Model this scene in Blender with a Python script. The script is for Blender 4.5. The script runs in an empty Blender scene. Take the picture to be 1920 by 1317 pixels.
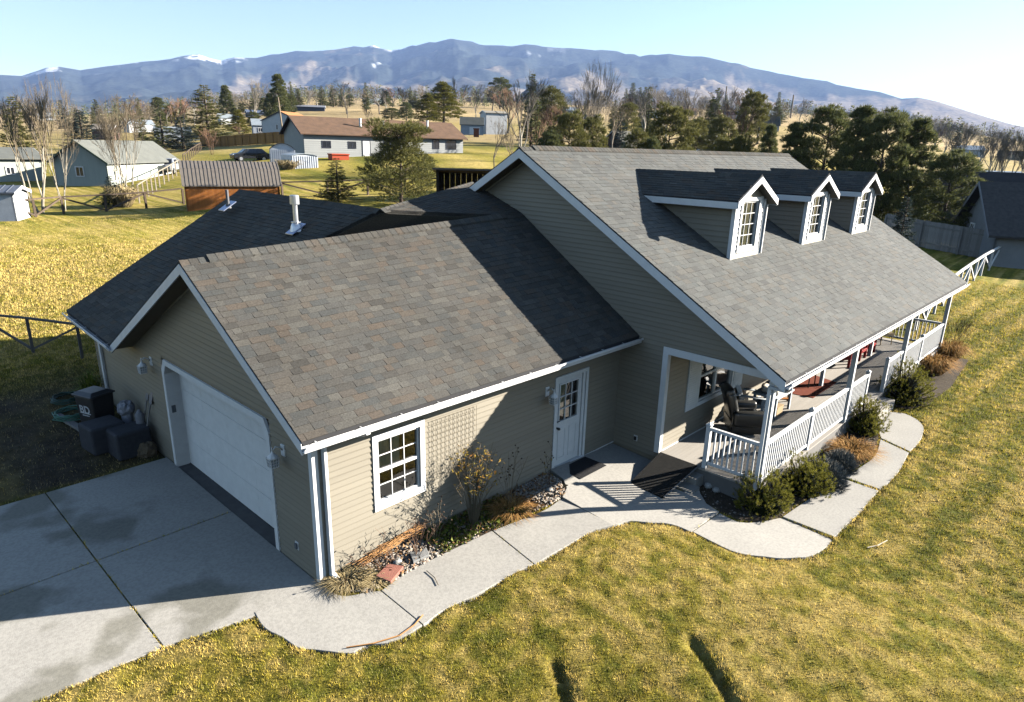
import bpy, math, random
import numpy as np
from mathutils import Vector, Matrix

# ---------------------------------------------------------------- camera, sky, sun, exposure
sc = bpy.context.scene
COL = sc.collection
CAM = np.array([-4.6396, -8.4392, 6.7275])
YAW, PITCH, ROLL, FOC = 0.7496, 0.3094, 0.0273, 1259.7
PPX, PPY = 966.5, 680.1                       # principal point, in the photograph's 1920 x 1317 pixels
_fw = np.array([math.cos(PITCH)*math.cos(YAW), math.cos(PITCH)*math.sin(YAW), -math.sin(PITCH)])
_rt0 = np.array([math.sin(YAW), -math.cos(YAW), 0.0])
_up0 = np.cross(_rt0, _fw)
_rt = math.cos(ROLL)*_rt0 + math.sin(ROLL)*_up0
_up = -math.sin(ROLL)*_rt0 + math.cos(ROLL)*_up0
cd = bpy.data.cameras.new('camera'); camo = bpy.data.objects.new('camera', cd); COL.objects.link(camo)
camo.matrix_world = Matrix(((_rt[0], _up[0], -_fw[0], CAM[0]), (_rt[1], _up[1], -_fw[1], CAM[1]), (_rt[2], _up[2], -_fw[2], CAM[2]), (0, 0, 0, 1)))
cd.sensor_width = 36; cd.lens = 36*FOC/1920
cd.shift_x = -(PPX-960)/1920; cd.shift_y = (PPY-658.5)/1920
cd.clip_start = 0.1; cd.clip_end = 60000
sc.camera = camo

SUN_AZ, SUN_EL = math.radians(-33.0), math.radians(20.9)   # towards the sun, measured from +x
SUN = np.array([math.cos(SUN_EL)*math.cos(SUN_AZ), math.cos(SUN_EL)*math.sin(SUN_AZ), math.sin(SUN_EL)])
w = bpy.data.worlds.new('World'); sc.world = w; w.use_nodes = True
nt = w.node_tree; nt.nodes.clear()
sky = nt.nodes.new('ShaderNodeTexSky'); sky.sky_type = 'NISHITA'; sky.sun_disc = False
sky.sun_elevation = SUN_EL; sky.sun_rotation = math.radians(90) - SUN_AZ
sky.altitude = 1000; sky.air_density = 1.2; sky.dust_density = 0.3; sky.ozone_density = 1.3
bg = nt.nodes.new('ShaderNodeBackground'); bg.inputs[1].default_value = 0.05
wo = nt.nodes.new('ShaderNodeOutputWorld')
nt.links.new(sky.outputs[0], bg.inputs[0]); nt.links.new(bg.outputs[0], wo.inputs[0])
sd = bpy.data.lights.new('sun', 'SUN'); sd.energy = 5.0; sd.angle = math.radians(0.5); sd.color = (1.0, 0.93, 0.82)
so = bpy.data.objects.new('sun', sd); COL.objects.link(so)
so.rotation_euler = Vector(SUN).to_track_quat('Z', 'Y').to_euler()
so.location = (30, -30, 30)
sc.view_settings.view_transform = 'Standard'; sc.view_settings.look = 'None'
sc.view_settings.exposure = 2.05; sc.view_settings.gamma = 1.0; sc.view_settings.use_curve_mapping = False
sc.render.engine = 'CYCLES'
cy = sc.cycles
cy.use_denoising = True; cy.max_bounces = 6; cy.diffuse_bounces = 0; cy.glossy_bounces = 2; cy.transparent_max_bounces = 8
cy.transmission_bounces = 3; cy.volume_bounces = 0; cy.caustics_reflective = False; cy.caustics_refractive = False
cy.sample_clamp_indirect = 6

# ---------------------------------------------------------------- numbers and noise
rnd = random.Random(7)
RS = np.random.RandomState(11)
def _hash(ix, iy, seed):
    h = (ix.astype(np.int64)*374761393 + iy.astype(np.int64)*668265263 + seed*1442695041) & 0x7fffffff
    h = ((h ^ (h >> 13))*1274126177) & 0x7fffffff
    return ((h ^ (h >> 16)) & 0xffff)/65535.0
def vnoise(x, y, seed=0):
    x = np.asarray(x, float); y = np.asarray(y, float)
    ix = np.floor(x); iy = np.floor(y); fx = x-ix; fy = y-iy
    fx = fx*fx*(3-2*fx); fy = fy*fy*(3-2*fy)
    a = _hash(ix, iy, seed); b = _hash(ix+1, iy, seed); c = _hash(ix, iy+1, seed); d = _hash(ix+1, iy+1, seed)
    return (a*(1-fx)+b*fx)*(1-fy)+(c*(1-fx)+d*fx)*fy
def fbm(x, y, seed=0, o=4, g=.5):
    s = 0; a = 1; t = 0
    for i in range(o):
        s = s+a*vnoise(np.asarray(x)*2**i, np.asarray(y)*2**i, seed+17*i); t += a; a *= g
    return s/t
def sst(t):
    t = np.clip(t, 0, 1); return t*t*(3-2*t)
def lerp(a, b, t): return a+(b-a)*t
_PR = np.array([0, 28, 36, 50, 65, 95, 160, 320, 500, 900, 1500, 3000, 9000.])
_PZ = np.array([0, 0, .5, 1.9, 2.4, 4.9, 8.4, 19.6, 31, 58, 88, 130, 150.])
_FA = np.array([-180, -20, 0, 8, 14, 20, 24, 34, 48, 62, 70, 76, 85, 120, 180.])
_FN = np.array([.3, .3, .35, .45, .65, .95, 1.05, 1.05, 1.12, 1., .6, .47, .42, .35, .3])
_FF = np.array([.3, .3, .36, .46, .70, .90, .98, 1.0, 1.08, 1., .6, .45, .4, .35, .3])
RUTS = [((1040, 1232), (1066, 1330)), ((1292, 1192), (1375, 1330))]
def terrain(x, y):
    x = np.asarray(x, float); y = np.asarray(y, float)
    dx = x-CAM[0]; dy = y-CAM[1]; r = np.hypot(dx, dy); az = np.degrees(np.arctan2(dy, dx))
    f = lerp(np.interp(az, _FA, _FN), np.interp(az, _FA, _FF), sst((r-120)/250))
    z = np.interp(r, _PR, _PZ)*f
    # smooth the profile's kinks a little with a wide average
    for k in (.9, 1.1): z = z+np.interp(r*k, _PR, _PZ)*f
    z = z/3*sst((r-28)/10)
    z = z+(fbm(x/60+5, y/60, 3)-.5)*2.2*sst((r-70)/120)+(fbm(x/14, y/14, 9)-.5)*.35*sst((r-34)/20)
    z = z-.30*sst((x-4)/4)*sst((-y-.6)/2.6)*sst((60-r)/30)
    z = z+.95*sst((y-5.2)/10.5)*sst((60-r)/30)*sst((14-x)/8)
    return z
def ray(px, py):
    d = _fw+(px-PPX)/FOC*_rt-(py-PPY)/FOC*_up
    return d/np.linalg.norm(d)
def gnd(px, py, z):
    d = ray(px, py); return CAM+d*(z-CAM[2])/d[2]
def on_x(px, py, x):
    d = ray(px, py); return CAM+d*(x-CAM[0])/d[0]
def on_y(px, py, y):
    d = ray(px, py); return CAM+d*(y-CAM[1])/d[1]
def at(px, py, r):
    d = ray(px, py); return CAM+d*r/math.hypot(d[0], d[1])
def site(px, py, rmax=2500):
    """where the view line through a pixel of the photograph first meets the terrain"""
    d = ray(px, py); h = math.hypot(d[0], d[1])
    r = np.concatenate([np.arange(5, 120, .1), np.arange(120, rmax, 1.0)])
    X = CAM[0]+d[0]/h*r; Y = CAM[1]+d[1]/h*r; Z = CAM[2]+d[2]/h*r
    k = np.nonzero(Z <= terrain(X, Y))[0]
    k = k[0] if len(k) else len(r)-1
    return np.array([X[k], Y[k], float(terrain(X[k], Y[k]))])
def dist(p): return float(np.dot(np.asarray(p)-CAM, _fw))
def mpp(p): return dist(p)/FOC           # metres per photograph pixel at p

# ---------------------------------------------------------------- scene helpers
def tag(o, label=None, cat=None, group=None, kind=None):
    if label: o['label'] = label
    if cat: o['category'] = cat
    if group: o['group'] = group
    if kind: o['kind'] = kind
    return o
def empty(name, loc=(0, 0, 0), rz=0, label=None, cat=None, group=None, parent=None):
    o = bpy.data.objects.new(name, None); COL.objects.link(o); o.empty_display_size = .2
    o.location = loc; o.rotation_euler = (0, 0, rz); o.parent = parent
    return tag(o, label, cat, group)
def link(name, me, parent=None):
    o = bpy.data.objects.new(name, me); COL.objects.link(o); o.parent = parent
    return o
def clone(root, loc=None, rz=None, scale=None, label=None, group=None, parent=None):
    c = root.copy(); COL.objects.link(c); c.parent = parent
    if loc is not None: c.location = loc
    if rz is not None: c.rotation_euler = (0, 0, rz)
    if scale is not None: c.scale = scale if hasattr(scale, '__len__') else (scale,)*3
    if label: c['label'] = label
    if group: c['group'] = group
    for ch in list(root.children): clone(ch, parent=c)
    return c

class MB:
    """collects faces and links them as one mesh object"""
    def __init__(s): s.v = []; s.f = []
    def add(s, vs, fs):
        n = len(s.v); s.v += [tuple(map(float, p)) for p in vs]; s.f += [tuple(i+n for i in f) for f in fs]; return s
    def box(s, x0, x1, y0, y1, z0, z1):
        return s.add([(x0, y0, z0), (x1, y0, z0), (x1, y1, z0), (x0, y1, z0), (x0, y0, z1), (x1, y0, z1), (x1, y1, z1), (x0, y1, z1)],
                     [(0, 3, 2, 1), (4, 5, 6, 7), (0, 1, 5, 4), (1, 2, 6, 5), (2, 3, 7, 6), (3, 0, 4, 7)])
    def cbox(s, c, sz, M=None):
        hx, hy, hz = sz[0]/2, sz[1]/2, sz[2]/2
        vs = [Vector(p) for p in [(-hx, -hy, -hz), (hx, -hy, -hz), (hx, hy, -hz), (-hx, hy, -hz), (-hx, -hy, hz), (hx, -hy, hz), (hx, hy, hz), (-hx, hy, hz)]]
        if M is not None: vs = [M @ p for p in vs]
        c = Vector(c)
        return s.add([p+c for p in vs], [(0, 3, 2, 1), (4, 5, 6, 7), (0, 1, 5, 4), (1, 2, 6, 5), (2, 3, 7, 6), (3, 0, 4, 7)])
    def poly(s, pts): return s.add(pts, [tuple(range(len(pts)))])
    def slab(s, pts, off):
        """closed slab: polygon pts and the same polygon moved by off"""
        n = len(pts); o = np.array(off, float); b = [np.array(p, float)+o for p in pts]
        fs = [tuple(range(n)), tuple(range(2*n-1, n-1, -1))]+[(i, i+n, (i+1) % n+n, (i+1) % n) for i in range(n)]
        return s.add(list(pts)+b, fs)
    def bar(s, p0, p1, w, h, up=(0, 0, 1)):
        """rectangular bar from p0 to p1, w across, h along up"""
        p0 = Vector(p0); p1 = Vector(p1); d = (p1-p0).normalized(); u = Vector(up)
        if abs(d.dot(u)) > .999: u = Vector((1, 0, 0))
        sd = d.cross(u).normalized()*(w/2); u2 = sd.cross(d).normalized()*(h/2)
        vs = [p0-sd-u2, p0+sd-u2, p0+sd+u2, p0-sd+u2, p1-sd-u2, p1+sd-u2, p1+sd+u2, p1-sd+u2]
        return s.add(vs, [(0, 1, 2, 3), (7, 6, 5, 4), (0, 4, 5, 1), (1, 5, 6, 2), (2, 6, 7, 3), (3, 7, 4, 0)])
    def tube(s, pts, rad, n=8, caps=True):
        pts = [Vector(p) for p in pts]; m = len(pts)
        rad = list(rad) if hasattr(rad, '__len__') else [rad]*m
        base = len(s.v); ref = None
        for i, p in enumerate(pts):
            d = (pts[min(i+1, m-1)]-pts[max(i-1, 0)]).normalized()
            if ref is None: ref = Vector((1, 0, 0)) if abs(d.x) < .8 else Vector((0, 1, 0))
            a = (ref-d*ref.dot(d)).normalized(); b = d.cross(a); ref = a
            for k in range(n):
                t = 2*math.pi*k/n; q = p+(a*math.cos(t)+b*math.sin(t))*rad[i]; s.v.append((q.x, q.y, q.z))
        for i in range(m-1):
            for k in range(n):
                k2 = (k+1) % n
                s.f.append((base+i*n+k, base+i*n+k2, base+(i+1)*n+k2, base+(i+1)*n+k))
        if caps:
            s.f.append(tuple(base+k for k in range(n-1, -1, -1))); s.f.append(tuple(base+(m-1)*n+k for k in range(n)))
        return s
    def lathe(s, prof, c=(0, 0, 0), n=16):
        base = len(s.v)
        for r, z in prof:
            for k in range(n):
                t = 2*math.pi*k/n; s.v.append((c[0]+r*math.cos(t), c[1]+r*math.sin(t), c[2]+z))
        for i in range(len(prof)-1):
            for k in range(n):
                k2 = (k+1) % n; s.f.append((base+i*n+k, base+i*n+k2, base+(i+1)*n+k2, base+(i+1)*n+k))
        s.f.append(tuple(base+k for k in range(n-1, -1, -1))); s.f.append(tuple(base+(len(prof)-1)*n+k for k in range(n)))
        return s
    def blob(s, c, sz, seed=0, sub=1, rough=.2):
        """rough stone: a jittered icosphere"""
        V, F = ICO[sub]; r = random.Random(seed)
        j = [1+(r.random()-.5)*2*rough for _ in V]
        return s.add([(c[0]+p[0]*sz[0]*k, c[1]+p[1]*sz[1]*k, c[2]+p[2]*sz[2]*k) for p, k in zip(V, j)], F)
    def mesh(s, name, mat=None, smooth=False):
        me = bpy.data.meshes.new(name); me.from_pydata(s.v, [], s.f)
        if mat: me.materials.append(mat)
        if smooth: me.polygons.foreach_set('use_smooth', [True]*len(me.polygons))
        me.update(); return me
    def build(s, name, mat=None, parent=None, smooth=False, bevel=0):
        o = link(name, s.mesh(name, mat, smooth), parent)
        if bevel:
            m = o.modifiers.new('bevel', 'BEVEL'); m.width = bevel; m.segments = 2; m.limit_method = 'ANGLE'; m.angle_limit = .6
        return o
def _ico():
    t = (1+5**.5)/2
    V = [(-1, t, 0), (1, t, 0), (-1, -t, 0), (1, -t, 0), (0, -1, t), (0, 1, t), (0, -1, -t), (0, 1, -t), (t, 0, -1), (t, 0, 1), (-t, 0, -1), (-t, 0, 1)]
    F = [(0, 11, 5), (0, 5, 1), (0, 1, 7), (0, 7, 10), (0, 10, 11), (1, 5, 9), (5, 11, 4), (11, 10, 2), (10, 7, 6), (7, 1, 8), (3, 9, 4), (3, 4, 2), (3, 2, 6), (3, 6, 8), (3, 8, 9), (4, 9, 5), (2, 4, 11), (6, 2, 10), (8, 6, 7), (9, 8, 1)]
    nrm = lambda p: tuple(np.array(p)/np.linalg.norm(p))
    V = [nrm(p) for p in V]; out = [(V, F)]
    for _ in range(2):
        V2 = list(V); F2 = []; mid = {}
        def m(a, b):
            k = (min(a, b), max(a, b))
            if k not in mid: mid[k] = len(V2); V2.append(nrm((np.array(V2[a])+np.array(V2[b]))/2))
            return mid[k]
        for a, b, c in F:
            ab, bc, ca = m(a, b), m(b, c), m(c, a); F2 += [(a, ab, ca), (b, bc, ab), (c, ca, bc), (ab, bc, ca)]
        V, F = V2, F2; out.append((V, F))
    return out
ICO = _ico()
def npmesh(name, co, tris, mat=None, col=None, nside=3):
    """mesh straight from numpy arrays; optional point colours in attribute 'col'"""
    me = bpy.data.meshes.new(name); n = len(co); m = len(tris)
    me.vertices.add(n); me.vertices.foreach_set('co', np.asarray(co, np.float32).ravel())
    me.loops.add(m*nside); me.loops.foreach_set('vertex_index', np.asarray(tris, np.int32).ravel())
    me.polygons.add(m); me.polygons.foreach_set('loop_start', np.arange(0, m*nside, nside, dtype=np.int32))
    if col is not None:
        a = me.attributes.new('col', 'FLOAT_COLOR', 'POINT')
        c4 = np.ones((n, 4), np.float32); c4[:, :3] = col; a.data.foreach_set('color', c4.ravel())
    if mat: me.materials.append(mat)
    me.update(calc_edges=True); me.validate(); return me

# ---------------------------------------------------------------- materials
MATS = {}
def nodes(name):
    m = bpy.data.materials.new(name); m.use_nodes = True; t = m.node_tree
    return m, t, t.nodes['Principled BSDF']
def N(t, kind, **kw):
    n = t.nodes.new(kind)
    for k, v in kw.items():
        if k.startswith('i_'): n.inputs[int(k[2:]) if k[2:].isdigit() else k[2:].replace('_', ' ')].default_value = v
        else: setattr(n, k, v)
    return n
def ramp(t, stops):
    r = t.nodes.new('ShaderNodeValToRGB'); e = r.color_ramp.elements
    while len(e) < len(stops): e.new(.5)
    for k, (p, c) in enumerate(stops): e[k].position = p; e[k].color = (*c, 1) if len(c) == 3 else c
    return r
def mat(name, c, c2=None, scale=3., rough=.7, spec=.3, metal=0., bump=0., bscale=40., rand=0., stretch=None, fine=0.):
    """paint, wood, stone ...: two colours mixed by noise, optional per-object value jitter and bump"""
    if name in MATS: return MATS[name]
    m, t, b = nodes(name); L = t.links.new
    b.inputs['Roughness'].default_value = rough; b.inputs['Metallic'].default_value = metal
    b.inputs['Specular IOR Level'].default_value = spec
    tc = N(t, 'ShaderNodeTexCoord'); src = tc.outputs['Object']
    if stretch:
        mp = N(t, 'ShaderNodeMapping'); mp.inputs['Scale'].default_value = stretch; L(src, mp.inputs[0]); src = mp.outputs[0]
    c2 = c2 or tuple(x*.8 for x in c)
    nz = N(t, 'ShaderNodeTexNoise'); nz.inputs['Scale'].default_value = scale; nz.inputs['Detail'].default_value = 6; nz.inputs['Roughness'].default_value = .6
    L(src, nz.inputs['Vector'])
    r = ramp(t, [(.32, c), (.68, c2)]); L(nz.outputs['Fac'], r.inputs[0]); out = r.outputs[0]
    if fine:
        n2 = N(t, 'ShaderNodeTexNoise'); n2.inputs['Scale'].default_value = scale*14; n2.inputs['Detail'].default_value = 3; L(src, n2.inputs['Vector'])
        mr = N(t, 'ShaderNodeMapRange'); mr.inputs[3].default_value = 1-fine; mr.inputs[4].default_value = 1+fine; L(n2.outputs['Fac'], mr.inputs[0])
        hs = N(t, 'ShaderNodeHueSaturation'); L(mr.outputs[0], hs.inputs['Value']); L(out, hs.inputs['Color']); out = hs.outputs[0]
    if rand:
        oi = N(t, 'ShaderNodeObjectInfo'); mr = N(t, 'ShaderNodeMapRange'); mr.inputs[3].default_value = 1-rand; mr.inputs[4].default_value = 1+rand
        L(oi.outputs['Random'], mr.inputs[0]); hs = N(t, 'ShaderNodeHueSaturation'); L(mr.outputs[0], hs.inputs['Value']); L(out, hs.inputs['Color']); out = hs.outputs[0]
    L(out, b.inputs['Base Color'])
    if bump:
        n3 = N(t, 'ShaderNodeTexNoise'); n3.inputs['Scale'].default_value = bscale; n3.inputs['Detail'].default_value = 4; L(src, n3.inputs['Vector'])
        bp = N(t, 'ShaderNodeBump'); bp.inputs['Strength'].default_value = bump; bp.inputs['Distance'].default_value = .02
        L(n3.outputs['Fac'], bp.inputs['Height']); L(bp.outputs[0], b.inputs['Normal'])
    MATS[name] = m; return m
def ramp_mat(name, stops, rough=.8, spec=.2, fine=.12, fscale=30., attr=None, patch=None, trans=0., bump=0.):
    """pieces that each take one colour of a ramp (per island and per object); attr: colours from the mesh instead"""
    if name in MATS: return MATS[name]
    m, t, b = nodes(name); L = t.links.new
    b.inputs['Roughness'].default_value = rough; b.inputs['Specular IOR Level'].default_value = spec
    ge = N(t, 'ShaderNodeNewGeometry'); oi = N(t, 'ShaderNodeObjectInfo')
    ad = N(t, 'ShaderNodeMath', operation='ADD'); fr = N(t, 'ShaderNodeMath', operation='FRACT')
    L(ge.outputs['Random Per Island'], ad.inputs[0]); L(oi.outputs['Random'], ad.inputs[1]); L(ad.outputs[0], fr.inputs[0])
    if attr:
        a = N(t, 'ShaderNodeAttribute', attribute_name=attr); out = a.outputs['Color']
        mr = N(t, 'ShaderNodeMapRange'); mr.inputs[3].default_value = .8; mr.inputs[4].default_value = 1.2; L(fr.outputs[0], mr.inputs[0])
        hs = N(t, 'ShaderNodeHueSaturation'); L(mr.outputs[0], hs.inputs['Value']); L(out, hs.inputs['Color']); out = hs.outputs[0]
    else:
        r = ramp(t, stops); r.color_ramp.interpolation = 'LINEAR'; L(fr.outputs[0], r.inputs[0]); out = r.outputs[0]
    tc = N(t, 'ShaderNodeTexCoord')
    if patch:
        n0 = N(t, 'ShaderNodeTexNoise'); n0.inputs['Scale'].default_value = patch[0]; n0.inputs['Detail'].default_value = 3; L(tc.outputs['Object'], n0.inputs['Vector'])
        mr = N(t, 'ShaderNodeMapRange'); mr.inputs[1].default_value = .3; mr.inputs[2].default_value = .7; mr.inputs[3].default_value = 1-patch[1]; mr.inputs[4].default_value = 1+patch[1]; L(n0.outputs['Fac'], mr.inputs[0])
        hs = N(t, 'ShaderNodeHueSaturation'); L(mr.outputs[0], hs.inputs['Value']); L(out, hs.inputs['Color']); out = hs.outputs[0]
    if fine:
        n2 = N(t, 'ShaderNodeTexNoise'); n2.inputs['Scale'].default_value = fscale; n2.inputs['Detail'].default_value = 4; L(tc.outputs['Object'], n2.inputs['Vector'])
        mr = N(t, 'ShaderNodeMapRange'); mr.inputs[1].default_value = .25; mr.inputs[2].default_value = .75; mr.inputs[3].default_value = 1-fine; mr.inputs[4].default_value = 1+fine; L(n2.outputs['Fac'], mr.inputs[0])
        hs = N(t, 'ShaderNodeHueSaturation'); L(mr.outputs[0], hs.inputs['Value']); L(out, hs.inputs['Color']); out = hs.outputs[0]
    L(out, b.inputs['Base Color'])
    if trans:
        tl = N(t, 'ShaderNodeBsdfTranslucent'); L(out, tl.inputs['Color']); mx = N(t, 'ShaderNodeMixShader'); mx.inputs[0].default_value = trans
        L(b.outputs[0], mx.inputs[1]); L(tl.outputs[0], mx.inputs[2]); L(mx.outputs[0], t.nodes['Material Output'].inputs[0])
    MATS[name] = m; return m
def glass_mat():
    if 'glass' in MATS: return MATS['glass']
    m, t, b = nodes('window_glass'); L = t.links.new
    tr = N(t, 'ShaderNodeBsdfTransparent'); tr.inputs[0].default_value = (.72, .78, .76, 1)
    gl = N(t, 'ShaderNodeBsdfGlossy'); gl.inputs['Roughness'].default_value = .015
    fz = N(t, 'ShaderNodeFresnel'); fz.inputs[0].default_value = 1.55
    ml = N(t, 'ShaderNodeMath', operation='MULTIPLY_ADD'); ml.inputs[1].default_value = 1.2; ml.inputs[2].default_value = .05; L(fz.outputs[0], ml.inputs[0])
    mx = N(t, 'ShaderNodeMixShader'); L(ml.outputs[0], mx.inputs[0]); L(tr.outputs[0], mx.inputs[1]); L(gl.outputs[0], mx.inputs[2])
    L(mx.outputs[0], t.nodes['Material Output'].inputs[0]); MATS['glass'] = m; return m
GLASS = glass_mat()
WHITE = mat('white_vinyl', (.84, .84, .84), (.77, .77, .77), 2.5, .42, .4, fine=.03)
WHITE2 = mat('white_painted_trim', (.86, .86, .86), (.78, .78, .78), 5, .5, .35, fine=.05)
SIDING = mat('tan_vinyl_siding', (.272, .245, .195), (.248, .223, .178), 1.6, .5, .35, rand=.035, fine=.03, stretch=(.3, .3, 3))
WALLBASE = mat('wall_sheathing', (.31, .265, .195), None, 2, .7)
SOFFIT = mat('soffit_panel', (.26, .235, .18), (.23, .205, .16), 4, .6)
CURTAIN = mat('curtain_cloth', (.50, .53, .46), (.38, .41, .35), 3, .9, stretch=(6, 6, .6))
CURTAINY = mat('cream_curtain_cloth', (.62, .55, .33), (.50, .43, .25), 3, .9, stretch=(6, 6, .6))
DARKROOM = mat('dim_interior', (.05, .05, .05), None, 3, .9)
BLACK = mat('black_plastic', (.018, .018, .02), (.03, .03, .032), 6, .5, .4, fine=.1)
BLACKM = mat('black_metal', (.03, .03, .03), None, 6, .4, .5)
STEEL = mat('galvanised_steel', (.62, .63, .65), (.48, .49, .52), 4, .35, .5, .75)
CONC = None
SHINGLE = ramp_mat('asphalt_shingle', [(0, (.060, .057, .052)), (.14, (.080, .076, .069)), (.3, (.089, .084, .074)), (.42, (.092, .076, .062)), (.5, (.082, .079, .073)), (.64, (.064, .066, .064)), (.76, (.102, .097, .086)), (.88, (.072, .071, .067)), (1, (.088, .080, .070))], .9, .10, .34, 45, patch=(.45, .14))
SHINGLE_SHEEN = ramp_mat('asphalt_shingle_sheen_tint', [(0, (.074, .074, .071)), (.2, (.094, .096, .092)), (.35, (.106, .106, .098)), (.45, (.104, .096, .084)), (.6, (.088, .093, .090)), (.75, (.114, .115, .108)), (.88, (.083, .085, .082)), (1, (.098, .096, .090))], .85, .2, .30, 45, patch=(.4, .10))  # same shingles on the main roof, view-angle sheen put into a paler grey
# ---------------------------------------------------------------- the house
L = 7.97                                   # where the garage meets the main block
HOUSE = empty('house', (0, 0, 0), 0, 'tan sided house with white garage door, long front porch and three roof dormers', 'house')
Z3 = np.array([0, 0, 1.])
class WF:
    """a wall's own frame: a along it, z up, d outwards"""
    def __init__(s, o, u, n): s.o = np.array(o, float); s.u = np.array(u, float); s.n = np.array(n, float)
    def p(s, a, z, d=0.): return tuple(s.o+s.u*a+Z3*z+s.n*d)
    def box(s, mb, a0, a1, z0, z1, d0, d1):
        c = [s.p(a, z, d) for z in (z0, z1) for d in (d0, d1) for a in (a0, a1)]
        return mb.add([c[0], c[1], c[3], c[2], c[4], c[5], c[7], c[6]], [(0, 3, 2, 1), (4, 5, 6, 7), (0, 1, 5, 4), (1, 2, 6, 5), (2, 3, 7, 6), (3, 0, 4, 7)])
def wall_base(wf, brk, zb, top, opens, name, parent, mt=None, thick=.12):
    """sheathing with real openings; brk: break points along the wall, top(a): its height"""
    mb = MB(); xs = sorted(set(brk+[o[0] for o in opens]+[o[1] for o in opens]))
    for a, b in zip(xs[:-1], xs[1:]):
        m = (a+b)/2; cuts = sorted([(o[2], o[3]) for o in opens if o[0] < m < o[1]]); z = zb
        segs = []
        for c0, c1 in cuts:
            if c0 > z: segs.append((z, c0))
            z = c1
        segs.append((z, 99))
        for s0, s1 in segs:
            q = [wf.p(a, s0), wf.p(b, s0), wf.p(b, min(s1, top(b))), wf.p(a, min(s1, top(a)))]
            if min(s1, top(b)) <= s0 and min(s1, top(a)) <= s0: continue
            mb.slab(q, tuple(-wf.n*thick))
    return mb.build(name, mt or WALLBASE, parent)
def siding(wf, z0, z1, ext, opens, parent, mt=None, e=.105, name='siding_board', joined=None):
    z = z0; mb = joined
    while z < z1-.02:
        zt = min(z+e, z1); b, t = ext(z+.001), ext(zt)
        if b and t and b[1]-b[0] > .02:
            iv = [(b[0], b[1], t[0], t[1])]
            for o in opens:
                if zt > o[2]+.03 and z < o[3]-.03:
                    nv = []
                    for l0, h0, l1, h1 in iv:
                        if o[1] <= min(l0, l1) or o[0] >= max(h0, h1): nv.append((l0, h0, l1, h1)); continue
                        if o[0] > l0+.02: nv.append((l0, o[0], l1, o[0]))
                        if o[1] < h0-.02: nv.append((o[1], h0, o[1], h1))
                    iv = nv
            for l0, h0, l1, h1 in iv:
                if h0-l0 < .02: continue
                h1 = max(h1, l1+.001)
                P = wf.p; vs = [P(l0, z, .017), P(h0, z, .017), P(h1, zt, .004), P(l1, zt, .004), P(l0, z, .001), P(h0, z, .001), P(l0, z+.022, .0185), P(h0, z+.022, .0185)]
                fs = [(0, 1, 7, 6), (6, 7, 2, 3), (4, 5, 1, 0), (4, 0, 6, 3), (1, 5, 2, 7)]
                if mb is not None: mb.add(vs, fs)
                else: MB().add(vs, fs).build(name, mt or SIDING, parent)
        z += e
def rect_frame(wf, mb, a0, a1, z0, z1, w, d0, d1, wb=None):
    wb = wb or w
    wf.box(mb, a0, a0+w, z0+wb, z1-w, d0, d1); wf.box(mb, a1-w, a1, z0+wb, z1-w, d0, d1)
    wf.box(mb, a0, a1, z1-w, z1, d0, d1+.002); wf.box(mb, a0, a1, z0, z0+wb, d0, d1+.004)
def curtain(wf, a0, a1, z0, z1, d, parent, mt, amp=.016, fq=14):
    mb = MB(); n = max(8, int((a1-a0)*26)); vs = []
    for i in range(n+1):
        a = lerp(a0, a1, i/n); dd = d+amp*math.sin(a*fq*2+math.sin(a*5)); vs += [wf.p(a, z0, dd), wf.p(a, z1, dd)]
    mb.add(vs, [(2*i, 2*i+2, 2*i+3, 2*i+1) for i in range(n)]); return mb.build('curtain', mt, parent, smooth=True)
def window(parent, wf, a0, a1, z0, z1, trim, cols, rows, meet=False, cmat=None, cspan=(0, 1, 0, 1), name='window', mull=0):
    mb = MB(); rect_frame(wf, mb, a0, a1, z0, z1, trim, -.02, .034, trim*1.15)
    W = mb.build(name, WHITE, parent)
    i0, i1, j0, j1 = a0+trim, a1-trim, z0+trim*1.15, z1-trim
    sb = MB(); fw = .04; rect_frame(wf, sb, i0, i1, j0, j1, fw, -.07, -.01)
    if meet: zm = (j0+j1)/2; wf.box(sb, i0+fw, i1-fw, zm-.025, zm+.025, -.065, -.005)
    if mull: am = (i0+i1)/2; wf.box(sb, am-.04, am+.04, j0+fw, j1-fw, -.068, .0)
    sb.build('sash', WHITE, W)
    g0, g1, h0, h1 = i0+fw, i1-fw, j0+fw, j1-fw
    for r in range(rows):
        for c in range(cols):
            q = MB(); x0, x1 = lerp(g0, g1, c/cols), lerp(g0, g1, (c+1)/cols); y0, y1 = lerp(h0, h1, r/rows), lerp(h0, h1, (r+1)/rows)
            t = (rnd.random()-.5)*.006
            q.poly([wf.p(x0, y0, -.045+t), wf.p(x1, y0, -.045-t), wf.p(x1, y1, -.045-t*.5), wf.p(x0, y1, -.045+t*.5)]); q.build('pane', GLASS, W)
    for c in range(1, cols):
        x = lerp(g0, g1, c/cols); q = MB(); wf.box(q, x-.0075, x+.0075, h0, h1, -.043, -.03); q.build('muntin', WHITE, W)
    for r in range(1, rows):
        y = lerp(h0, h1, r/rows); q = MB(); wf.box(q, g0, g1, y-.0075, y+.0075, -.0425, -.0295); q.build('muntin', WHITE, W)
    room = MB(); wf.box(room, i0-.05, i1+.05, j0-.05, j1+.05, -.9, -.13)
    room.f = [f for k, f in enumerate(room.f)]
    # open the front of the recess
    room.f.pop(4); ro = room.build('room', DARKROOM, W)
    if cmat: curtain(wf, lerp(i0, i1, cspan[0]), lerp(i0, i1, cspan[1]), lerp(j0, j1, cspan[2]), lerp(j0, j1, cspan[3]), -.105, W, cmat)
    return W

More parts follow.
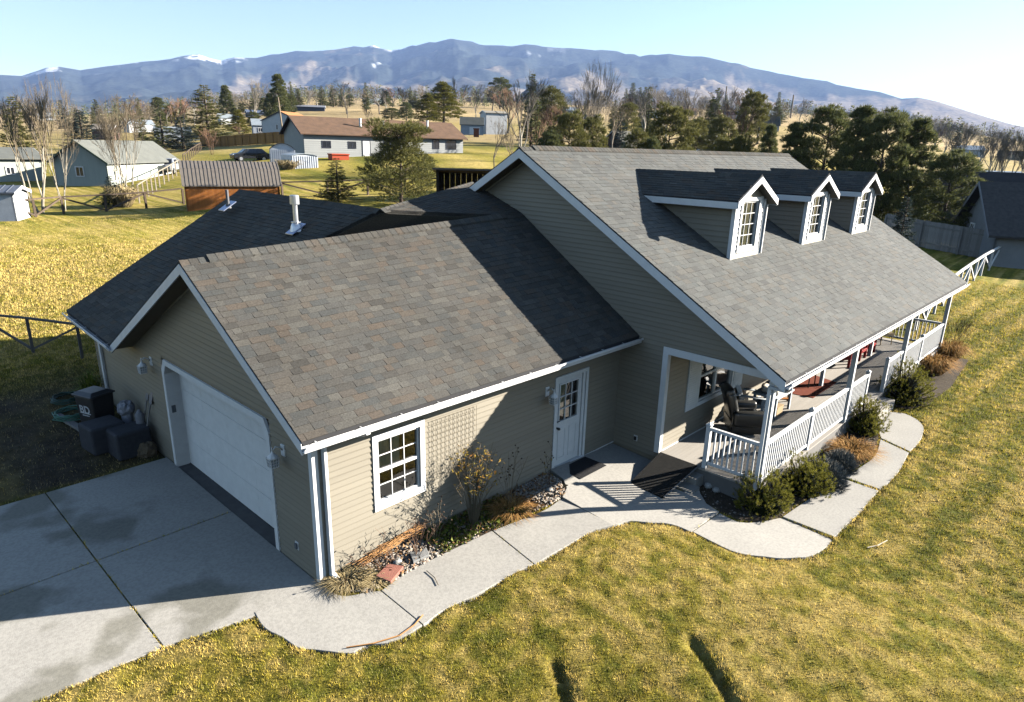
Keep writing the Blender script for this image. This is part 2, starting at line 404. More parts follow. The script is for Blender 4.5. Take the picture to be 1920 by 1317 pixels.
# --- garage: side wall (y = 0), front wall (x = 0)
ys, HS, YR, HR, HE = -.51, 2.77, 3.08, 4.80, 2.77
PG = (HR-HE)/(YR-ys)
wS = WF((0, 0, 0), (1, 0, 0), (0, -1, 0))
opS = [(1.06+.02, 2.14-.02, .87+.02, 2.24-.02), (5.65+.02, 6.79-.02, -.1, 2.17-.02)]
gw = wall_base(wS, [.0, L], -.25, lambda a: 2.75, opS, 'garage_side_wall', HOUSE)
siding(wS, -.02, 2.74, lambda z: (.07, L), opS, gw)
window(HOUSE, wS, 1.06, 2.14, .87, 2.24, .10, 3, 4, True, CURTAIN, (0, .62, .48, 1))
wFr = WF((0, 0, 0), (0, 1, 0), (-1, 0, 0))
def ftop(y): return HE+PG*(y-ys)-.10 if y < YR else max(HR-(y-YR)*.532-.10, 2.36)
opF = [(1.27, 5.80, -.3, 2.44)]
gf = wall_base(wFr, [0, YR, 7.66, 10.35], -.25, ftop, opF, 'garage_front_wall', HOUSE)
def fext(z):
    if z < 2.36: return (.07, 10.3)
    lo = max(.07, (z+.10-HE)/PG+ys); hi = YR+(HR-.10-z)/.532
    return (lo, hi) if hi > lo else None
siding(wFr, -.02, 4.66, fext, opF, gf)
mb = MB()                                    # corner posts
wS.box(mb, -.018, .085, -.03, 2.72, 0, .022); wFr.box(mb, -.0225, .085, -.03, 2.715, .001, .0235)
mb.build('corner_trim', WHITE, HOUSE, bevel=.004)
mb = MB().box(-.02, .08, 10.28, 10.37, -.1, 2.4); mb.build('corner_trim', SIDING, HOUSE)
mb = MB(); wS.box(mb, 6.80, L, -.005, .02, .018, .03); mb.build('base_flashing', WHITE, HOUSE)

# --- garage door with clipped top corners
def clip_open(a0, a1, z1, c): return [(a0, -.02), (a0, z1-c), (a0+c*.62, z1), (a1-c*.62, z1), (a1, z1-c), (a1, -.02)]
mb = MB(); inn = clip_open(1.38, 5.69, 2.33, .22); out = clip_open(1.27, 5.80, 2.44, .24)
for k in range(5):
    q = [out[k], out[k+1], inn[k+1], inn[k]]
    mb.slab([wFr.p(a, z, .036) for a, z in q], tuple(-wFr.n*.05))
GD = mb.build('garage_door', WHITE2, HOUSE)
mb = MB()
for k in range(5): mb.slab([wFr.p(inn[k][0], inn[k][1], .02), wFr.p(inn[k+1][0], inn[k+1][1], .02), wFr.p(inn[k+1][0], inn[k+1][1], -.26), wFr.p(inn[k][0], inn[k][1], -.26)], (0, .01 if k < 2 else -.01, .012))
mb.build('door_jamb', WHITE2, GD)
for k in range(4):                           # four hinged sections with embossed short panels
    z0 = .02+k*.58; mb = MB(); wFr.box(mb, 1.36, 5.71, z0, z0+.572, -.30, -.25)
    for c in range(4):
        for r in range(2):
            a0 = 1.46+c*1.06; zz = z0+.07+r*.25; wFr.box(mb, a0, a0+.96, zz, zz+.16, -.251, -.2475)
    mb.build('door_section', WHITE2, GD, bevel=.003)
mb = MB(); wFr.box(mb, 1.36, 5.71, -.03, .02, -.27, -.235); mb.build('bottom_seal', BLACK, GD)
mb = MB(); wFr.box(mb, 5.715, 5.72, 1.25, 1.42, -.10, -.03); mb.cbox(wFr.p(5.685, 1.33, -.06), (.08, .03, .16)); mb.build('keypad', mat('grey_plastic', (.16, .17, .19)), GD)
mb = MB(); wFr.box(mb, 1.3, 5.8, -.2, .012, -.45, .06); mb.build('garage_sill', mat('dark_concrete', (.15, .145, .14), (.11, .105, .10), 4, .9), HOUSE)

# --- side door
dtr = MB(); wS.box(dtr, 5.65, 5.73, .03, 2.17, -.03, .035); wS.box(dtr, 6.71, 6.79, .03, 2.17, -.03, .035); wS.box(dtr, 5.73, 6.71, 2.09, 2.17, -.03, .036); wS.box(dtr, 5.68, 6.76, -.02, .05, -.12, .06)
SD = dtr.build('side_door', WHITE2, HOUSE)
mb = MB(); d0, d1 = 5.74, 6.62                # the slab, built round its light
wS.box(mb, d0, d1, .055, 1.10, -.07, -.025); wS.box(mb, d0, d0+.13, 1.10, 1.95, -.07, -.025); wS.box(mb, d1-.13, d1, 1.10, 1.95, -.07, -.025); wS.box(mb, d0, d1, 1.95, 2.085, -.07, -.025)
wS.box(mb, 6.625, 6.71, .05, 2.09, -.06, .005)
rect_frame(wS, mb, d0+.10, d1-.10, 1.07, 1.98, .035, -.03, -.008)
for a0 in (d0+.12, d0+.50): rect_frame(wS, mb, a0, a0+.26, .20, .92, .03, -.026, -.016)
mb.build('door_slab', WHITE2, SD, bevel=.003)
for r in range(3):
    for c in range(3):
        x0, x1 = lerp(d0+.13, d1-.13, c/3), lerp(d0+.13, d1-.13, (c+1)/3); y0, y1 = 1.10+.85*r/3, 1.10+.85*(r+1)/3
        MB().poly([wS.p(x0, y0, -.045), wS.p(x1, y0, -.045), wS.p(x1, y1, -.045), wS.p(x0, y1, -.045)]).build('pane', GLASS, SD)
for c in (1, 2):
    x = lerp(d0+.13, d1-.13, c/3); mb = MB(); wS.box(mb, x-.009, x+.009, 1.10, 1.95, -.043, -.022); mb.build('muntin', WHITE, SD)
    y = 1.10+.85*c/3; mb = MB(); wS.box(mb, d0+.13, d1-.13, y-.009, y+.009, -.0425, -.0215); mb.build('muntin', WHITE, SD)
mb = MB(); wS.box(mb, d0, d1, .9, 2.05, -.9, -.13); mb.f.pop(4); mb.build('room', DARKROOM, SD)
curtain(wS, d0+.1, d0+.45, 1.2, 2.0, -.10, SD, CURTAINY)
mb = MB(); mb.tube([wS.p(d0+.06, .98, -.03), wS.p(d0+.06, .98, .05)], [.02, .03], 10); mb.blob(wS.p(d0+.06, .98, .055), (.032, .032, .032), 1, 1, .02); wS.box(mb, d0+.05, d0+.14, 1.12, 1.135, .0, .012)
mb.build('knob', BLACKM, SD, smooth=True)

# --- lanterns
LANT = None
def lantern(wf, a, z):
    b = MB(); wf.box(b, a-.06, a+.06, z-.10, z+.10, 0, .03)
    R = b.build('wall_lantern', WHITE, HOUSE, bevel=.012)
    m = MB(); c = np.array(wf.p(a, z-.02, .20)); pts = [wf.p(a, z, .02), wf.p(a, z+.07, .07), wf.p(a, z+.10, .14), wf.p(a, z+.05, .20), wf.p(a, z+.0, .20)]
    m.tube(pts, .012, 6); m.build('arm', WHITE, R, smooth=True)
    m = MB(); s = .075
    m.lathe([(.012, .06), (.03, .02), (.085, -.03), (.088, -.045)], tuple(c), 8); m.lathe([(.006, .13), (.014, .10), (.008, .06)], tuple(c), 6); m.build('cap', WHITE, R)
    m = MB()
    for i in (-1, -.34, .34, 1):
        for j in (-1, 1):
            m.bar(c+np.array([i*s*.9, j*s, -.045]), c+np.array([i*s*.8, j*s*.85, -.20]), .008, .008); m.bar(c+np.array([j*s, i*s*.9, -.045]), c+np.array([j*s*.85, i*s*.8, -.20]), .008, .008)
    for zz, q in ((-.05, 1.), (-.10, .95), (-.15, .9), (-.20, .85)):
        for j in (-1, 1): m.bar(c+np.array([-s*q, j*s*q, zz]), c+np.array([s*q, j*s*q, zz]), .008, .008); m.bar(c+np.array([j*s*q, -s*q, zz]), c+np.array([j*s*q, s*q, zz]), .008, .008)
    m.build('cage', WHITE, R)
    m = MB().box(c[0]-s*.75, c[0]+s*.75, c[1]-s*.75, c[1]+s*.75, c[2]-.19, c[2]-.05); m.build('shade', mat('frosted_glass', (.45, .48, .5), None, 3, .3, .5), R)
lantern(wS, 5.40, 1.93); lantern(wFr, .86, 2.05); lantern(wFr, 6.42, 2.22)

# --- power outlets
def outlet(wf, a, z, dark):
    m = MB(); wf.box(m, a-.05, a+.05, z-.07, z+.07, .01, .022); R = m.build('power_outlet', WHITE, HOUSE)
    m = MB(); wf.box(m, a-.03, a+.03, z-.045, z+.045, .02, .05); m.build('cover', dark, R)
outlet(wFr, .66, .40, mat('grey_plastic', (.16, .17, .19))); wM = WF((L, 0, 0), (0, 1, 0), (-1, 0, 0)); outlet(wM, -.64, .30, BLACK)

# --- roofs
def bil(Q, s, t):
    A, B, C, D = Q; return lerp(lerp(A, B, s), lerp(D, C, s), t)
def shingle_patch(Q, parent, indiv=0, seed=1, e=.143, lift=.0, near=None, mt=None):
    mt = mt or SHINGLE
    # courses of tabs over the patch A-B (eave), D-C (top); the `indiv` nearest ones become objects of their own
    Q = [np.array(q, float) for q in Q]; A, B, C, D = Q; r = random.Random(seed)
    n = np.cross(B-A, D-A); n /= np.linalg.norm(n)
    if n[2] < 0: n = -n
    hgt = max(np.linalg.norm(D-A), np.linalg.norm(C-B)); nc = int(round(hgt/e)); tabs = []
    for i in range(nc):
        t0 = i/nc; t1 = min(1, (i+1.15)/nc); W = np.linalg.norm(bil(Q, 1, t0)-bil(Q, 0, t0)); x = -r.random()*.2
        while x < W:
            wd = r.choice((.14, .17, .2, .24, .28, .33)); a = max(0, x); b = min(W, x+wd); x += wd
            if b-a < .03: continue
            s0, s1 = a/W, b/W; g = .0018/W; h = lift+.0075+r.choice((0, 0, .005, .006)); dip = r.uniform(-.04, .03) if r.random() < .5 else 0
            tb = max(0, t0+dip/nc)
            p = [bil(Q, s0+g, tb)+n*h, bil(Q, s1-g, tb)+n*h, bil(Q, s1-g, t1)+n*(lift+.002), bil(Q, s0+g, t1)+n*(lift+.002), bil(Q, s0+g, tb)+n*lift, bil(Q, s1-g, tb)+n*lift]
            tabs.append(p)
    F = [(0, 1, 2, 3), (4, 5, 1, 0), (4, 0, 3), (5, 2, 1)]
    ref = CAM if near is None else np.array(near)
    tabs.sort(key=lambda p: np.linalg.norm(p[0]-ref))
    for p in tabs[:indiv]: MB().add(p, F).build('shingle', mt, parent)
    m = MB()
    for p in tabs[indiv:]: m.add(p, F)
    tag(m.build('shingle_field', mt, parent), kind='stuff')
def ridge_caps(P0, P1, d1, d2, parent, joined=True, raise_from=None, e=.15, w=.14, name='ridge_cap'):
    """bent cap shingles along a ridge; d1, d2 point down the two slopes"""
    P0, P1 = np.array(P0, float), np.array(P1, float); ln = np.linalg.norm(P1-P0); n = int(ln/e); d1, d2 = np.array(d1, float), np.array(d2, float)
    d1 /= np.linalg.norm(d1); d2 /= np.linalg.norm(d2); J = MB()
    for k in range(n):
        a, b = P0+(P1-P0)*(k/n), P0+(P1-P0)*((k+1.25)/n if k < n-1 else 1); up = .022+(.035 if raise_from is not None and k >= raise_from else 0); m = J if joined else MB()
        u = Z3*up; lo = Z3*(up-.022); q = Z3*.008
        m.add([a+d1*w+lo+q, a+u+q, a+d2*w+lo+q, b+d1*w+lo, b+u, b+d2*w+lo, a+d1*w, a+u-Z3*.03, a+d2*w, b+d1*w-Z3*.02, b+d2*w-Z3*.02],
              [(0, 3, 4, 1), (1, 4, 5, 2), (0, 1, 7, 6), (1, 2, 8, 7), (0, 6, 9, 3), (2, 5, 10, 8)])
        if not joined: m.build(name, SHINGLE, parent)
    if joined: tag(J.build('ridge_cap_row', SHINGLE, parent), kind='stuff')
def patch_slab(Q, th=.07, n=8, m=None):
    Q = [np.array(q, float) for q in Q]; m = m or MB(); vs = []
    for z in (-.004, -th):
        for i in range(n+1):
            for j in range(n+1): vs.append(bil(Q, i/n, j/n)+Z3*z)
    k = (n+1)**2; fs = []
    for i in range(n):
        for j in range(n):
            a = i*(n+1)+j; fs += [(a, a+n+1, a+n+2, a+1), (k+a, k+a+1, k+a+n+2, k+a+n+1)]
    for i in range(n):
        e = [(i, i+1), (n*(n+1)+i, n*(n+1)+i+1), (i*(n+1), (i+1)*(n+1)), (i*(n+1)+n, (i+1)*(n+1)+n)]
        fs += [(a, b_, b_+k, a+k) for a, b_ in e]
    return m.add(vs, fs)
FELT = mat('roof_felt', (.045, .045, .048), None, 4, .9)
# garage right slope
X0 = -.42
Gp = on_y(945, 404.5, 3.2); ap = np.array([X0, YR, HR]); rdir = (Gp-ap)/(Gp[0]-ap[0]); Rtop = ap+rdir*(L-.02-X0)
QG = [(X0, ys, HE), (L-.02, ys, HE), tuple(Rtop), tuple(ap)]
GR = patch_slab(QG).build('garage_roof', FELT, HOUSE)
shingle_patch(QG, GR, 300, 2, near=(X0, ys-.3, HE))
P = np.array([4.25, 4.0, 5.36]); Qp = np.array([L-.02, 5.0, 5.82]); Aw = np.array([X0, 7.56, 2.42]); Bw = np.array([X0, 10.72, 2.60]); Cw = np.array([4.25, 10.70, 5.38])
mb = MB(); mb.slab([tuple(Aw-Z3*.01), tuple(P-Z3*.01), tuple(Gp-Z3*.01)], (0, 0, -.071)); vd = mb; mb = patch_slab([Aw, Bw, Cw, P]); mb.slab([tuple(ap-Z3*.01), tuple(Aw-Z3*.01), tuple(Gp-Z3*.01)], (0, 0, -.072))
WR = mb.build('wing_roof', FELT, HOUSE); vd.build('valley_deck', SHINGLE, WR)
shingle_patch([Aw, Bw, Cw, P], WR, 0, 3)
shingle_patch([Aw, lerp(Aw, Gp, .01), Gp, ap], WR, 0, 4)
shingle_patch([lerp(Aw, Gp, .01), lerp(Aw, P, .01), P, Gp], WR, 0, 6)
shingle_patch([Gp+np.array([0, .0, .0]), Rtop, Qp, P], WR, 0, 5)
patch_slab([Gp, Rtop, Qp, P]).build('upper_deck', FELT, WR)
mb = MB(); mb.slab([tuple(Cw), (8.9, 10.7, 2.6), (8.7, 6.6, 2.6), tuple(P)], (0, 0, -.07)); mb.slab([tuple(P), (8.7, 6.6, 2.6), tuple(Qp)], (0, 0, -.07)); mb.build('rear_deck', FELT, WR)
ridge_caps(ap, Gp, (0, -1, -PG), (0, 1, -.5), GR, False, 3)
ridge_caps(Cw, P, (-1, 0, -.62), (1, 0, -.62), WR); ridge_caps(P, Qp, (.3, -1, -.5), (0, 1, -.5), WR)
def fascia(p0, p1, h=.17, t=.03, drop=.03, nrm=(-1, 0, 0), name='fascia', parent=HOUSE):
    p0, p1, nrm = np.array(p0, float), np.array(p1, float), np.array(nrm, float)
    q = [p0-Z3*drop, p1-Z3*drop, p1-Z3*(drop+h), p0-Z3*(drop+h)]
    return MB().slab([tuple(x) for x in q], tuple(nrm*t)).build(name, WHITE2, parent)
fascia((X0+.02, ys, HE), (X0+.02, YR, HR)); fascia((X0+.02, YR, HR), (X0+.02, 7.56, 2.42))
mb = MB(); mb.slab([(X0+.03, ys+.02, HE-.15), (X0+.03, YR, HR-.17), (0, YR, HR-.17), (0, ys+.02, HE-.15)], (0, 0, .02)); mb.slab([(X0+.03, YR, HR-.17), (X0+.03, 7.5, 2.30), (0, 7.5, 2.30), (0, YR, HR-.17)], (0, 0, .02))
mb.slab([(X0+.03, 7.4, 2.36), (X0+.03, 10.6, 2.46), (0, 10.6, 2.46), (0, 7.4, 2.36)], (0, 0, .02)); mb.slab([(0, -.03, HE-.14), (L, -.03, HE-.14), (L, ys+.02, HE-.16), (0, ys+.02, HE-.16)], (0, 0, .02)); mb.build('soffit', SOFFIT, HOUSE)
mb = MB().bar((-.012, YR-.02, HR-.22), (-.012, 7.2, 2.52), .025, .03); mb.build('frieze_strip', mat('pale_strip', (.55, .5, .38)), HOUSE)
def gutter(p0, p1, out, parent=HOUSE, w=.12, h=.12):
    p0, p1, out = np.array(p0, float), np.array(p1, float), np.array(out, float)*w; z = Z3
    prof = [(0, 0), (0, -h), (.62, -h), (.72, -h*.55), (1, -h*.35), (1, 0), (.9, 0), (.9, -.025), (.62, -h*.5), (.55, -h+.012), (.06, -h+.012), (.06, 0)]
    m = MB(); n = len(prof); vs = [tuple(pp+out*a+z*b) for pp in (p0, p1) for a, b in prof]
    m.add(vs, [(i, (i+1) % n, (i+1) % n+n, i+n) for i in range(n)]+[tuple(range(n-1, -1, -1)), tuple(range(n, 2*n))])
    for k in range(int(np.linalg.norm(p1-p0)/.75)+1):
        c = p0+(p1-p0)*min(1, (k*.75+.2)/np.linalg.norm(p1-p0)); m.bar(c-z*.008, c+out*.97-z*.008, .018, .004)
    return m.build('gutter', WHITE, parent)
gutter((X0+.0, ys+.01, HE-.035), (L+.02, ys+.01, HE-.035), (0, -1, 0))
gutter((X0+.01, 7.50, 2.40), (X0+.01, 10.70, 2.57), (-1, 0, 0))
def downspout(pts, s=.075, parent=HOUSE):
    m = MB()
    for a, b in zip(pts[:-1], pts[1:]):
        a, b = np.array(a, float), np.array(b, float); d = (b-a)/np.linalg.norm(b-a); m.bar(a-d*s*.3, b+d*s*.3, s, s*.8, (1, .2, .1) if abs(d[2]) > .8 else (0, 0, 1))
    return m.build('downspout', WHITE, parent, bevel=.008)
downspout([(.62, ys-.05, HE-.16), (.62, ys+.08, HE-.22), (.30, -.06, HE-.30), (.17, -.06, HE-.36), (.17, -.06, .14), (.21, -.2, .03)])
downspout([(X0-.03, 9.75, 2.40), (-.06, 9.8, 2.25), (-.06, 9.8, .15)])
# plumbing vents
def vent(px, py, parent, hood):
    # stands on the wing's front slope
    d = ray(px, py); n = np.cross(Bw-Aw, P-Aw); t = np.dot(Aw-CAM, n)/np.dot(d, n); b = CAM+d*t
    m = MB(); bl = mat('flashing_metal', (.42, .47, .62), (.36, .40, .55), 4, .35, .5, .6)
    sl = np.array([1, 0, .62]); sl /= np.linalg.norm(sl)
    q = [b+sl*a+np.array([0, c, 0])+np.array([-.5, 0, .85])*.03 for a, c in ((-.22, -.16), (-.22, .16), (.2, .16), (.2, -.16))]
    m.slab([tuple(x) for x in q], (0, 0, -.02)); V = m.build('roof_vent', bl, parent)
    m = MB()
    if hood:
        m.lathe([(.15, -.05), (.12, .08), (.075, .17)], tuple(b), 14); m.lathe([(.11, .15), (.11, .17)], tuple(b), 14); m.lathe([(.055, .15), (.055, .6)], tuple(b), 12); m.lathe([(.105, .56), (.105, .74), (.09, .76)], tuple(b), 14)
    else: m.lathe([(.08, -.05), (.05, .07)], tuple(b), 12); m.lathe([(.04, .05), (.04, .42)], tuple(b), 10)
    m.build('pipe', STEEL if hood else mat('dull_lead', (.16, .16, .17)), V, smooth=False)
vent(556, 430, WR, True); vent(428, 387, WR, False)

# --- main block
ym, Hm, yf, Hf = 2.985, 6.73, -4.03, 2.69; PM = (Hm-Hf)/(ym-yf); XN, XFe, XFr = L-.41, 22.97, 23.36
YP, HD, YQ = -1.27, .15, -3.54                # porch wall, deck height, line of posts
def mtop(y): return (Hf+PM*(y-yf) if y < ym else Hm-PM*(y-ym))-.12
mw = wall_base(wM, [YP, 0, ym, 5.6], -.25, mtop, [], 'gable_wall', HOUSE)
mg = wall_base(wM, [-3.86, YP], 2.62, mtop, [], 'porch_gable', HOUSE)
def mext(z):
    lo = YP+.09 if z < 2.66 else max(-3.84, (z+.12-Hf)/PM+yf)
    hi = 0 if z < 2.80 else min((z-HE)/PG+ys+.05, ym+(Hm-.12-z)/PM, 5.1)
    if z > 4.4: hi = min(hi+.1, ym+(Hm-.12-z)/PM)
    return (lo, hi) if hi > lo+.02 else None
siding(wM, .0, 6.58, mext, [], mw)
QM = [(XN, yf, Hf), (XFe, yf, Hf), (XFr, ym, Hm), (XN, ym, Hm)]
MR = MB().slab(QM, (0, 0, -.08)).build('main_roof', FELT, HOUSE)
shingle_patch(QM, MR, 300, 8, near=(XN, yf, Hf), mt=SHINGLE_SHEEN)
MB().slab([(XN, ym, Hm), (XFr, ym, Hm), (XFr, 7.4, Hm-PM*(7.4-ym)), (XN, 7.4, Hm-PM*(7.4-ym))], (0, 0, -.08)).build('rear_slope', FELT, MR)
ridge_caps((XN, ym, Hm), (XFr, ym, Hm), (0, -1, -PM), (0, 1, -PM), MR, True, 3)
fascia((XN+.02, yf, Hf), (XN+.02, ym, Hm), .20); fascia((XN+.02, ym, Hm), (XN+.02, 5.05, Hm-PM*(5.05-ym)), .20)
fascia((XFe+.05, yf, Hf), (XFr, ym, Hm), .2, .03, .03, (1, 0, 0))
mb = MB(); mb.slab([(XN+.03, yf+.02, Hf-.17), (XN+.03, ym, Hm-.19), (L, ym, Hm-.19), (L, yf+.02, Hf-.17)], (0, 0, .02)); mb.slab([(XN+.03, ym, Hm-.19), (XN+.03, 5.2, Hm-.19-PM*2.215), (L, 5.2, Hm-.19-PM*2.215), (L, ym, Hm-.19)], (0, 0, .02)); mb.build('soffit', SOFFIT, HOUSE)
MB().bar((L-.03, ym+.05, Hm-.26), (L-.03, 5.0, Hm-.26-PM*1.95), .025, .03).build('frieze_strip', mat('pale_strip', (.55, .5, .38)), HOUSE)
gutter((XN, yf+.01, Hf-.035), (XFe+.02, yf+.01, Hf-.035), (0, -1, 0), w=.13)
mb = MB().box(22.9, 23.05, YP, 7.2, -.3, 2.7).box(L, 23, 7.1, 7.25, -.3, 4.2).box(0, 8.8, 10.2, 10.35, -.3, 2.5).box(8.6, 8.75, 7, 10.3, -.3, 2.6)
mb.slab([(23.0, -3.8, 2.7), (23.0, ym, Hm-.15), (23.0, 7.2, 4.2), (23.0, 7.2, 2.7)], (-.1, 0, 0)); mb.build('rear_wall', SIDING, HOUSE)

# --- dormers
DORM = mat('dormer_siding', (.272, .245, .195), (.248, .223, .178), 1.6, .5, .35, rand=.03)
def dormer(xc):
    hw, oy, zb, ze, za, of, yF = .755, .33, 4.32, 5.70, 6.25, .19, -1.19
    D = empty('dormer', (0, 0, 0), parent=HOUSE)
    rz = lambda y: Hm-(ym-y)*PM
    yb_e = ym-(Hm-ze)/PM; yb_r = ym-(Hm-za)/PM
    wl = WF((xc-hw, yF, 0), (0, 1, 0), (-1, 0, 0)); wr = WF((xc+hw, yF, 0), (0, 1, 0), (1, 0, 0)); wf = WF((xc, yF, 0), (1, 0, 0), (0, -1, 0))
    m = MB()
    for w_ in (wl, wr): m.slab([w_.p(0, zb-.2), w_.p(0, ze), w_.p(yb_e-yF, ze), w_.p(0, zb-.25)], tuple(-w_.n*.1))
    # front: two strips, head and gable round the window
    wz0, wz1 = zb+.13, 5.74
    for a, b in ((-hw, -.44), (.44, hw)): m.slab([wf.p(a, zb-.15), wf.p(b, zb-.15), wf.p(b, ze+(hw-abs(b))*.5), wf.p(a, ze+(hw-abs(a))*.5)], (0, .1, 0))
    m.slab([wf.p(-.44, wz1-.05), wf.p(.44, wz1-.05), wf.p(.44, ze+.15), wf.p(0, za-.12), wf.p(-.44, ze+.15)], (0, .1, 0)); m.slab([wf.p(-.44, zb-.15), wf.p(.44, zb-.15), wf.p(.44, wz0+.05), wf.p(-.44, wz0+.05)], (0, .1, 0))
    m.build('dormer_wall', SIDING, D)
    for w_ in (wl, wr):
        if w_ is wl: siding(w_, zb, ze-.08, lambda z: (.06, max(.07, ym-(Hm-z)/PM-yF)), [], D, DORM, .125)
        else:
            J = MB(); siding(w_, zb, ze-.08, lambda z: (.06, max(.07, ym-(Hm-z)/PM-yF)), [], D, DORM, .125, joined=J); J.build('side_cladding', DORM, D)
    J = MB(); siding(wf, zb, ze+.05, lambda z: (-hw+.08, hw-.08), [(-.5, .5, zb-.2, 5.8)], D, DORM, .105, joined=J); tag(J.build('front_cladding', WHITE2, D), kind='stuff')
    W = window(D, wf, -.52, .52, wz0, wz1, .085, 3, 4, False, CURTAINY if xc < 12 else CURTAIN, (0, 1 if xc < 12 else .35, 0, 1))
    for s_ in (-1, 1): MB().box(xc+s_*hw-.055, xc+s_*hw+.055, yF-.028, yF+.07, zb-.02, ze-.02).build('corner_trim', WHITE, D, bevel=.004)
    MB().box(xc-hw+.05, xc+hw-.05, yF-.022, yF+.01, zb-.03, zb+.11).build('apron', mat('cream_trim', (.66, .62, .5), (.58, .54, .44), 5, .5), D)
    ye = yF-of; oxx = hw+oy
    for s_ in (-1, 1):
        Q = [(xc+s_*oxx, ye, ze), (xc+s_*oxx, yb_e, ze), (xc, yb_r, za), (xc, ye, za)]
        if s_ == -1: DR = MB().slab(Q, (0, 0, -.05)).build('dormer_roof', FELT, D)
        else: MB().slab(Q, (0, 0, -.05)).build('right_slope', FELT, DR)
        shingle_patch(Q, DR, 0, 20+int(xc)+s_)
        # eave fascia, rake fascia, soffits
        fascia((xc+s_*(oxx-.02), ye+.01, ze), (xc+s_*(oxx-.02), yb_e+.12, ze), .15, .03, .03, (s_, 0, 0), parent=D)
        fascia((xc+s_*oxx, ye+.01, ze), (xc, ye+.01, za), .15, .03, .02, (0, -1, 0), parent=D)
    m = MB()
    for s_ in (-1, 1): m.slab([(xc+s_*(oxx-.03), ye+.02, ze-.15), (xc+s_*(oxx-.03), yF+.02, ze-.15), (xc, yF+.02, za-.15), (xc, ye+.02, za-.15)], (0, 0, .02)); m.slab([(xc+s_*(oxx-.03), yF, ze-.14), (xc+s_*(oxx-.03), yb_e, ze-.14), (xc+s_*hw, yb_e, ze-.14), (xc+s_*hw, yF, ze-.14)], (0, 0, .015))
    m.build('soffit', mat('pale_soffit', (.5, .48, .42), (.44, .42, .36), 6, .6), D)
    ridge_caps((xc, ye, za), (xc, yb_r, za), (-1, 0, -.5), (1, 0, -.5), DR)
    m = MB(); wr_ = (xc+hw+.06, yF-.05, 0); m.bar((xc+hw+.05, yF-.06, ze-.16), (xc+hw+.05, yF-.05, zb+.02), .04, .04); m.build('trim_strip', WHITE, D)
for k in (3.34, 7.72, 11.90): dormer(L+k)

# --- porch
m = MB(); wM.box(m, YP-.02, YP+.115, .13, 2.66, -.10, .03); m.build('porch_pilaster', WHITE, HOUSE, bevel=.004)
m = MB(); wM.box(m, -3.72, YP-.02, 2.50, 2.66, -.12, .028); m.box(L-.02, 23.2, -3.72, -3.58, 2.44, 2.64); m.build('header_beam', WHITE, HOUSE, bevel=.004)
wP = WF((L, YP, 0), (1, 0, 0), (0, -1, 0))
opP = [(1.55, 3.35, .92, 2.27), (6.1, 7.2, 0, 2.3)]
pw = wall_base(wP, [.05, 15.0], HD-.2, lambda a: 2.72, opP, 'porch_wall', HOUSE)
siding(wP, HD, 2.7, lambda z: (.05, 15.0), [opP[0], opP[1]], pw)
PW = window(HOUSE, wP, 1.50, 3.40, .87, 2.32, .085, 2, 2, True, mat('faded_red_cloth', (.34, .19, .17), (.2, .12, .11), 4, .9), (.55, 1, .1, .75), mull=1)
for a in (.98, 3.42):
    m = MB(); wP.box(m, a, a+.5, .87, 2.32, .014, .04)
    for k in range(22): wP.box(m, a+.06, a+.44, .98+k*.057, 1.01+k*.057, .04, .048)
    m.build('shutter', WHITE, PW)

m = MB(); wP.box(m, 6.05, 7.25, HD, 2.3, -.04, .03); m.build('front_door', mat('red_brown_door', (.25, .07, .05)), HOUSE)
m = MB(); wP.box(m, .1, 15.0, HD, HD+.03, .018, .03); m.build('base_flashing', WHITE, HOUSE)
MB().box(L+.1, 23.1, -3.6, YP, 2.64, 2.67).build('porch_ceiling', WHITE2, HOUSE)
DECKM = mat('grey_composite_decking', (.40, .37, .33), (.34, .315, .28), 1.2, .75, .2, rand=.07, fine=.06, stretch=(.25, 6, 6))
m = MB().box(L-.02, 23.25, -3.64, -3.60, -.75, HD-.01).box(L-.02, L+.02, -3.60, YP, -.75, HD-.01)
DK = m.build('porch_deck', mat('grey_skirt_board', (.20, .19, .18), (.16, .155, .15), 3, .8), HOUSE)
for k in range(17):
    y0 = -3.66+k*.1405; m = MB().box(L-.04-.003*(k % 3), 23.27, y0, y0+.135, HD-.035, HD); m.build('deck_board', DECKM, DK)
def rail(p0, p1, n, base, parent, rot=False):
    """top rail, bottom rail and balusters between two points of the deck edge"""
    p0, p1 = np.array(p0, float), np.array(p1, float); R = MB().bar(p0+Z3*(base+.93), p1+Z3*(base+.93), .075, .07).build('railing', WHITE, parent, bevel=.006)
    MB().bar(p0+Z3*(base+.13), p1+Z3*(base+.13), .05, .07).build('bottom_rail', WHITE, R, bevel=.006)
    bm = MB().box(-.017, .017, -.017, .017, base+.16, base+.90).mesh('baluster', WHITE)
    for k in range(n):
        o = link('baluster', bm, R); q = p0+(p1-p0)*(k+1)/(n+1); o.location = (q[0], q[1], 0)
    return R
def post(x, y, z0, z1, s=.12, cap=False, nm='porch_post'):
    m = MB().box(x-s/2, x+s/2, y-s/2, y+s/2, z0, z1)
    if cap: m.box(x-s*.62, x+s*.62, y-s*.62, y+s*.62, z1, z1+.03); m.add([(x-s*.5, y-s*.5, z1+.03), (x+s*.5, y-s*.5, z1+.03), (x+s*.5, y+s*.5, z1+.03), (x-s*.5, y+s*.5, z1+.03), (x, y, z1+.07)], [(0, 1, 4), (1, 2, 4), (2, 3, 4), (3, 0, 4)])
    return m.build(nm, WHITE, HOUSE, bevel=.005)
PX_ = [L+.06, 13.12, 18.05, 23.15]
for x in PX_: post(x, YQ-.08, HD, 2.46)
